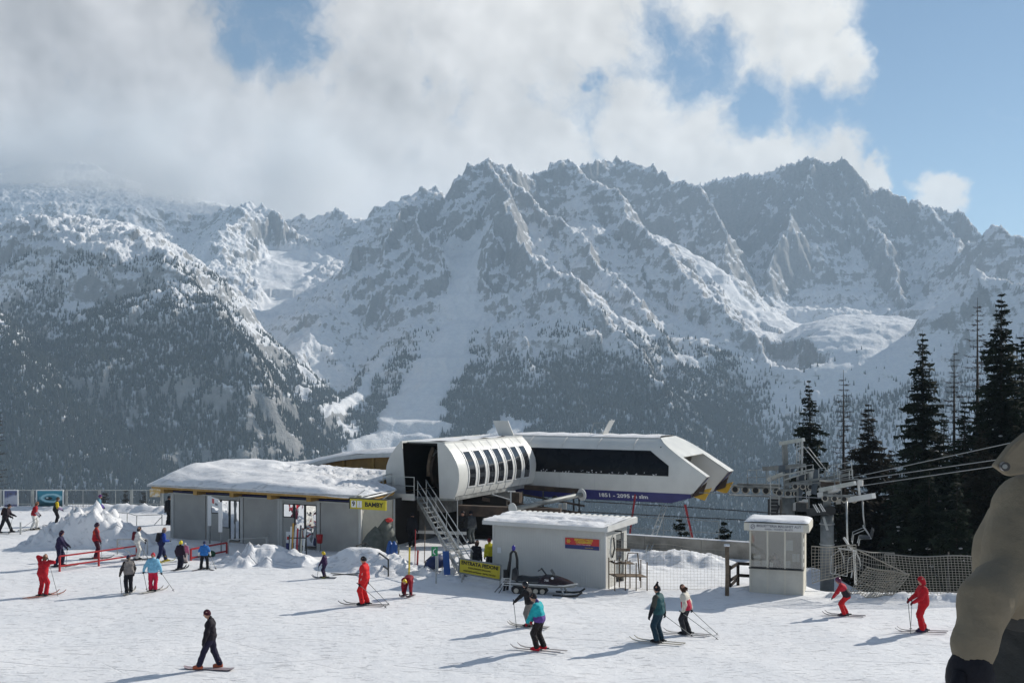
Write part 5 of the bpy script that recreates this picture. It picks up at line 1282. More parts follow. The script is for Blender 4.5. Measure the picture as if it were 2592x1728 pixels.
def pylon_front():
    c = Vector((17.0, 58.4, 0)); zg = gz(c.x, c.y)
    root = thing('lift_pylon', 'front round grey lift pylon with catwalk standing right of the ticket booth', 'pylon', (c.x, c.y, zg))
    Y = c.y
    b = MB(); b.tube([Vector((c.x, c.y, zg-0.4)), Vector((c.x, c.y, -0.2)), Vector((c.x, c.y, 1.55))], [0.37, 0.36, 0.34], 18); b.build('column', M('steel_grey'), root, smooth=True)
    for z in (-0.05, 1.05): b = MB(); b.disc((c.x, c.y, z), ZUP, 0.40, 0.05, 20); b.build('flange', M('galv'), root)
    b = MB(); b.tube([Vector((c.x, c.y, 1.5)), Vector((c.x, c.y, 3.05))], 0.22, 14); b.build('mast', M('steel_grey'), root, smooth=True)
    b = MB()
    for o in (0.0, 0.16): b.tube([ray(2083+o*20, 1308, Y-0.4), ray(2093+o*20, 1341, Y-0.4)], 0.035, 6)
    b.build('conduit', M('galv'), root)
    # leaning blue-grey plates
    for x0, x1, y0, y1, yy in ((2030, 2028, 1200, 1266, 61), (2068, 2065, 1188, 1250, 60)):
        a, d = ray(x0, y0, yy), ray(x1-6, y1, yy); b = MB(); b.bar(a, d, 0.30, 0.10); b.build('side_plate', M('steel_blue'), root)
    b = MB(); b.disc(ray(2101, 1224, Y+0.3), ZUP, 0.50, 0.34, 26); b.build('deflection_drum', M('rust_steel'), root)
    b = MB(); b.disc(ray(2101, 1216, Y+0.3), ZUP, 0.56, 0.05, 26); b.disc(ray(2101, 1233, Y+0.3), ZUP, 0.54, 0.04, 26); b.build('drum_rim', M('wheel_rim'), root)
    b = MB(); b.bar(ray(2076, 1254, Y+0.8), ray(2120, 1234, Y-0.8), 0.35, 0.30); b.build('cross_arm', M('hut_white'), root)
    b = MB(); b.bar(ray(2120, 1269, Y), ray(2212, 1254, Y-2.0), 0.30, 0.27); b.build('cross_arm', M('hut_white'), root)
    b = MB(); b.bar(ray(2075, 1240, Y), ray(2165, 1222, Y-1.5), 0.24, 0.22); b.build('cross_arm', M('galv'), root)
    b = MB(); b.disc(ray(2138, 1272, Y-0.5), W, 0.20, 0.10, 20); b.build('rope_wheel', M('rubber'), root)
    b = MB(); b.bar(ray(2045, 1296, Y+0.4), ray(2110, 1290, Y-0.4), 0.45, 0.40); b.build('lower_beam', M('steel_dark'), root)
    b = MB(); b.disc(ray(2104, 1292, Y-0.7), W, 0.24, 0.12, 20); b.build('rope_wheel', M('rubber'), root)
    sheave_train(root, ray(2125, 1262, Y-0.6)+ZUP*0.0, U, 4, 0.5, 0.18, W)
    for o in (0, 1):
        b = MB(); b.bar(ray(2058+o*14, 1276-o*2, Y-0.6), ray(2070+o*14, 1296-o*2, Y-0.6), 0.05); b.bar(ray(2063+o*14, 1276-o*2, Y-0.6), ray(2075+o*14, 1296-o*2, Y-0.6), 0.05); b.build('step_bars', M('hut_white'), root)
    # cat walks with railings
    b = MB(); railing(b, [ray(2072, 1214, 59.6), ray(2090, 1212, 59.2), ], 0.62); railing(b, [ray(2096, 1214, 59), ray(2120, 1210, 58.4), ray(2156, 1203, 57.2)], 0.74); railing(b, [ray(2124, 1220, 58.4), ray(2150, 1214, 57.6), ray(2158, 1212, 57.2)], 0.5); b.build('guard_rail', M('galv'), root)
    b = MB(); b.bar(ray(2060, 1222, 59.6), ray(2165, 1212, 57.0), 0.5, 0.05); b.build('catwalk', M('steel_grey'), root)
    b = MB(); b.bar(ray(1985, 1214, 61.5), ray(2062, 1190, 60), 0.06); b.bar(ray(2000, 1240, 61.5), ray(2060, 1215, 60), 0.05); b.bar(ray(2036, 1190, 61.5), ray(2042, 1262, 61.3), 0.04); b.bar(ray(2072, 1186, 60), ray(2080, 1262, 60), 0.04); b.bar(ray(2096, 1210, 59), ray(2090, 1285, 58.6), 0.03); b.build('brace', M('galv'), root)
    b = MB(); b.cbox(ray(2052, 1221, 60.6), 0.5, 0.3, 0.25, U, W); b.cbox(ray(2055, 1204, 60.6), 0.4, 0.4, 0.5, U, W); b.build('motor', M('galv'), root)
    b = MB(); b.bar(ray(2172, 1216, 57.3), ray(2176, 1252, 57.3), 0.10); b.cbox(ray(2178, 1222, 57.3), 0.25, 0.25, 0.3, U, W); b.build('rope_catcher', M('hut_white'), root)
    sheave_train(root, ray(2052, 1232, 60.2), U, 5, 0.42, 0.17, W)
    b = MB(); b.bar(ray(1985, 1226, 61.5), ray(2150, 1200, 58.2), 0.12, 0.14); b.build('cross_arm', M('steel_grey'), root)
    b = MB(); railing(b, [ray(2000, 1216, 61.2), ray(2020, 1213, 60.8), ray(2040, 1210, 60.4), ray(2058, 1207, 60.0)], 0.7); b.build('guard_rail', M('galv'), root)
    for px, y0, y1, yy, w in ((2018, 1204, 1290, 60.9, 0.09), (2046, 1196, 1300, 60.3, 0.07), (2088, 1190, 1300, 59.0, 0.08), (2112, 1196, 1262, 58.0, 0.06), (2128, 1200, 1268, 57.6, 0.05)):
        b = MB(); b.bar(ray(px, y0, yy), ray(px+2, y1, yy), w); b.build('upright', M('steel_grey'), root)
    b = MB(); b.cbox(ray(2030, 1282, 60.6), 0.6, 0.5, 0.5, U, W); b.build('gear_box', M('steel_dark'), root)
    b = MB(); b.disc(ray(2048, 1247, 60.2), W, 0.14, 0.12, 16); b.build('rope_wheel', M('galv'), root)
pylon_front()

def rope(label, pts, r, m, sag=0.0, n=14):
    a, c = Vector(pts[0]), Vector(pts[-1]); path = []
    P = [Vector(p) for p in pts]
    for p, q in zip(P[:-1], P[1:]):
        for i in range(n):
            k = i/n; path.append(p.lerp(q, k)-ZUP*sag*4*k*(1-k))
    path.append(P[-1]); b = MB(); b.tube(path, r, 5)
    tag(b.build('cable', m, None), label, 'cable', None)
def up_line(px, py, Y, ex, ey):
    """a rope climbing to the right along the lift axis, seen through (px,py) and (ex,ey), carried on past the frame"""
    a = ray(px, py, Y); s = on_u(Vector((a.x, a.y, 0)), ex); e = a+U*s; e.z = CAMZ-(ey-HY)/FPX*e.y
    d = e-a; return a, a+d*3.0
for i, (px, py, Y, ex, ey, lab) in enumerate([(2165, 1206, 57.6, 2573, 1117, 'upper steel cable rising to the right past the conifers'), (2168, 1214, 57.4, 2529, 1162, 'middle steel cable rising to the right past the conifers'), (2185, 1228, 57.2, 2521, 1179, 'lowest steel cable rising to the right past the conifers')]):
    a, e = up_line(px, py, Y, ex, ey); rope(lab, [a, e], 0.022, M('rope_light'))
rope('upper dark haul rope passing under the blue nose', [ray(1478, 1268, 62.4), ray(1760, 1284, 61.0), ray(1990, 1300, 60.0)], 0.03, M('cable'))
rope('lower dark haul rope passing under the blue nose', [ray(1462, 1294, 60.8), ray(1900, 1316, 59.0), ray(2060, 1322, 58.0)], 0.03, M('cable'))
rope('haul rope from the front nose tip to the pylons', [ray(1770, 1246, 61.8), ray(1900, 1250, 60.5), ray(2125, 1262, 57.8)], 0.025, M('rope_light'))
rope('haul rope from the rear nose tip over the rope wheels', [ray(1848, 1226, 66.0), ray(1990, 1232, 63.0), ray(2165, 1206, 57.6)], 0.025, M('rope_light'))

def chair(label, top, hang, tiltv, seat_dir):
    """four seat chair: hanger, seat frame, backrest, foot rest"""
    root = thing('lift_chair', label, 'chair', top)
    f = seat_dir.normalized(); s = f.cross(ZUP).normalized(); dn = (-ZUP+tiltv).normalized()
    low = top+dn*hang
    b = MB(); b.tube([top, top+dn*hang*0.45, top+dn*hang*0.72-f*0.05], 0.045, 8); b.build('hanger', M('galv'), root, smooth=True)
    c = top+dn*hang*0.72
    b = MB(); b.bar(c-s*0.55, c+s*0.55, 0.07); 
    for o in (-0.5, 0.5):
        b.tube([c+s*o, c+s*o+dn*0.45-f*0.28, low+s*o-f*0.34+ZUP*0.05, low+s*o+f*0.25, low+s*o+f*0.32-ZUP*0.35], 0.035, 6)
    b.build('seat_frame', M('galv'), root)
    b = MB(); b.box(low-s*0.62-f*0.25, s*1.24, f*0.5, ZUP*0.07); b.build('seat', M('steel_dark'), root, bevel=0.02)
    b = MB(); b.box(low-s*0.62-f*0.30+ZUP*0.08, s*1.24, -f*0.06, ZUP*0.42-f*0.1); b.build('backrest', M('steel_dark'), root, bevel=0.02)
    b = MB(); b.tube([c+s*0.52+dn*0.1, c+s*0.52+f*0.55+dn*0.35, low+s*0.5+f*0.62-ZUP*0.25, low-s*0.5+f*0.62-ZUP*0.25, c-s*0.52+f*0.55+dn*0.35, c-s*0.52+dn*0.1], 0.022, 6); b.build('safety_bar', M('galv'), root)
    return root
chair('empty chair hanging high beside the long white pylon arm', ray(2183, 1262, 57.0), 2.05, Vector((0.05, 0, 0)), Vector((-0.75, 0.2, 0)))
chair('empty chair hanging low on a long pole behind the net', ray(2143, 1268, 52.5), 3.25, Vector((0.015, 0, 0)), Vector((-0.8, -0.5, 0)))
b = MB(); b.tube([ray(2136, 1360, 46.5), ray(2150, 1382, 46.2), ray(2162, 1395, 46.0), ray(2166, 1480, 45.6)], 0.05, 8); tag(b.build('net_pole', M('hut_white'), None, smooth=True), 'bent white pole leaning at the corner of the slack net', 'pole')

# ================================================================ safety nets
def net(name, label, P00, P10, P11, P01, pitch, m, r, nu=None, sag=0.06, edge=None):
    """knotted net as a lattice of cords between four corners (bottom left, bottom right, top right, top left)"""
    root = thing(name, label, 'net', P00)
    L = (P10-P00).length; H = (P01-P00).length; nu = nu or max(4, int(L/pitch)); nv = max(3, int(H/pitch))
    def Q(i, j):
        a = i/nu; c = j/nv; p = P00.lerp(P10, a).lerp(P01.lerp(P11, a), c)
        return p+Vector((0, 0.10*math.sin(a*9+c*2), -sag*math.sin(a*math.pi*max(1, round(L/3)))**2*c))
    b = MB()
    for i in range(nu+1): b.tube([Q(i, j) for j in range(0, nv+1, max(1, nv//6))]+[Q(i, nv)], r, 3, cap=False)
    for j in range(nv+1): b.tube([Q(i, j) for i in range(0, nu+1, 2)]+[Q(nu, j)], r, 3, cap=False)
    o = b.build('netting', m, root); o['kind'] = 'stuff'
    b = MB(); b.tube([Q(i, nv) for i in range(nu+1)], r*2.2, 4); b.build('top_cord', edge or m, root)
    b = MB(); b.tube([Q(i, 0) for i in range(nu+1)], r*2.0, 4); b.build('bottom_cord', edge or m, root)
    return root
G = lambda px, py, dz=0: gpt(px, py)+ZUP*dz
net('safety_net', 'upright square mesh safety net along the right edge of the piste', G(2262, 1508, 0.02), G(2760, 1512, 0.02), G(2760, 1512, 1.66), G(2240, 1509, 1.78), 0.125, M('net_grey'), 0.011)
net('safety_net', 'short upright net between the ticket booth and the pylon', G(2056, 1507, 0.5), G(2165, 1507, 0.9), G(2165, 1507, 1.95), G(2056, 1507, 1.98), 0.13, M('net_tan'), 0.011)
net('safety_net', 'upright net behind the slack net right of the pylon', G(2165, 1508, 0.6), G(2262, 1508, 0.02), G(2262, 1508, 1.74), G(2165, 1508, 1.80), 0.125, M('net_grey'), 0.011)
net('safety_net', 'slack pale net panel slumped forward at the piste edge', G(2140, 1509, 0.0), G(2261, 1511, 0.0), ray(2300, 1452, 42.9), ray(2196, 1436, 43.6), 0.115, M('net_tan'), 0.015, sag=0.0)
b = MB(); b.tube([ray(2150, 1380, 44.0), ray(2225, 1417, 43.4), ray(2300, 1453, 42.9)], 0.028, 5); tag(b.build('guy_rope', M('net_tan'), None), 'pale taut rope running down to the slack net corner', 'rope')
net('safety_net', 'thin pale net strung between the service hut and the wooden post', G(1540, 1490, 0.0), G(1836, 1492, 0.0), G(1836, 1492, 1.62), G(1540, 1490, 2.1), 0.14, M('net_tan'), 0.003)
for px, lab in ((2262, 'net post where the slack net ends'), (2400, 'net post in the middle of the right hand net'), (2540, 'net post behind the bystander in the tan jacket')):
    g = gpt(px, 1507); b = MB(); b.tube([g-ZUP*0.2, g+ZUP*1.75], 0.035, 8); tag(b.build('net_post', M('steel_dark'), None, smooth=True), lab, 'post')

# ================================================================ wooden post and fence by the booth
g = gpt(1840, 1498)
b = MB(); b.tube([g-ZUP*0.2, g+ZUP*1.0+Vector((0.02, 0, 0)), g+ZUP*2.0], 0.085, 9); t = thing('wooden_post', 'rough round wooden post left of the ticket booth', 'post', g); b.build('trunk', M('wood_post'), t, smooth=True)
b = MB(); b.disc(g+ZUP*2.03, ZUP, 0.12, 0.08, 10); b.build('snow_cap', snowm(), t, smooth=True)
t = thing('wooden_fence', 'dark wooden handrail fence between the post and the booth', 'fence', gpt(1846, 1496))
a0, a1, a2 = gpt(1846, 1490), gpt(1868, 1480), gpt(1902, 1482)
for h in (0.42, 0.92):
    b = MB(); b.bar(a0+ZUP*(h-0.12), a1+ZUP*h, 0.05, 0.13); b.build('rail', M('wood_dark'), t); b = MB(); b.bar(a1+ZUP*h, a2+ZUP*h, 0.05, 0.13); b.build('rail', M('wood_dark'), t)
for p in (a0, a1): b = MB(); b.bar(p-ZUP*0.1, p+ZUP*0.95, 0.11); b.build('post', M('wood_dark'), t)
b = MB(); b.bar(a0+ZUP*0.05, a1+ZUP*0.3, 0.05, 0.12); b.build('rail', M('wood_dark'), t)

# ================================================================ clutter by the hut and stair
def steel_table():
    a, c = gpt(1556, 1494), gpt(1638, 1494); X = (c-a).normalized(); Yv = Vector((-X.y, X.x, 0)); L = (c-a).length
    root = thing('steel_stand', 'rusty two-tier steel stand with snow at the hut corner', 'stand', a)
    for s in (0, 0.33, 0.66, 1.0):
        for t in (0, 0.7):
            b = MB(); p = a+X*L*s+Yv*t; b.bar(Vector((p.x, p.y, a.z-0.1)), Vector((p.x, p.y, a.z+(1.25 if s < 0.5 else 1.1))), 0.045); b.build('leg', M('wood_post'), root)
    for z in (0.55, 1.08):
        b = MB(); b.box(a+ZUP*z, X*L*(1.0 if z < 1 else 0.62), Yv*0.7, ZUP*0.035); b.build('shelf', M('wood_post'), root)
    b = MB(); b.grid([[a+X*L*s+Yv*t+ZUP*(1.12+0.06*math.sin(s*9+t*4)) for s in np.linspace(0.02, 0.5, 8)] for t in (0.03, 0.3, 0.65)]); b.build('snow_layer', snowm(), root, smooth=True)
    b = MB(); b.tube([a+X*L*0.55+Yv*0.7+ZUP*1.0, a+X*L*0.6+Yv*0.7+ZUP*1.45, a+X*L*0.9+Yv*0.7+ZUP*1.45, a+X*L*0.97+Yv*0.7+ZUP*0.3], 0.03, 6); b.build('hoop', M('wood_post'), root)
    b = MB(); b.box(a+X*L*0.25+Yv*0.8+ZUP*1.5, X*L*0.45, Yv*0.05, ZUP*0.12); b.build('board', M('wood_post'), root)
steel_table()

def snowmobile():
    a, c = gpt(1296, 1499), gpt(1462, 1504); c.y = a.y-0.55; X = (c-a); X.z = 0; X.normalize(); S = Vector((-X.y, X.x, 0)); z0 = a.z
    O = Vector((a.x, a.y, z0)); L = 2.85
    root = thing('snowmobile', 'black and dark red snowmobile parked against the hut wall', 'snowmobile', O)
    def P(s, w, z): return O+X*s+S*w+ZUP*z
    def loft(name, secs, m, smooth=True):
        b = MB(); b.grid([[P(s, w*math.cos(k*math.pi/8), z0_+h*math.sin(k*math.pi/8)**0.8 if 0 < k < 8 else z0_) for k in range(9)] for (s, w, z0_, h) in secs])
        for (s, w, z0_, h), fl in ((secs[0], 1), (secs[-1], 0)):
            ring = [P(s, w*math.cos(k*math.pi/8), z0_+h*math.sin(k*math.pi/8)**0.8 if 0 < k < 8 else z0_) for k in range(9)]
            b.add(ring, [tuple(range(9)) if fl else tuple(range(8, -1, -1))])
        return b.build(name, m, root, smooth=smooth)
    bp, rd = M('black_plastic'), mat('sled_red', (0.016, 0.004, 0.006), rough=0.25, spec=0.5)
    loft('hood', [(1.15, 0.30, 0.48, 0.22), (1.4, 0.40, 0.46, 0.34), (1.7, 0.42, 0.44, 0.36), (2.0, 0.40, 0.42, 0.30), (2.3, 0.32, 0.42, 0.20), (2.55, 0.16, 0.42, 0.08)], rd)
    loft('seat', [(0.15, 0.20, 0.52, 0.16), (0.4, 0.24, 0.52, 0.22), (0.8, 0.24, 0.50, 0.20), (1.2, 0.22, 0.50, 0.24)], bp)
    loft('backrest', [(0.02, 0.18, 0.55, 0.42), (0.14, 0.22, 0.55, 0.50), (0.26, 0.18, 0.55, 0.40)], bp)
    b = MB(); b.prism([P(-0.1, -0.26, 0.42), P(1.3, -0.26, 0.40), P(2.2, -0.26, 0.40), P(2.72, -0.26, 0.46), P(2.6, -0.26, 0.34), P(1.4, -0.26, 0.28), P(0.0, -0.26, 0.34)], S*0.52); b.build('chassis', M('steel_grey'), root, bevel=0.02)
    b = MB(); b.tube([P(-0.15, -0.30, 0.44), P(1.3, -0.38, 0.42), P(2.2, -0.38, 0.42), P(2.75, -0.2, 0.50)], 0.03, 6); b.build('side_strip', M('hut_white'), root)
    b = MB(); pts = [(0.0, 0.10), (0.12, 0.0), (1.35, 0.0), (1.5, 0.12), (1.35, 0.30), (0.2, 0.34), (0.0, 0.25)]
    b.prism([P(s, -0.2, z) for s, z in pts], S*0.40); b.build('track', M('rubber'), root, bevel=0.03)
    for s in (0.22, 0.62, 1.02, 1.3): b = MB(); b.disc(P(s, -0.22, 0.13), S, 0.10, 0.06, 14); b.build('track_wheel', M('wheel_rim'), root)
    for w in (-0.42, 0.42):
        b = MB(); b.tube([P(1.75, w, 0.03), P(2.4, w, 0.02), P(2.75, w, 0.06), P(2.95, w, 0.2)], 0.045, 6); sk = b.build('ski', bp, root, smooth=True)
        b = MB(); b.bar(P(2.2, w, 0.04), P(2.05, w*0.6, 0.40), 0.06); b.build('spindle', M('galv'), root)
    b = MB(); b.tube([P(1.45, 0, 0.75), P(1.25, 0, 1.0)], 0.03, 6); b.tube([P(1.15, -0.36, 0.98), P(1.25, 0, 1.02), P(1.15, 0.36, 0.98)], 0.022, 6); b.build('handlebar', M('steel_dark'), root)
    b = MB(); b.grid([[P(1.62+0.14*k-0.0, w, 0.78+0.22*(1-k)) for w in (-0.24, -0.1, 0.1, 0.24)] for k in (0, 0.5, 1)]); b.build('windscreen', M('window_glass'), root, smooth=True)
    b = MB(); b.ball(P(1.72, -0.30, 0.70), 0.06, 0.08, 0.05); b.build('headlight', M('sign_white'), root)
    b = MB()
    for k in range(4): b.bar(P(-0.35, -0.25, 0.34+k*0.09), P(-0.02, -0.25, 0.34+k*0.09), 0.03)
    for s in (-0.35, -0.02): b.bar(P(s, -0.25, 0.25), P(s, -0.25, 0.66), 0.03)
    b.build('rear_rack', M('hut_white'), root)
    text('700', P(1.5, -0.425, 0.62), X, ZUP, 0.12, M('sign_white'), parent=root)
snowmobile()
def tow_rack():
    g = gpt(1288, 1494); root = thing('tow_hanger', 'black padded hoop stand with a blue lamp beside the snowmobile', 'stand', g)
    Y = g.y; 
    b = MB(); b.tube([ray(1284, 1492, Y), ray(1291, 1420, Y), ray(1293, 1400, Y), ray(1299, 1393, Y), ray(1306, 1398, Y), ray(1309, 1415, Y), ray(1309, 1478, Y)], 0.055, 8); b.build('hoop', M('rubber'), root, smooth=True)
    b = MB(); b.tube([ray(1275, 1497, Y), ray(1290, 1420, Y)], 0.05, 8); b.build('leg', M('rubber'), root)
    b = MB(); b.ball(ray(1300, 1386, Y), 0.08, 0.08, 0.12); b.build('lamp', mat('blue_lamp', (0.04, 0.03, 0.28), rough=0.2), root, smooth=True)
    b = MB(); b.cbox(ray(1279, 1452, Y), 0.16, 0.2, 0.35); b.build('pad', M('rubber'), root)
    for x0, y0, x1, y1, lab in ((1252, 1498, 1278, 1468, 'thin pole leaning left of the black hoop stand'), (1263, 1500, 1281, 1470, 'thin pole leaning against the black hoop stand')):
        a, c = gpt(x0, y0), ray(x1, y1, Y-0.1); b = MB(); b.tube([a, c, a.lerp(c, 1.35)], 0.018, 6); tag(b.build('ski_pole', M('steel_dark'), None), lab, 'pole')
tow_rack()
def tarp_heap():
    g = gpt(965, 1408); root = thing('covered_machine', 'dark green tarpaulin covered machine beside the beige end wall', 'machine', g)
    for (px, py, r, h, m, nm) in ((950, 1404, 0.75, 1.55, 'tarp', 'cover'), (975, 1402, 0.7, 1.9, 'tarp', 'cover')):
        p = gpt(px, py); b = MB(); rows = []
        for k in range(9):
            f = k/8.0; rr = r*(1-f**3.0)*0.80+0.10*(1-f)+0.01; rows.append([p+Vector((rr*math.cos(a)*(1+0.13*math.sin(a*5+k)), rr*0.8*math.sin(a)*(1+0.13*math.cos(a*4)), h*f-0.1)) for a in np.linspace(0, 2*math.pi, 22)])
        b.grid(rows); b.build(nm, M(m), root, smooth=True)
    p = gpt(985, 1402); b = MB(); b.ball(p+ZUP*1.72, 0.2, 0.2, 0.12); b.build('red_cowl', M('sign_red'), root, smooth=True)
    for px, py, lab in ((986, 1412, 'left blue plastic sack leaning on the covered machine'), (997, 1413, 'right blue plastic sack leaning on the covered machine')):
        p = gpt(px, py); b = MB(); b.tube([p-ZUP*0.05, p+ZUP*0.3, p+ZUP*0.65+Vector((0.03, 0, 0)), p+ZUP*0.85], [0.16, 0.19, 0.15, 0.05], 10); tag(b.build('sack', M('blue_plastic'), None, smooth=True), lab, 'sack')
tarp_heap()
def poles_and_small():
    for (px, py, top, m, r, lab) in ((1050, 1436, 1340, 'red_paint', 0.018, 'thin dark red marker pole, left of three under the landing'), (1056, 1438, 1392, 'red_paint', 0.045, 'thick red marker pole under the landing'), (1074, 1425, 1330, 'wood_post', 0.02, 'thin brown marker pole nearest the stair'), (1035, 1448, 1385, 'ink_yellow', 0.04, 'pale yellow ski stood upright in the trodden snow')):
        g = gpt(px, py); b = MB(); b.tube([g-ZUP*0.1, ray(px+2, top, g.y)], r, 6); tag(b.build('marker_pole', M(m), None), lab, 'pole')
    # phone sign
    g = gpt(1104, 1476); root = thing('phone_sign', 'small green telephone sign on a grey post', 'sign', g)
    b = MB(); b.tube([g-ZUP*0.1, ray(1104, 1402, g.y)], 0.03, 8); b.build('post', M('galv'), root)
    p, q = ray(1092, 1406, g.y-0.05), ray(1108, 1383, g.y-0.05); b = MB(); b.box(p, (q.x-p.x, 0, 0), (0, 0.03, 0), (0, 0, q.z-p.z)); pl = b.build('plate', M('sign_green'), root)
    c = (p+q)/2-Vector((0, 0.012, 0)); b = MB(); b.tube([c+Vector((0.06, 0, 0.12)), c+Vector((-0.04, 0, 0.05)), c+Vector((-0.05, 0, -0.06)), c+Vector((0.03, 0, -0.13))], 0.025, 6); b.build('handset', M('sign_white'), pl)
    # blue panel leaning at the stair foot
    a, c = gpt(1124, 1462), gpt(1140, 1458); z1 = ray(1124, 1396, a.y).z; b = MB(); b.box(Vector((a.x, a.y, a.z+0.12)), Vector((c.x-a.x+0.05, 0.1, 0)), Vector((0, 0.05, 0)), Vector((-0.08, 0.15, z1-a.z-0.12))); tag(b.build('blue_panel', M('blue_plastic'), None), 'blue panel leaning against the foot of the stair', 'panel')
    # rescue sledge
    g = gpt(1098, 1448); root = thing('rescue_sledge', 'dark blue covered sledge lying beside the stair', 'sledge', g)
    b = MB(); b.tube([g+Vector((-0.35, 0, 0.15)), g+Vector((-0.1, 0.1, 0.35)), g+Vector((0.25, 0.3, 0.42)), g+Vector((0.55, 0.5, 0.30))], [0.15, 0.30, 0.32, 0.12], 12); b.build('cover', mat('navy_cloth', (0.015, 0.03, 0.11), rough=0.6, var=0.3), root, smooth=True)
    b = MB(); b.tube([g+Vector((-0.45, -0.2, 0.05)), g+Vector((-0.35, -0.2, 0.5)), g+Vector((-0.1, -0.15, 0.72)), g+Vector((0.4, 0.1, 0.8))], 0.025, 6); b.build('handle', M('steel_dark'), root)
    # litter bin
    g = gpt(809, 1396); root = thing('litter_bin', 'dark red litter bin on a post by the glazed door', 'bin', g)
    b = MB(); b.tube([g-ZUP*0.05, g+ZUP*0.5], 0.025, 6); b.build('post', M('galv'), root)
    b = MB(); b.tube([g+ZUP*0.45, g+ZUP*0.9], [0.14, 0.17], 14); b.build('basket', M('red_paint'), root, smooth=True)
    # notice board and ski rack in front of the door
    a = gpt(727, 1394); root = thing('notice_board', 'white and navy notice board with red print before the door', 'sign', a)
    p = ray(724, 1345, a.y); wd = 20/FPX*a.y; hh = p.z-a.z-0.1
    b = MB(); b.box(Vector((p.x, a.y, a.z+0.1+hh*0.36)), (wd, 0, 0), (0, 0.05, 0), (0, 0, hh*0.64)); bo = b.build('board', M('sign_white'), root)
    b = MB(); b.box(Vector((p.x, a.y, a.z+0.0)), (wd, 0, 0), (0, 0.05, 0), (0, 0, hh*0.36+0.095)); b.build('base_panel', M('sign_navy'), root)
    b = MB(); b.box(Vector((p.x+0.05, a.y-0.008, a.z+0.1+hh*0.55)), (wd*0.65, 0, 0), (0, 0.006, 0), (0, 0, 0.16)); b.build('red_print', M('sign_red'), bo)
    g = gpt(750, 1404); root = thing('ski_rack', 'ski rack crowded with white and orange skis by the door', 'rack', g)
    b = MB(); b.bar(g+Vector((-0.35, 0, 0)), g+Vector((-0.35, 0, 1.0)), 0.05); b.bar(g+Vector((0.5, 0, 0)), g+Vector((0.5, 0, 1.0)), 0.05); b.bar(g+Vector((-0.35, 0, 0.85)), g+Vector((0.5, 0, 0.85)), 0.05); b.bar(g+Vector((-0.35, 0, 0.25)), g+Vector((0.5, 0, 0.25)), 0.05); b.build('rack_frame', M('steel_dark'), root)
    rr = random.Random(11); cs = [(0.75, 0.75, 0.72), (0.55, 0.3, 0.05), (0.7, 0.7, 0.7), (0.45, 0.05, 0.06), (0.1, 0.1, 0.12), (0.65, 0.62, 0.5)]
    for i in range(7):
        x = -0.28+i*0.11; col = cs[i % 6]; b = MB(); hgt = 1.25+rr.random()*0.35
        b.bar(g+Vector((x, -0.18, 0.0)), g+Vector((x+rr.uniform(-.08, .08), 0.12, hgt)), 0.085, 0.02, up=(0, 1, 0)); o = b.build('ski', mat('ski_%d' % (i % 6), col, rough=0.35), root)
    # skis lying in the shade
    for (x0, y0, x1, y1, lab) in ((838, 1451, 905, 1446, 'dark ski lying flat on the shaded snow, farther of two'), (842, 1456, 912, 1452, 'dark ski lying flat on the shaded snow, nearer of two')):
        a, c = gpt(x0, y0), gpt(x1, y1); b = MB(); b.bar(a+ZUP*0.03, c+ZUP*0.03, 0.07, 0.02); tag(b.build('ski', M('steel_dark'), None), lab, 'ski')
    # litter bag between the banners and the child
    p = gpt(532, 1408); b = MB(); b.ball(p+ZUP*0.14, 0.28, 0.2, 0.18); tag(b.build('green_bag', mat('green_cloth', (0.02, 0.09, 0.04), rough=0.7, var=0.3), None, smooth=True), 'small dark green bag by the short red frame', 'bag')
    # stake in the snow at the far left
    g = gpt(52, 1352); b = MB(); b.tube([g-ZUP*0.1, g+ZUP*0.7], 0.05, 8); tag(b.build('stake', M('galv'), None), 'short grey stake left of the big snow heap', 'stake')
poles_and_small()
# ================================================================ conifers
def needle_mat(name, a, b_, snow=0.0):
    m = bpy.data.materials.new(name); m.use_nodes = True; T = NT(m.node_tree); bs = T.n['Principled BSDF']
    pos = T.node('ShaderNodeNewGeometry').outputs['Position']; n = T.noise(pos, 1.3, 4.0, 0.6)
    T.put(bs.inputs['Base Color'], T.mix(T.ramp(n, 0.3, 0.7), (*a, 1), (*b_, 1))); bs.inputs['Roughness'].default_value = 0.8; bs.inputs['Specular IOR Level'].default_value = 0.12
    return m
NEEDLE = [needle_mat('spruce_needles', (0.009, 0.016, 0.010), (0.026, 0.036, 0.019)), needle_mat('spruce_needles_brown', (0.018, 0.017, 0.011), (0.040, 0.034, 0.021))]
BARK = mat('bark', (0.035, 0.026, 0.020), rough=0.95, var=0.4, vscale=4, bump=0.5, bscale=15)
TWIG = mat('larch_twigs', (0.040, 0.030, 0.023), rough=0.95, var=0.3)
def frost_patch(root, base, H, R, rng, n):
    b = MB()
    for i in range(n):
        f = rng.uniform(0.05, 0.6); a = rng.uniform(0, 6.28); r = R*(1-f)*rng.uniform(0.5, 0.95); p = base+Vector((r*math.cos(a), r*math.sin(a), H*f)); s = rng.uniform(0.04, 0.13)
        b.ball(p, s*1.3, s, s*0.5, 6, 4)
    o = b.build('snow_clumps', snowm(), root); o['kind'] = 'stuff'
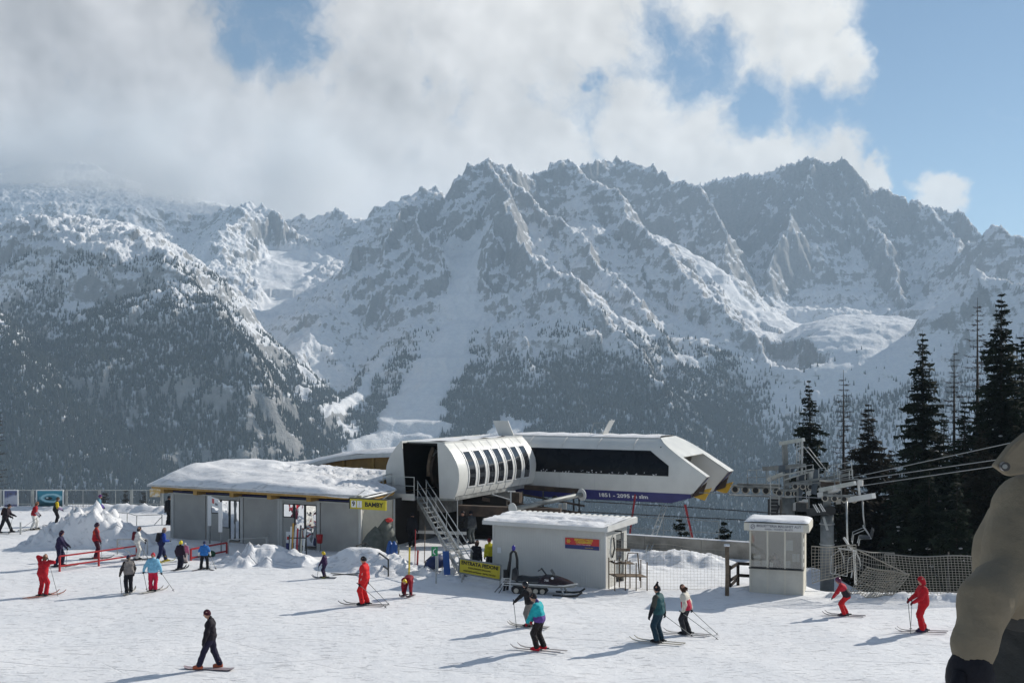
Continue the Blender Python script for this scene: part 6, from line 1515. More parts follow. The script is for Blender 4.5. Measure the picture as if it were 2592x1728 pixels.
def spruce(label, px, top, Y, base_z, R, seed, kind=0, dens=1.0, snow=22):
    rng = random.Random(seed); nr = np.random.default_rng(seed)
    t = ray(px, top, Y); base = Vector((t.x, t.y, base_z)); H = t.z-base_z
    root = thing('spruce_tree', label, 'tree', base, 'dark conifers beyond the net')
    b = MB(); lean = Vector((rng.uniform(-.02, .02)*H, rng.uniform(-.02, .02)*H, 0))
    b.tube([base-ZUP*0.5, base+ZUP*H*0.3+lean*0.3, base+ZUP*H*0.7+lean*0.6, base+ZUP*H*0.985+lean], [0.012*H+0.03, 0.010*H, 0.005*H, 0.008], 8); b.build('trunk', BARK, root, smooth=True)
    V = []; F = []
    def tri(p, q, r): k = len(V); V.extend((p, q, r)); F.append((k, k+1, k+2))
    z = 0.07; 
    while z < 0.985:
        rad = 1.25*R*((1-z)**0.85)*rng.uniform(0.70, 1.15)+0.03
        if rng.random() < 0.12: rad *= 0.6
        nb = max(5, int((8+9*(1-z))*dens))
        for i in range(nb):
            a = rng.uniform(0, 6.283); L = rad*rng.uniform(0.65, 1.12); droop = rng.uniform(0.10, 0.42)*(1-0.7*z); up = rng.uniform(0.0, 0.12)
            d = Vector((math.cos(a), math.sin(a), 0)); o = base+ZUP*(H*z+rng.uniform(-0.28, 0.28)*min(1, 4*(1-z)))+lean*z; s = Vector((-d.y, d.x, 0))
            ns = max(3, int(L/0.17)); q_ = min(1.0, 0.22+L/1.25)
            for k in range(ns):
                f0 = (k+0.2)/ns; p = o+d*L*f0+ZUP*(L*(up*f0*2-droop*f0*f0*1.6))
                w = 0.58*(1-f0*0.45)*q_
                for sg in (-1, 1):
                    q = p+s*sg*w*rng.uniform(0.55, 1.25)+d*q_*rng.uniform(0.10, 0.40)-ZUP*q_*rng.uniform(0.02, 0.30)
                    r_ = p+d*q_*rng.uniform(0.22, 0.48)-ZUP*rng.uniform(-0.06, 0.06)
                    tri(tuple(p), tuple(q), tuple(r_))
                if rng.random() < 0.6:
                    q = p-ZUP*q_*rng.uniform(0.15, 0.55)+d*rng.uniform(-0.05, 0.15)*q_+s*rng.uniform(-.12, .12); tri(tuple(p), tuple(q), tuple(p+d*0.2*q_+s*rng.uniform(-.1, .1)))
            tip = o+d*L+ZUP*(L*(up*2-droop*1.6)); tri(tuple(tip-d*0.25+s*0.07), tuple(tip+d*0.14), tuple(tip-d*0.25-s*0.07))
        z += rng.uniform(0.22, 0.38)/H
    Va = np.array(V, np.float32)-np.array(base, np.float32)
    me = mesh_from_np('crown', Va, np.array(F), smooth=False); o = link('crown', me, NEEDLE[kind], root)
    if snow: frost_patch(root, base, H, R, rng, snow)
def larch(label, px, top, Y, base_z, R, seed):
    rng = random.Random(seed); t = ray(px, top, Y); base = Vector((t.x, t.y, base_z)); H = t.z-base_z
    root = thing('larch_tree', label, 'tree', base, 'bare larches beyond the net')
    b = MB(); b.tube([base-ZUP*0.5, base+ZUP*H*0.5, base+ZUP*H], [0.011*H, 0.007*H, 0.012], 7); b.build('trunk', BARK, root, smooth=True)
    b = MB(); z = 0.10
    def twig(p, q, w):
        d = (q-p).normalized(); s = d.cross(Vector((0, 1, 0)));
        if s.length < 0.1: s = Vector((1, 0, 0))
        s.normalize(); s2 = d.cross(s)
        b.add([p+s*w, p-s*w*0.5+s2*w, p-s*w*0.5-s2*w, q], [(0, 1, 3), (1, 2, 3), (2, 0, 3)])
    while z < 0.97:
        rad = R*(1-z)**0.75*rng.uniform(0.7, 1.15)+0.12
        for i in range(rng.randint(3, 5)):
            a = rng.uniform(0, 6.283); d = Vector((math.cos(a), math.sin(a), 0)); L = rad*rng.uniform(0.6, 1.1); o = base+ZUP*H*z
            p = o; pts = [o]
            for k in range(1, 5):
                f = k/4; pts.append(o+d*L*f+ZUP*L*(-0.30*f+0.38*f*f)+Vector((rng.uniform(-.05, .05), rng.uniform(-.05, .05), 0)))
            for p, q, w in zip(pts[:-1], pts[1:], (0.045, 0.036, 0.028, 0.020)): twig(p, q, w*(0.6+0.6*(1-z)))
            for k in range(int(5+L*7)):
                f = rng.uniform(0.2, 1.0); i0 = min(3, int(f*4)); p = pts[i0].lerp(pts[i0+1], f*4-i0); s = Vector((-d.y, d.x, 0))*rng.choice((-1, 1))
                twig(p, p+s*rng.uniform(.10, .34)+d*rng.uniform(.02, .22)+ZUP*rng.uniform(-.16, .14), 0.016)
        z += rng.uniform(0.26, 0.44)/H
    o = b.build('crown', TWIG, root)
spruce('slender dark spruce nearest the lift gantry', 2057, 955, 74, -5.0, 2.1, 1)
larch('bare larch between the two spruces behind the lift pylons', 2135, 935, 75, -5.5, 1.9, 2)
spruce('short dark spruce behind the front lift pylon', 2203, 1008, 72, -5.0, 2.3, 3, kind=1)
spruce('tall narrow spruce standing apart left of the dense group', 2338, 826, 70, -5.5, 2.6, 4)
larch('bare larch rising behind the tall narrow spruce', 2415, 876, 72, -5.5, 2.5, 5)
larch('tallest bare larch beside the big spruce at right', 2474, 752, 74, -6.0, 2.9, 6)
spruce('tallest broad spruce near the right edge', 2535, 728, 68, -5.5, 3.0, 7, dens=1.15)
spruce('dark spruce cut by the right edge above the jacket', 2598, 840, 70, -5.5, 3.0, 8)
for i, (px, top, Y, R_, sd, k, lab) in enumerate([(2262, 1130, 78, 2.2, 21, 1, 'low brownish spruce left of the tall narrow spruce'), (2290, 1180, 66, 2.0, 22, 0, 'low spruce at the foot of the tall narrow spruce'), (2385, 1040, 76, 2.6, 23, 0, 'dark spruce filling the gap under the left larch'), (2440, 1010, 66, 2.5, 24, 0, 'dark spruce below the tallest larch'), (2492, 1080, 62, 2.3, 25, 1, 'low brownish spruce in the dense group at right'), (2570, 1100, 60, 2.3, 26, 0, 'low dark spruce right behind the jacket collar'), (2140, 1150, 80, 2.2, 27, 1, 'low brownish spruce below the small larch'), (2660, 900, 66, 3.0, 28, 0, 'spruce just outside the right edge'), (2350, 1150, 60, 2.0, 29, 0, 'low spruce behind the middle of the right hand net'), (2420, 1190, 57, 1.8, 30, 0, 'lowest spruce close behind the right hand net'), (2315, 1090, 63, 2.4, 33, 0, 'dark spruce between the tall narrow one and the low ones'), (2500, 960, 70, 2.8, 34, 0, 'dark spruce tucked left of the tallest broad spruce')]):
    spruce(lab, px, top, Y, -6.0, R_, sd, kind=k, snow=16)
spruce('small fir peeking over the concrete wall, left of two', 1723, 1303, 62, -3.0, 1.25, 31, snow=0)
spruce('small fir peeking over the concrete wall beside the wooden post', 1836, 1312, 62, -3.0, 1.15, 32, snow=0)
for px, top, Y, R_, sd, lab in ((268, 1236, 80, 0.9, 41, 'small fir behind the fence, leftmost of three'), (318, 1240, 81, 0.8, 42, 'small fir behind the fence, middle of three'), (365, 1242, 81, 0.8, 43, 'small fir behind the fence, nearest the map board')):
    spruce(lab, px, top, Y, -3.5, R_, sd, kind=1, snow=0)
larch('brownish bare larch at the far left edge above the fence', -6, 1010, 95, -9, 2.0, 51)
# ================================================================ people: one continuous body each, grown as a smooth union of tapered limbs
def surface_nets(val, org, h):
    ins = val < 0; nx, ny, nz = val.shape
    c = np.zeros((nx-1, ny-1, nz-1), np.int8)
    for i in (0, 1):
        for j in (0, 1):
            for k in (0, 1): c += ins[i:nx-1+i, j:ny-1+j, k:nz-1+k]
    mixed = (c > 0) & (c < 8); idx = -np.ones(c.shape, np.int64); I = np.argwhere(mixed); idx[mixed] = np.arange(len(I))
    acc = np.zeros((len(I), 3)); cnt = np.zeros(len(I))
    for ax in range(3):
        o1, o2 = [a for a in range(3) if a != ax]
        for a in (0, 1):
            for b in (0, 1):
                p = I.copy(); p[:, o1] += a; p[:, o2] += b; q = p.copy(); q[:, ax] += 1
                v0 = val[p[:, 0], p[:, 1], p[:, 2]]; v1 = val[q[:, 0], q[:, 1], q[:, 2]]; m = (v0 < 0) != (v1 < 0)
                t = np.where(m, v0/np.where(m, v0-v1, 1), 0); pos = p.astype(float); pos[:, ax] += t
                acc[m] += pos[m]; cnt[m] += 1
    V = acc/cnt[:, None]*h+np.array(org)
    F = []
    for ax in range(3):
        o1, o2 = (ax+1) % 3, (ax+2) % 3
        sl0 = [slice(None)]*3; sl1 = [slice(None)]*3; sl0[ax] = slice(0, -1); sl1[ax] = slice(1, None)
        ch = np.argwhere(ins[tuple(sl0)] != ins[tuple(sl1)])
        ch = ch[(ch[:, o1] > 0) & (ch[:, o2] > 0) & (ch[:, o1] < val.shape[o1]-1) & (ch[:, o2] < val.shape[o2]-1)]
        def cell(d1, d2):
            p = ch.copy(); p[:, o1] -= d1; p[:, o2] -= d2; return idx[p[:, 0], p[:, 1], p[:, 2]]
        q = np.stack([cell(1, 1), cell(0, 1), cell(0, 0), cell(1, 0)], 1)
        s = ins[ch[:, 0], ch[:, 1], ch[:, 2]]
        q[~s] = q[~s][:, ::-1]; F.append(q)
    return V, np.concatenate(F)
def cap_dist(P, a, b, r0, r1):
    a, b = np.array(a), np.array(b); ab = b-a; L2 = max(ab@ab, 1e-9)
    t = np.clip(((P-a)@ab)/L2, 0, 1); d = np.linalg.norm(P-a-t[..., None]*ab, axis=-1); return d-(r0+(r1-r0)*t)
def grow(caps, h, k=0.03):
    """caps: (a, b, ra, rb, label) -> verts, faces, label per face"""
    pts = np.array([c[0] for c in caps]+[c[1] for c in caps]); lo = pts.min(0)-0.26; hi = pts.max(0)+0.26
    n = np.ceil((hi-lo)/h).astype(int)+1
    G = np.stack(np.meshgrid(*[lo[i]+np.arange(n[i])*h for i in range(3)], indexing='ij'), -1)
    v = None
    for a, b, r0, r1, lab in caps:
        d = cap_dist(G, a, b, r0, r1)
        if v is None: v = d
        else:
            e = np.clip(0.5+0.5*(v-d)/k, 0, 1); v = v*(1-e)+d*e-k*e*(1-e)
    V, F = surface_nets(v, lo, h)
    C = V[F].mean(1); D = np.stack([cap_dist(C, a, b, r0, r1) for a, b, r0, r1, _ in caps], 1)
    return V, F, np.array([c[4] for c in caps], dtype=object)[D.argmin(1)]
def ik(a, t, l1, l2, bend):
    a, t, bend = Vector(a), Vector(t), Vector(bend); d = t-a; L = d.length
    if L > (l1+l2)*0.999: t = a+d*((l1+l2)*0.999/L); d = t-a; L = d.length
    x = (l1*l1-l2*l2+L*L)/(2*L); y = math.sqrt(max(l1*l1-x*x, 0)); u = d/L; bd = bend-u*bend.dot(u)
    bd = bd.normalized() if bd.length > 1e-4 else Vector((0, 1, 0)); return a+u*x+bd*y, t
def cloth(c): return mat('cloth_%02x%02x%02x' % tuple(int(min(x, 1)*255) for x in c), c, rough=0.75, var=0.16, vscale=9, bump=0.3, bscale=18, spec=0.2)
SKIN = mat('skin', (0.42, 0.22, 0.15), rough=0.5)
BLK = (0.012, 0.012, 0.016); NAVY = (0.014, 0.014, 0.045); RED = (0.42, 0.012, 0.022); WHT = (0.62, 0.62, 0.60); GRY = (0.10, 0.10, 0.11); CHAR = (0.03, 0.03, 0.035)
def person(label, px, py, h, face, col, pose=None, hat=('beanie', BLK), boots=BLK, gloves=BLK, skis=None, poles=(), pack=None, board=None, hair=None, z=None, pos=None, group=None, goggles=False, stripes=None, detail=0.033):
    """col: dict jacket/arm/hem/legs ... ; face: (x, y) direction the figure looks; heights in a 1.75 m body, scaled to h"""
    p = dict(lean=6, crouch=0.0, lf=(-0.10, 0.0), rf=(0.10, 0.0), lh=(-0.28, 0.12, 0.85), rh=(0.28, 0.12, 0.85), head=(0, 0), twist=0, lk=0.0, rk=0.0, lz=0.0, rz=0.0)
    p.update(pose or {})
    g = pos if pos is not None else gpt(px, py)
    if z is not None: g = Vector((g.x, g.y, z))
    f = Vector((face[0], face[1], 0)).normalized(); r = Vector((f.y, -f.x, 0)); sc = h/1.75
    root = thing('person', label, 'person', g, group)
    def wl(v): return g+(r*v[0]+f*v[1]+ZUP*v[2])*sc
    base = 0.03 if skis or board else 0.0
    ln = math.radians(p['lean']); cr = p['crouch']
    pel = Vector((0, -0.10*cr*2-0.18*math.sin(ln)*0.4+p.get('py', 0), 0.93-0.42*cr+base))
    def up(dz, x=0.0, y=0.0): return Vector((x, pel.y+math.sin(ln)*dz+math.cos(ln)*y, pel.z+math.cos(ln)*dz-math.sin(ln)*y))
    sh = [up(0.47, -0.185), up(0.47, 0.185)]
    hips = [Vector((-0.095, pel.y, pel.z)), Vector((0.095, pel.y, pel.z))]
    ank = [Vector((p['lf'][0], p['lf'][1], 0.12+base+p['lz'])), Vector((p['rf'][0], p['rf'][1], 0.12+base+p['rz']))]
    caps = []
    def cp(a, b, r0, r1, lab): caps.append((tuple(a), tuple(b), r0, r1, lab))
    knees = []
    for i in (0, 1):
        k, a = ik(hips[i], ank[i], 0.43, 0.42, (0.15*(-1 if i == 0 else 1), 1, 0)); knees.append(k); ank[i] = a
        cp(hips[i], k, 0.118, 0.096, 'legs'); cp(k, a, 0.094, 0.090, 'shin')
    cp(hips[0], hips[1], 0.125, 0.125, 'hips')
    cp(up(0.06, -0.08), up(0.06, 0.08), 0.168, 0.168, 'hem'); cp(up(0.20, -0.075), up(0.20, 0.075), 0.158, 0.158, 'belly'); cp(up(0.38, -0.11), up(0.38, 0.11), 0.150, 0.150, 'jacket')
    cp(up(0.46, -0.15), up(0.46, 0.15), 0.098, 0.098, 'jacket')
    cp(up(0.50), up(0.60), 0.07, 0.06, 'collar')
    hands = []; elb = []
    for i, (t, s) in enumerate(((p['lh'], -1), (p['rh'], 1))):
        e, w = ik(sh[i], t, 0.30, 0.27, p.get('lb' if i == 0 else 'rb', (0.55*s, -0.8, -0.3))); hands.append(w); elb.append(e)
        cp(sh[i], e, 0.090, 0.076, 'arm'); cp(e, w, 0.076, 0.058, 'cuff')
    hd = Vector((p['head'][0]*0.05, p['head'][1]*0.06, 0)); hc = up(0.70)+Vector((0, 0.025, 0))+hd
    cp(up(0.58), hc-Vector((0, 0, 0.05)), 0.055, 0.06, 'skin'); cp(hc-Vector((0, -0.005, 0.045)), hc+Vector((0, 0, 0.035)), 0.078, 0.096, 'skin')
    yaw = math.radians(p['twist']); hf = Vector((math.sin(yaw), math.cos(yaw), 0)); hr = Vector((hf.y, -hf.x, 0))
    cp(hc+hf*0.085-ZUP*0.005, hc+hf*0.112-ZUP*0.025, 0.014, 0.017, 'skin')
    V, F, lab = grow(caps, detail, 0.035)
    sd_ = len(label)*1.7; V = V+(fbm(V[:, 0]*11+sd_, V[:, 2]*9+V[:, 1]*5, 2, 77)*0.013)[:, None]*np.array([1.0, 1.0, 0.2])*(V[:, 2:3] < 1.45)
    names = ['jacket', 'arm', 'cuff', 'belly', 'hem', 'hips', 'legs', 'shin', 'skin', 'collar']
    dj = col['jacket']; dl = col.get('legs', dj)
    cm = dict(jacket=dj, arm=col.get('arm', dj), cuff=col.get('cuff', col.get('arm', dj)), belly=col.get('belly', dj), hem=col.get('hem', col.get('belly', dj)), hips=dl, legs=dl, shin=col.get('shin', dl), collar=col.get('collar', dj))
    Wv = np.array(g)*0+(V[:, :1]*np.array(r)+V[:, 1:2]*np.array(f)+V[:, 2:3]*np.array(ZUP))*sc
    me = mesh_from_np('body', Wv, F)
    for n in names: me.materials.append(SKIN if n == 'skin' else cloth(cm[n]))
    me.polygons.foreach_set('material_index', np.array([names.index(x) for x in lab], np.int32))
    o = bpy.data.objects.new('body', me); COL.objects.link(o); o.parent = root
    # hands: palm, four curled fingers and a thumb in gloves
    for i, s in ((0, -1), (1, 1)):
        d = (hands[i]-elb[i]).normalized(); sd = d.cross(ZUP); sd = sd.normalized() if sd.length > 0.05 else Vector((1, 0, 0)); nn = sd.cross(d)
        b = MB(); w = hands[i]; q = lambda a, c, e: wl(w+d*a+sd*c+nn*e)
        b.ball(wl(w+d*0.05), 0.050*sc, 0.062*sc, 0.036*sc, 10, 7, X=(r*sd.x+f*sd.y+ZUP*sd.z), Y=(r*d.x+f*d.y+ZUP*d.z), Z=(r*nn.x+f*nn.y+ZUP*nn.z))
        for k, ln_ in enumerate((0.060, 0.070, 0.066, 0.050)):
            c = -0.033+k*0.022; b.tube([q(0.085, c, 0), q(0.085+ln_*0.55, c, -0.012), q(0.085+ln_*0.6, c, -0.045)], [0.013*sc, 0.012*sc, 0.010*sc], 6)
        b.tube([q(0.03, -0.045*s, -0.005), q(0.065, -0.068*s, -0.018), q(0.095, -0.06*s, -0.035)], [0.014*sc, 0.013*sc, 0.010*sc], 6)
        b.build('glove', cloth(gloves), root, smooth=True)
    # boots
    for i in (0, 1):
        a = ank[i]; sh_d = (knees[i]-a).normalized(); b = MB(); bz = a.z-0.12
        b.tube([wl((a.x, a.y-0.01, bz+0.05)), wl(a+sh_d*0.04), wl(a+sh_d*0.20)], [0.075*sc, 0.078*sc, 0.083*sc], 10)
        b.box(wl((a.x-0.052, a.y-0.10, bz+0.002)), r*0.104*sc, f*0.29*sc, ZUP*0.085*sc); b.tube([wl((a.x, a.y+0.02, bz+0.07)), wl((a.x, a.y+0.15, bz+0.065))], [0.062*sc, 0.045*sc], 8)
        b.build('boot', cloth(boots), root, smooth=False, bevel=0.008)
        if skis:
            scol, sdir = skis[0], skis[1]; L = skis[2] if len(skis) > 2 else 1.6
            ang = math.radians(sdir[i] if isinstance(sdir, (tuple, list)) else sdir); sv = (f*math.cos(ang)+r*math.sin(ang)); sr = Vector((sv.y, -sv.x, 0)); c = wl((a.x, a.y, bz)); c.z = max(c.z, g.z)+0.0; b = MB()
            prof = [(-0.46, 0.0, 0.045), (-0.2, 0.0, 0.036), (0.1, 0, 0.034), (0.36, 0.0, 0.044), (0.46, 0.035, 0.036), (0.53, 0.12, 0.012)]
            b.grid([[c+sv*L*t+ZUP*(0.028+zz)+sr*w*k for k in (-1, 1)] for t, zz, w in prof]); b.grid([[c+sv*L*t+ZUP*(0.010+zz)+sr*w*k for k in (1, -1)] for t, zz, w in prof])
            for k in (-1, 1): b.grid([[c+sv*L*t+ZUP*(e+zz)+sr*w*k for e in ((0.010, 0.028) if k > 0 else (0.028, 0.010))] for t, zz, w in prof])
            so = b.build('ski', cloth(scol), root); so.data.materials[0] = mat('ski_%02x%02x%02x' % tuple(int(x*255) for x in scol), scol, rough=0.3)
            b = MB(); b.box(wl((a.x, a.y, bz))-sv*0.18-sr*0.035+ZUP*0.024, sv*0.40, sr*0.07, ZUP*0.035); b.build('binding', M('steel_dark'), so)
    if board:
        bd = Vector((*board[1], 0)).normalized(); br = Vector((bd.y, -bd.x, 0)); c = wl(((ank[0].x+ank[1].x)/2, (ank[0].y+ank[1].y)/2, 0)); L = 1.58; b = MB()
        prof = [(-0.5, 0.06, 0.03), (-0.46, 0.02, 0.11), (-0.38, 0, 0.145), (0, 0, 0.125), (0.38, 0, 0.145), (0.46, 0.02, 0.11), (0.5, 0.06, 0.03)]
        b.grid([[c+bd*L*t+ZUP*(0.032+zz)+br*w*k for k in (-1, -0.5, 0.5, 1)] for t, zz, w in prof]); b.grid([[c+bd*L*t+ZUP*(0.014+zz)+br*w*k for k in (1, -1)] for t, zz, w in prof])
        b.build('snowboard', mat('board_deck', board[0], rough=0.35, var=0.3, vscale=4), root)
    # head gear
    def hb(v): return wl(hc+hr*v[0]+hf*v[1]+ZUP*v[2])
    HX, HY, HZ = (r*hr.x+f*hr.y), (r*hf.x+f*hf.y), ZUP
    kind, hcol = hat
    if kind in ('beanie', 'helmet', 'pointed', 'hood', 'hair'):
        b = MB(); rr = {'beanie': 0.106, 'helmet': 0.125, 'pointed': 0.108, 'hood': 0.122, 'hair': 0.108}[kind]
        rows = []
        for i in range(9):
            ph = math.radians(-12+102*i/8); row = []
            for k in range(17):
                a = 2*math.pi*k/16; fr = max(0, math.sin(a)); low = -0.025 if kind in ('beanie', 'pointed') else 0.0
                drop = (1-i/8.0)*(0.06 if kind in ('helmet',) else 0.03 if kind == 'beanie' else 0.11 if kind in ('hood', 'hair') else 0.05)*(1-1.3*fr)
                zz = rr*1.08*math.sin(ph)+0.03-drop
                row.append(hb((rr*math.cos(ph)*math.cos(a)*0.94, rr*math.cos(ph)*math.sin(a)*1.08-0.008, zz)))
            rows.append(row)
        b.grid(rows)
        if kind == 'pointed': b.tube([hb((0, 0.0, 0.12)), hb((0.0, -0.01, 0.19)), hb((0, -0.03, 0.23))], [0.06*sc, 0.03*sc, 0.035*sc], 8)
        b.build('helmet' if kind == 'helmet' else 'hair' if kind == 'hair' else 'hood' if kind == 'hood' else 'hat', mat('shell_%02x%02x%02x' % tuple(int(x*255) for x in hcol), hcol, rough=0.25) if kind == 'helmet' else cloth(hcol), root, smooth=True)
    if hair is not None:
        b = MB(); b.tube([hb((0, -0.085, 0.03)), hb((0, -0.15, 0.01)), hb((0.0, -0.16, -0.09))], [0.035*sc, 0.045*sc, 0.015*sc], 8); b.build('hair', cloth(hair), root, smooth=True)
    b = MB(); b.bar(hb((-0.025, 0.094, -0.055)), hb((0.025, 0.094, -0.055)), 0.010*sc, 0.008*sc); b.build('mouth', mat('lips', (0.25, 0.07, 0.06)), root)
    if goggles:
        b = MB(); b.grid([[hb((0.098*math.sin(a), 0.098*math.cos(a)+0.012, zz)) for a in np.linspace(-1.3, 1.3, 9)] for zz in (-0.008, 0.045)]); b.build('goggles', M('black_plastic'), root, smooth=True)
    else:
        for s in (-1, 1): b = MB(); b.ball(hb((0.034*s, 0.088, 0.015)), 0.012*sc, 0.010*sc, 0.008*sc, 6, 4); b.build('eye', M('ink'), root)
    if pack is not None:
        c = up(0.30, 0, -0.20); b = MB(); ax = Vector((0, math.cos(ln), -math.sin(ln))); az = Vector((0, math.sin(ln), math.cos(ln)))
        b.box(wl(c-Vector((0.14, 0, 0))-az*0.22-ax*0.09), r*0.28*sc, (f*ax.y+ZUP*ax.z)*0.20*sc, (f*az.y+ZUP*az.z)*0.46*sc); b.build('backpack', cloth(pack), root, bevel=0.05)
    if stripes:
        for i in (0, 1):
            b = MB(); s = -1 if i == 0 else 1; n_ = Vector((s*0.6, -0.5, 0)).normalized()
            b.tube([wl(sh[i]+n_*0.068), wl(elb[i]+n_*0.066), wl(hands[i]*0.75+elb[i]*0.25+n_*0.056)], 0.012*sc, 5); b.build('sleeve_stripe', cloth(stripes), root)
    # poles are held, so they are things of their own
    for (hand, tip, pl) in poles:
        w = hands[0 if hand == 'L' else 1]; d = (w-elb[0 if hand == 'L' else 1]).normalized(); grip = wl(w+d*0.07); t = g+(r*tip[0]+f*tip[1])*sc; t.z = gz(t.x, t.y) if z is None and len(tip) < 3 else g.z+(tip[2]*sc if len(tip) > 2 else 0)
        ax = (t-grip).normalized(); po = thing('ski_pole', pl, 'ski pole', t); b = MB(); b.tube([grip-ax*0.09, t], 0.011, 6); b.build('shaft', M('steel_grey'), po)
        b = MB(); b.disc(t-ax*0.07, ax, 0.045, 0.012, 10); b.build('basket', M('rubber'), po); b = MB(); b.tube([grip-ax*0.12, grip+ax*0.05], 0.018, 6); b.build('grip', M('rubber'), po)
    return root

LEFT = (-0.93, 0.36); RIGHT = (1, 0.15)
yel = (0.62, 0.45, 0.02)
hang = dict(lh=(-0.30, 0.02, 0.82), rh=(0.30, 0.02, 0.82))
# -- back row by the fence
person('skier in black with a black rucksack striding right at the far left edge', 14, 1350, 1.70, (1, 0.1), dict(jacket=(0.02, 0.012, 0.018), legs=BLK), dict(lean=18, lf=(-0.1, 0.32), rf=(0.1, -0.34), lh=(-0.2, 0.45, 1.05), rh=(0.24, 0.42, 1.0)), pack=(0.03, 0.012, 0.012), skis=((0.02, 0.02, 0.02), 0), poles=[('R', (0.3, 0.28), 'ski pole of the black skier at the far left edge')])
person('skier in red jacket and white trousers beneath the posters', 86, 1341, 1.66, (1, 0.3), dict(jacket=(0.30, 0.012, 0.02), cuff=(0.36, 0.33, 0.38), legs=WHT), dict(lean=14, lh=(-0.2, 0.30, 0.95), rh=(0.26, 0.30, 0.92), lf=(-0.1, 0.14), rf=(0.1, -0.12)), hat=('hair', (0.16, 0.07, 0.03)), skis=((0.5, 0.45, 0.3), 0), poles=[('R', (0.3, -0.9), 'ski pole trailing behind the skier in white trousers')])
person('skier in black with a yellow shouldered jacket behind the snow heap', 141, 1330, 1.72, (0.9, 0.4), dict(jacket=(0.02, 0.02, 0.02), arm=yel, cuff=(0.30, 0.22, 0.35), legs=BLK), dict(lean=10, lh=(-0.18, 0.34, 1.0), rh=(0.24, 0.34, 1.0)), hat=('beanie', (0.06, 0.055, 0.04)), skis=(BLK, 0))
person('skier in teal and violet suit with a purple hat behind the heap', 246, 1322, 1.72, (0.95, 0.2), dict(jacket=(0.10, 0.22, 0.30), hem=(0.10, 0.06, 0.30), cuff=(0.12, 0.08, 0.32), legs=(0.09, 0.05, 0.27)), dict(lean=14, lh=(-0.2, 0.36, 0.95), rh=(0.26, 0.38, 0.92)), hat=('beanie', (0.14, 0.02, 0.16)), skis=(BLK, 0))
person('person in black standing at the left corner of the hall', 427, 1327, 1.76, (0.4, 0.9), dict(jacket=BLK, legs=BLK), dict(lean=2, **hang), hat=('beanie', BLK), boots=(0.05, 0.012, 0.012))
# -- queue
person('skier in a dark violet parka and fur hat by the red barrier', 150, 1434, 1.66, (0.98, 0.15), dict(jacket=(0.020, 0.014, 0.050), legs=(0.016, 0.014, 0.04)), dict(lean=8, lh=(-0.2, 0.40, 1.0), rh=(0.28, 0.40, 0.98), lf=(-0.12, 0.1), rf=(0.14, -0.14)), hat=('hood', (0.03, 0.01, 0.03)), skis=(BLK, 0), poles=[('R', (0.30, 0.38), 'ski pole of the skier in the dark violet parka')])
person('instructor in orange red jacket with white letters before the heap', 242, 1414, 1.72, (0.9, 0.35), dict(jacket=(0.50, 0.045, 0.02), arm=(0.16, 0.02, 0.03), belly=(0.38, 0.012, 0.02), legs=(0.05, 0.008, 0.02)), dict(lean=4, lh=(-0.26, 0.12, 0.85), rh=(0.30, 0.22, 0.88)), hat=('helmet', (0.03, 0.01, 0.03)), boots=(0.25, 0.02, 0.02), skis=(BLK, 5), poles=[('R', (0.38, 0.30), 'ski pole of the orange jacketed instructor')])
person('skier in white suit with a small dark red rucksack', 347, 1417, 1.60, (0.95, 0.25), dict(jacket=WHT, legs=(0.52, 0.52, 0.50)), dict(lean=8, lh=(-0.2, 0.36, 1.05), rh=(0.28, 0.38, 1.0)), hat=('hair', (0.05, 0.035, 0.03)), pack=(0.12, 0.008, 0.015), skis=(BLK, 0), poles=[('R', (0.32, 0.3), 'ski pole of the skier in the white suit')])
person('skier in navy and bright blue with a black rucksack walking right', 408, 1424, 1.66, (0.8, 0.55), dict(jacket=(0.016, 0.02, 0.075), arm=(0.015, 0.05, 0.30), legs=(0.012, 0.016, 0.06)), dict(lean=12, lf=(-0.1, 0.26), rf=(0.1, -0.24), lh=(-0.1, 0.30, 1.10), rh=(0.2, 0.32, 1.12)), hat=('hair', (0.20, 0.14, 0.12)), pack=BLK, boots=yel, skis=((0.6, 0.55, 0.05), 0, 0.9))
person('child in dark jacket and bright yellow helmet seen from behind', 455, 1441, 1.30, (0.35, 0.93), dict(jacket=(0.025, 0.012, 0.025), legs=(0.015, 0.015, 0.03)), dict(lean=8, lh=(-0.34, 0.1, 0.9), rh=(0.28, 0.15, 0.9)), hat=('helmet', (0.68, 0.55, 0.02)), skis=(BLK, 0, 1.1))
person('small child in pink with a white hat beside the yellow helmet', 470, 1424, 0.98, (-0.3, -0.95), dict(jacket=(0.42, 0.12, 0.20), legs=(0.50, 0.42, 0.40)), dict(**hang), hat=('beanie', (0.62, 0.60, 0.58)))
person('child in bright blue jacket with white sleeves and snowploughing skis', 517, 1441, 1.30, (-0.15, 0.98), dict(jacket=(0.03, 0.16, 0.46), arm=(0.03, 0.16, 0.46), cuff=WHT, legs=BLK), dict(lean=10, crouch=0.05, lf=(-0.2, 0), rf=(0.2, 0), lh=(-0.34, 0.10, 0.88), rh=(0.34, 0.10, 0.88)), hat=('beanie', (0.03, 0.04, 0.09)), skis=((0.08, 0.06, 0.06), (35, -35), 1.2), poles=[('R', (0.75, -0.2), 'short ski pole of the child in bright blue')])
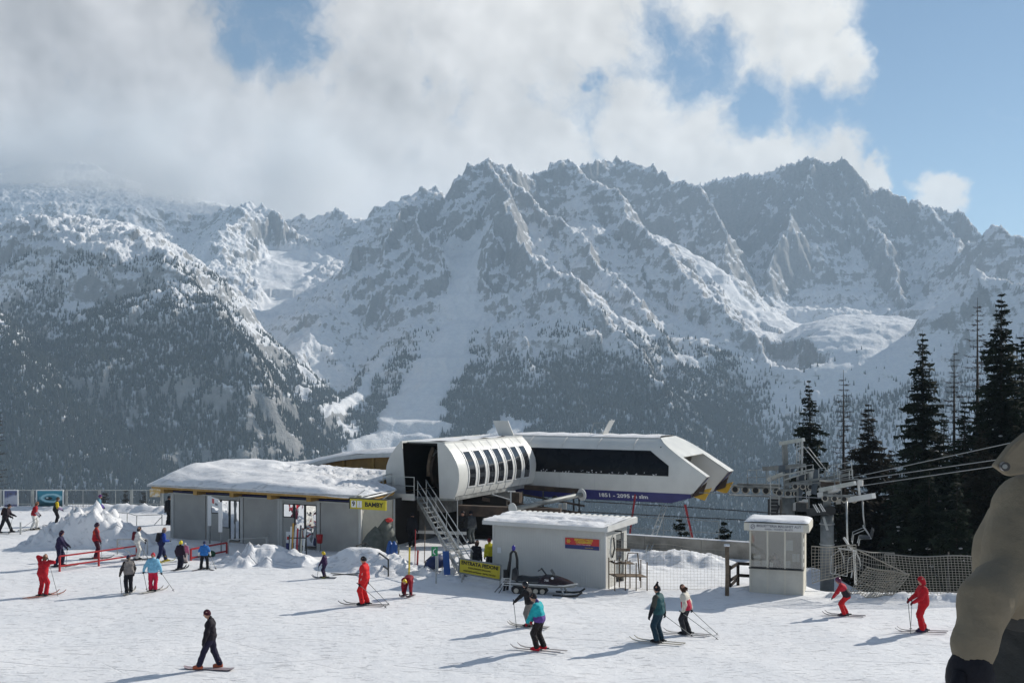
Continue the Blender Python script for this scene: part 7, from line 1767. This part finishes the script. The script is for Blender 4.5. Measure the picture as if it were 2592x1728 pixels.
# -- piste, left
person('skier in a red suit with both arms raised to the head at far left', 108, 1509, 1.66, (0.3, 0.95), dict(jacket=RED, legs=RED), dict(lean=12, lh=(-0.10, 0.16, 1.62), rh=(0.22, 0.16, 1.50), lb=(-1, 0, 0.25), rb=(1, 0, 0.1), lf=(-0.13, 0), rf=(0.13, 0.05)), hat=('hair', (0.14, 0.07, 0.04)), gloves=BLK, skis=((0.35, 0.10, 0.04), (18, 22), 1.6), poles=[('R', (0.62, 0.2), 'ski pole hanging from the raised hand of the red suited skier')])
person('young skier in black and grey jacket with a dark hat', 326, 1500, 1.50, (-0.55, 0.83), dict(jacket=(0.20, 0.18, 0.17), arm=(0.025, 0.02, 0.02), legs=BLK), dict(lean=6, lh=(-0.36, 0.14, 0.92), rh=(0.26, 0.1, 0.9)), hat=('beanie', NAVY), hair=(0.14, 0.09, 0.05), skis=((0.4, 0.38, 0.33), (25, 30), 1.3), poles=[('L', (-0.30, 0.10), 'ski pole of the young skier in black and grey')])
person('young skier in light blue jacket, red trousers and red hat', 387, 1497, 1.56, (-0.2, 0.97), dict(jacket=(0.20, 0.45, 0.62), legs=(0.50, 0.012, 0.05)), dict(lean=6, lh=(-0.42, 0.16, 0.95), rh=(0.36, 0.06, 0.90)), hat=('beanie', (0.45, 0.03, 0.05)), hair=(0.35, 0.22, 0.12), skis=((0.5, 0.48, 0.42), (40, 45), 1.3), poles=[('L', (-0.30, 0.35), 'left ski pole of the skier in light blue'), ('R', (0.95, -0.15), 'right ski pole of the skier in light blue')])
person('snowboarder in black parka and dark navy trousers, nearest at lower left', 528, 1693, 1.74, (-1, -0.12), dict(jacket=(0.012, 0.009, 0.014), legs=(0.014, 0.012, 0.032)), dict(lean=2, py=-0.06, lf=(-0.12, 0.26), rf=(0.12, -0.30), lh=(-0.32, 0.12, 0.80), rh=(0.20, 0.16, 0.85), head=(0, 1)), hat=('beanie', (0.05, 0.008, 0.018)), boots=(0.40, 0.10, 0.05), board=((0.28, 0.22, 0.24), (-1, 0.12)), goggles=False, detail=0.028)
person('small child in dark purple with a yellow helmet in the shade', 822, 1463, 1.15, (-0.98, 0.1), dict(jacket=(0.03, 0.01, 0.05), legs=(0.02, 0.012, 0.04)), dict(lean=6, lh=(-0.28, 0.3, 0.9), rh=(0.2, 0.2, 0.9)), hat=('helmet', (0.62, 0.45, 0.02)), boots=(0.55, 0.5, 0.02), skis=((0.05, 0.06, 0.09), 0, 1.1), poles=[('L', (-0.3, 0.45), 'short ski pole of the child in dark purple')])
person('ski instructor in red suit with white sleeve stripes and black hat', 923, 1532, 1.84, (-0.97, 0.22), dict(jacket=(0.56, 0.014, 0.016), legs=(0.56, 0.014, 0.016)), dict(lean=2, lh=(-0.26, 0.10, 0.86), rh=(0.28, -0.02, 0.84), head=(0, 0), lf=(-0.12, 0.05), rf=(0.12, -0.06)), hat=('beanie', BLK), skis=((0.05, 0.04, 0.04), 0, 1.85), stripes=WHT, poles=[('R', (0.30, -0.85), 'nearer ski pole trailing behind the red instructor'), ('L', (-0.30, -0.95), 'farther ski pole trailing behind the red instructor')], detail=0.028)
person('child in dark red suit and yellow helmet bending down to the boots', 1032, 1510, 1.34, (-0.25, -0.97), dict(jacket=(0.22, 0.01, 0.02), legs=(0.20, 0.01, 0.02)), dict(lean=98, py=-0.20, lh=(-0.2, 0.16, 0.22), rh=(0.22, 0.18, 0.24), lf=(-0.17, 0), rf=(0.17, 0.08), lb=(-1, 0, 0), rb=(1, 0, 0)), hat=('helmet', (0.62, 0.45, 0.02)), boots=(0.06, 0.04, 0.05), skis=((0.08, 0.03, 0.04), 12, 0.7))
# -- piste, right
person('skier in black jacket and grey patterned trousers behind the teal one', 1340, 1586, 1.56, LEFT, dict(jacket=(0.016, 0.014, 0.016), legs=(0.16, 0.15, 0.14)), dict(lean=14, lh=(-0.3, 0.50, 1.0), rh=(0.24, 0.2, 0.95)), hat=('helmet', BLK), skis=((0.35, 0.33, 0.3), 0, 1.5), poles=[('L', (-0.30, 0.42), 'ski pole of the skier in grey patterned trousers')])
person('skier in turquoise jacket with purple hem and red boots', 1365, 1646, 1.80, LEFT, dict(jacket=(0.015, 0.34, 0.38), belly=(0.015, 0.34, 0.38), hem=(0.10, 0.05, 0.22), collar=(0.07, 0.04, 0.16), legs=(0.018, 0.014, 0.014)), dict(lean=10, crouch=0.03, head=(0, 1.2), lh=(-0.20, 0.34, 0.86), rh=(0.10, 0.30, 0.84), lf=(-0.12, 0.04), rf=(0.13, -0.10)), hat=('beanie', BLK), boots=(0.50, 0.012, 0.025), gloves=(0.35, 0.012, 0.03), skis=((0.30, 0.27, 0.27), 0, 1.7), detail=0.028)
person('skier in dark green suit and pointed black hat looking left', 1668, 1627, 1.86, (-0.85, 0.5), dict(jacket=(0.020, 0.075, 0.085), arm=(0.06, 0.06, 0.05), cuff=BLK, legs=(0.012, 0.035, 0.055)), dict(lean=4, lh=(-0.44, 0.14, 0.84), rh=(0.30, -0.06, 0.86), lf=(-0.13, 0.02), rf=(0.13, -0.02)), hat=('pointed', BLK), skis=((0.35, 0.32, 0.26), -8, 1.75), poles=[('R', (0.32, -1.0, 0.25), 'ski pole pointing back from the skier in dark green')], detail=0.028)
person('woman in white and red jacket with tied brown hair', 1737, 1606, 1.68, (-0.9, 0.42), dict(jacket=(0.58, 0.55, 0.48), arm=(0.58, 0.55, 0.48), belly=(0.42, 0.02, 0.05), hem=(0.40, 0.02, 0.05), legs=(0.022, 0.022, 0.028), collar=(0.05, 0.04, 0.03)), dict(lean=10, crouch=0.03, lh=(-0.24, 0.06, 0.88), rh=(0.30, -0.10, 0.88), lf=(-0.12, 0.04), rf=(0.12, -0.06)), hat=('hair', (0.05, 0.025, 0.015)), hair=(0.06, 0.03, 0.018), goggles=True, skis=((0.35, 0.33, 0.32), -6, 1.65), poles=[('R', (0.40, -1.05), 'nearer ski pole trailing behind the woman in white and red'), ('L', (-0.2, -1.2), 'farther ski pole trailing behind the woman in white and red')])
person('young skier crouching in red and black suit with a red helmet', 2140, 1559, 1.52, (-0.95, 0.3), dict(jacket=(0.44, 0.02, 0.04), belly=(0.03, 0.02, 0.025), arm=(0.46, 0.02, 0.03), legs=(0.52, 0.015, 0.02)), dict(lean=30, crouch=0.22, lh=(-0.2, 0.52, 0.78), rh=(0.24, 0.50, 0.76), lf=(-0.14, 0.06), rf=(0.14, -0.04)), hat=('helmet', (0.12, 0.02, 0.06)), boots=(0.06, 0.02, 0.03), skis=((0.06, 0.05, 0.06), 0, 1.45), stripes=WHT)
person('skier in plain red suit with a red hat at the right of the piste', 2337, 1600, 1.84, (-0.96, 0.1), dict(jacket=(0.42, 0.008, 0.016), legs=(0.46, 0.008, 0.014)), dict(lean=3, lh=(-0.24, 0.36, 1.02), rh=(0.26, 0.36, 1.0), lf=(-0.12, 0.06), rf=(0.12, -0.06)), hat=('hood', (0.36, 0.008, 0.018)), boots=(0.03, 0.02, 0.05), gloves=(0.12, 0.006, 0.02), skis=((0.30, 0.26, 0.26), 0, 1.7), poles=[('L', (-0.24, 0.46), 'farther ski pole planted before the red suited skier at right'), ('R', (0.26, 0.32), 'nearer ski pole planted before the red suited skier at right')], detail=0.028)
# -- in the shade of the station
person('dark figure standing under the station beside the stair', 1046, 1385, 1.75, (0.2, 0.9), dict(jacket=BLK, legs=BLK), dict(**hang), pos=Vector((-5.3, 57.3, 0)), z=0.0)
person('dark figure with folded arms under the station right of the stair', 1172, 1385, 1.78, (-0.3, -0.9), dict(jacket=(0.015, 0.015, 0.015), legs=BLK), dict(lh=(0.10, 0.24, 1.2), rh=(-0.10, 0.24, 1.22)), pos=Vector((-2.6, 57.9, 0.03)), z=0.03)
person('figure in dark grey clothes under the station next to the folded arms', 1193, 1385, 1.74, (-0.6, 0.7), dict(jacket=(0.06, 0.065, 0.07), legs=(0.09, 0.10, 0.10)), dict(**hang), pos=Vector((-2.15, 58.1, 0.03)), z=0.03)
person('person in black jacket walking behind the yellow pedestrian board', 1205, 1460, 1.60, (0.5, 0.85), dict(jacket=(0.014, 0.014, 0.016), legs=BLK), dict(lean=6, **hang), hat=('hair', (0.06, 0.03, 0.02)))
person('person in bright yellow jacket half hidden by the service hut', 1241, 1452, 1.55, (-0.4, 0.85), dict(jacket=(0.55, 0.50, 0.02), legs=(0.03, 0.03, 0.03)), dict(lean=10, **hang), hat=('beanie', (0.16, 0.02, 0.02)))
person('ticket seller sitting behind the booth window', 1965, 1490, 1.45, (-0.1, -0.95), dict(jacket=(0.05, 0.05, 0.06), legs=BLK), dict(**hang), hat=('hair', (0.05, 0.03, 0.02)), pos=Vector((10.95, 45.2, 0)), z=0.0)

# -- bystander at the right edge, close to the camera
def bystander():
    Y = 2.6; P = lambda px, py, y=Y: ray(px, py, y)
    g = Vector((1.44, 2.75, gz(1.44, 2.75)))
    root = thing('person', 'close bystander in tan jacket with grey hem panel, cut by the right edge', 'person', g)
    tan, gry = (0.20, 0.168, 0.12), (0.040, 0.041, 0.040)
    caps = []
    def cp(a, b, r0, r1, lab): caps.append((tuple(Vector(a)), tuple(Vector(b)), r0, r1, lab))
    hx, hy = 1.44, 2.74; z0 = g.z
    for s in (-1, 1):
        cp((hx+0.1*s, hy, z0+0.92), (hx+0.12*s, hy+0.02, z0+0.50), 0.115, 0.09, 'legs'); cp((hx+0.12*s, hy+0.02, z0+0.50), (hx+0.12*s, hy, z0+0.1), 0.09, 0.085, 'legs'); cp((hx+0.12*s, hy, z0+0.06), (hx+0.13*s, hy+0.16, z0+0.05), 0.065, 0.05, 'boots')
    cp((hx-0.10, hy, z0+0.95), (hx+0.10, hy, z0+0.95), 0.13, 0.13, 'legs')
    cp((hx-0.11, hy, z0+1.02), (hx+0.11, hy, z0+1.02), 0.168, 0.168, 'hem'); cp((hx-0.10, hy, z0+1.27), (hx+0.10, hy, z0+1.27), 0.160, 0.160, 'jacket'); cp((hx-0.11, hy, z0+1.36), (hx+0.11, hy, z0+1.36), 0.155, 0.155, 'jacket')
    cp((hx-0.13, hy, z0+1.45), (hx+0.13, hy, z0+1.45), 0.095, 0.095, 'jacket'); cp((hx, hy, z0+1.48), (hx, hy, z0+1.58), 0.09, 0.08, 'jacket')
    cp((hx, hy, z0+1.56), (hx, hy-0.01, z0+1.72), 0.08, 0.10, 'skin')
    S = P(2612, 1296, 2.66); E = P(2580, 1480, 2.58); E2 = P(2494, 1508, 2.46); Wr = P(2466, 1630, 2.42)
    cp(S, S.lerp(E, 0.5)+Vector((0.004, 0, 0)), 0.096, 0.092, 'jacket'); cp(S.lerp(E, 0.5), E, 0.092, 0.088, 'jacket'); cp(E, E+Vector((0.0, 0, -0.03)), 0.086, 0.08, 'jacket')
    cp(E2+Vector((0.05, 0.06, 0.012)), E2+Vector((0.0, 0, -0.01)), 0.058, 0.056, 'jacket')
    cp(E2+Vector((0.002, 0, -0.012)), Wr, 0.055, 0.045, 'cuff'); cp(Wr, Wr+Vector((-0.008, -0.01, -0.035)), 0.044, 0.036, 'cuff')
    cp((hx-0.10, hy, z0+1.12), (hx+0.10, hy, z0+1.12), 0.163, 0.163, 'hem')
    cp((hx+0.2, hy, z0+1.42), (hx+0.27, hy+0.02, z0+1.15), 0.092, 0.085, 'jacket'); cp((hx+0.27, hy+0.02, z0+1.15), (hx+0.26, hy+0.1, z0+0.90), 0.08, 0.062, 'jacket')
    V, F, lab = grow(caps, 0.0135, 0.028)
    nz = fbm(V[:, 0]*10+V[:, 2]*6, V[:, 2]*7-V[:, 0]*5, 3, 901)*0.007+(ridged(V[:, 0]*7+V[:, 2]*6, V[:, 2]*5-V[:, 0]*8, 3, 903)-0.6)*0.014+(ridged(V[:, 0]*16+V[:, 1]*9, V[:, 2]*3.5+V[:, 0]*4, 2, 905)-0.6)*0.007
    V = V+nz[:, None]*np.array([-0.6, -0.8, 0])
    zc = V[F][:, :, 2].mean(1); xc = V[F][:, :, 0].mean(1); xl = np.where(zc > 7.73, 1.025+(7.80-zc)*0.34, 1.048-(7.73-zc)*0.6); lab = np.where(((lab == 'jacket') & (zc < 7.765)), 'hem', lab)
    me = mesh_from_np('body', V-np.array(g), F)
    names = ['jacket', 'hem', 'cuff', 'legs', 'boots', 'skin']
    ms = dict(jacket=mat('tan_shell', tan, rough=0.8, var=0.12, vscale=5, bump=0.25, bscale=60, spec=0.15), hem=mat('grey_shell', gry, rough=0.8, var=0.1, vscale=5, bump=0.25, bscale=60, spec=0.15), cuff=mat('tan_shell', tan), legs=mat('tan_trousers', (0.12, 0.10, 0.07), rough=0.8, var=0.1), boots=cloth(BLK), skin=SKIN)
    for n in names: me.materials.append(ms[n])
    me.polygons.foreach_set('material_index', np.array([names.index(x) for x in lab], np.int32))
    o = bpy.data.objects.new('body', me); COL.objects.link(o); o.parent = root
    # black glove with curled fingers, cuff loop, collar flap with snap
    b = MB(); c = Wr+Vector((-0.014, -0.012, -0.075)); b.ball(c, 0.052, 0.055, 0.075, 16, 12)
    for k in range(4): b.tube([c+Vector((-0.030+0.02*k, -0.03, -0.045)), c+Vector((-0.032+0.02*k, -0.045, -0.09)), c+Vector((-0.028+0.02*k, -0.02, -0.12))], [0.015, 0.015, 0.012], 8)
    b.tube([c+Vector((-0.035, -0.03, 0.02)), c+Vector((-0.058, -0.055, -0.02)), c+Vector((-0.05, -0.06, -0.06))], [0.017, 0.016, 0.012], 8); b.build('glove', cloth(BLK), root, smooth=True)
    b = MB(); pts = [P(2700, 1065, 2.56), P(2600, 1096, 2.54), P(2563, 1126, 2.52), P(2520, 1180, 2.50), P(2557, 1206, 2.50), P(2640, 1192, 2.53), P(2720, 1180, 2.56)]
    b.prism(pts, Vector((0, 0.03, 0))); b.build('collar_flap', mat('tan_shell', tan), root, bevel=0.006)
    b = MB(); b.disc(P(2543, 1180, 2.492), (0, 1, 0), 0.0105, 0.012, 20); sn = b.build('snap_button', M('black_plastic'), root, smooth=False); b = MB(); b.disc(P(2543, 1180, 2.484), (0, 1, 0), 0.0055, 0.006, 16); b.build('snap_centre', M('steel_grey'), sn)
    b = MB(); b.ball((hx, hy-0.01, z0+1.72), 0.125, 0.13, 0.13, 14, 10); b.build('hat', cloth(CHAR), root, smooth=True)
    for s in (-1, 1): b = MB(); b.ball((hx+0.036*s, hy+0.09, z0+1.67), 0.012, 0.01, 0.008, 6, 4); b.build('eye', M('ink'), root)
bystander()
# ---------------------------------------------------------------- haze: the air of the valley
def make_haze():
    zb = float(MT[3].min())-3.0; zt = float(MT[3].max())+40.0
    x0, x1, y0, y1 = -12500, 12500, -150, 9300
    V = [(x, y, z) for z in (zb, zt) for y in (y0, y1) for x in (x0, x1)]
    F = [(0, 2, 3, 1), (4, 5, 7, 6), (0, 1, 5, 4), (2, 6, 7, 3), (0, 4, 6, 2), (1, 3, 7, 5)]
    me = bpy.data.meshes.new('haze'); me.from_pydata(V, [], F)
    m = bpy.data.materials.new('haze_air'); m.use_nodes = True
    T = NT(m.node_tree); T.n.clear()
    out = T.node('ShaderNodeOutputMaterial'); pv = T.node('ShaderNodeVolumePrincipled')
    pv.inputs['Color'].default_value = (0.62, 0.81, 1.0, 1); pv.inputs['Density'].default_value = HAZE
    pv.inputs['Anisotropy'].default_value = 0.0
    T.l.new(pv.outputs[0], out.inputs['Volume'])
    link('haze', me, m, kind='stuff', label='thin blue haze filling the valley air')
HAZE = 0.000098
make_haze()

# ---------------------------------------------------------------- cloud lying on the left hand summits
def make_mist(cx, cy, cz, rx, ry, rz, dens, seed):
    nu, nv = 48, 24
    V = []; F = []
    th = np.linspace(0, 2*math.pi, nu, endpoint=False); ph = np.linspace(-math.pi/2, math.pi/2, nv)
    T_, P_ = np.meshgrid(th, ph)
    d = 1+0.16*fbm(np.cos(T_)*1.6+seed, np.sin(T_)*1.6+P_*1.5, 4, seed)*np.cos(P_)
    V = np.stack([cx+rx*d*np.cos(T_)*np.cos(P_), cy+ry*d*np.sin(T_)*np.cos(P_), cz+rz*d*np.sin(P_)], -1).reshape(-1, 3)
    i = np.arange(nv-1)[:, None]*nu+np.arange(nu)[None, :]; j = np.arange(nv-1)[:, None]*nu+(np.arange(nu)[None, :]+1) % nu
    F = np.stack([i.ravel(), j.ravel(), (j+nu).ravel(), (i+nu).ravel()], 1)
    me = mesh_from_np('mist', V, F)
    m = bpy.data.materials.new('mist_air'); m.use_nodes = True
    T = NT(m.node_tree); T.n.clear()
    out = T.node('ShaderNodeOutputMaterial'); pv = T.node('ShaderNodeVolumePrincipled')
    pv.inputs['Color'].default_value = (0.98, 0.98, 0.98, 1)
    pos = T.node('ShaderNodeNewGeometry').outputs['Position']
    q = T.vmath('MULTIPLY', T.vmath('SUBTRACT', pos, (cx, cy, cz)), (1/rx, 1/ry, 1/rz))
    soft = T.ramp(T.vmath('LENGTH', q), 1.0, 0.25)
    wis = T.ramp(T.noise(pos, 0.0022, 3.0, 0.6), 0.36, 0.62)
    T.put(pv.inputs['Density'], T.math('MULTIPLY', T.math('MULTIPLY', soft, wis), dens))
    T.l.new(pv.outputs[0], out.inputs['Volume'])
    return link('cloud', me, m, kind='stuff', label='pale cloud lying on the left hand summits')
make_mist(-1650, 4800, 950, 1750, 460, 440, 0.0060, 3)
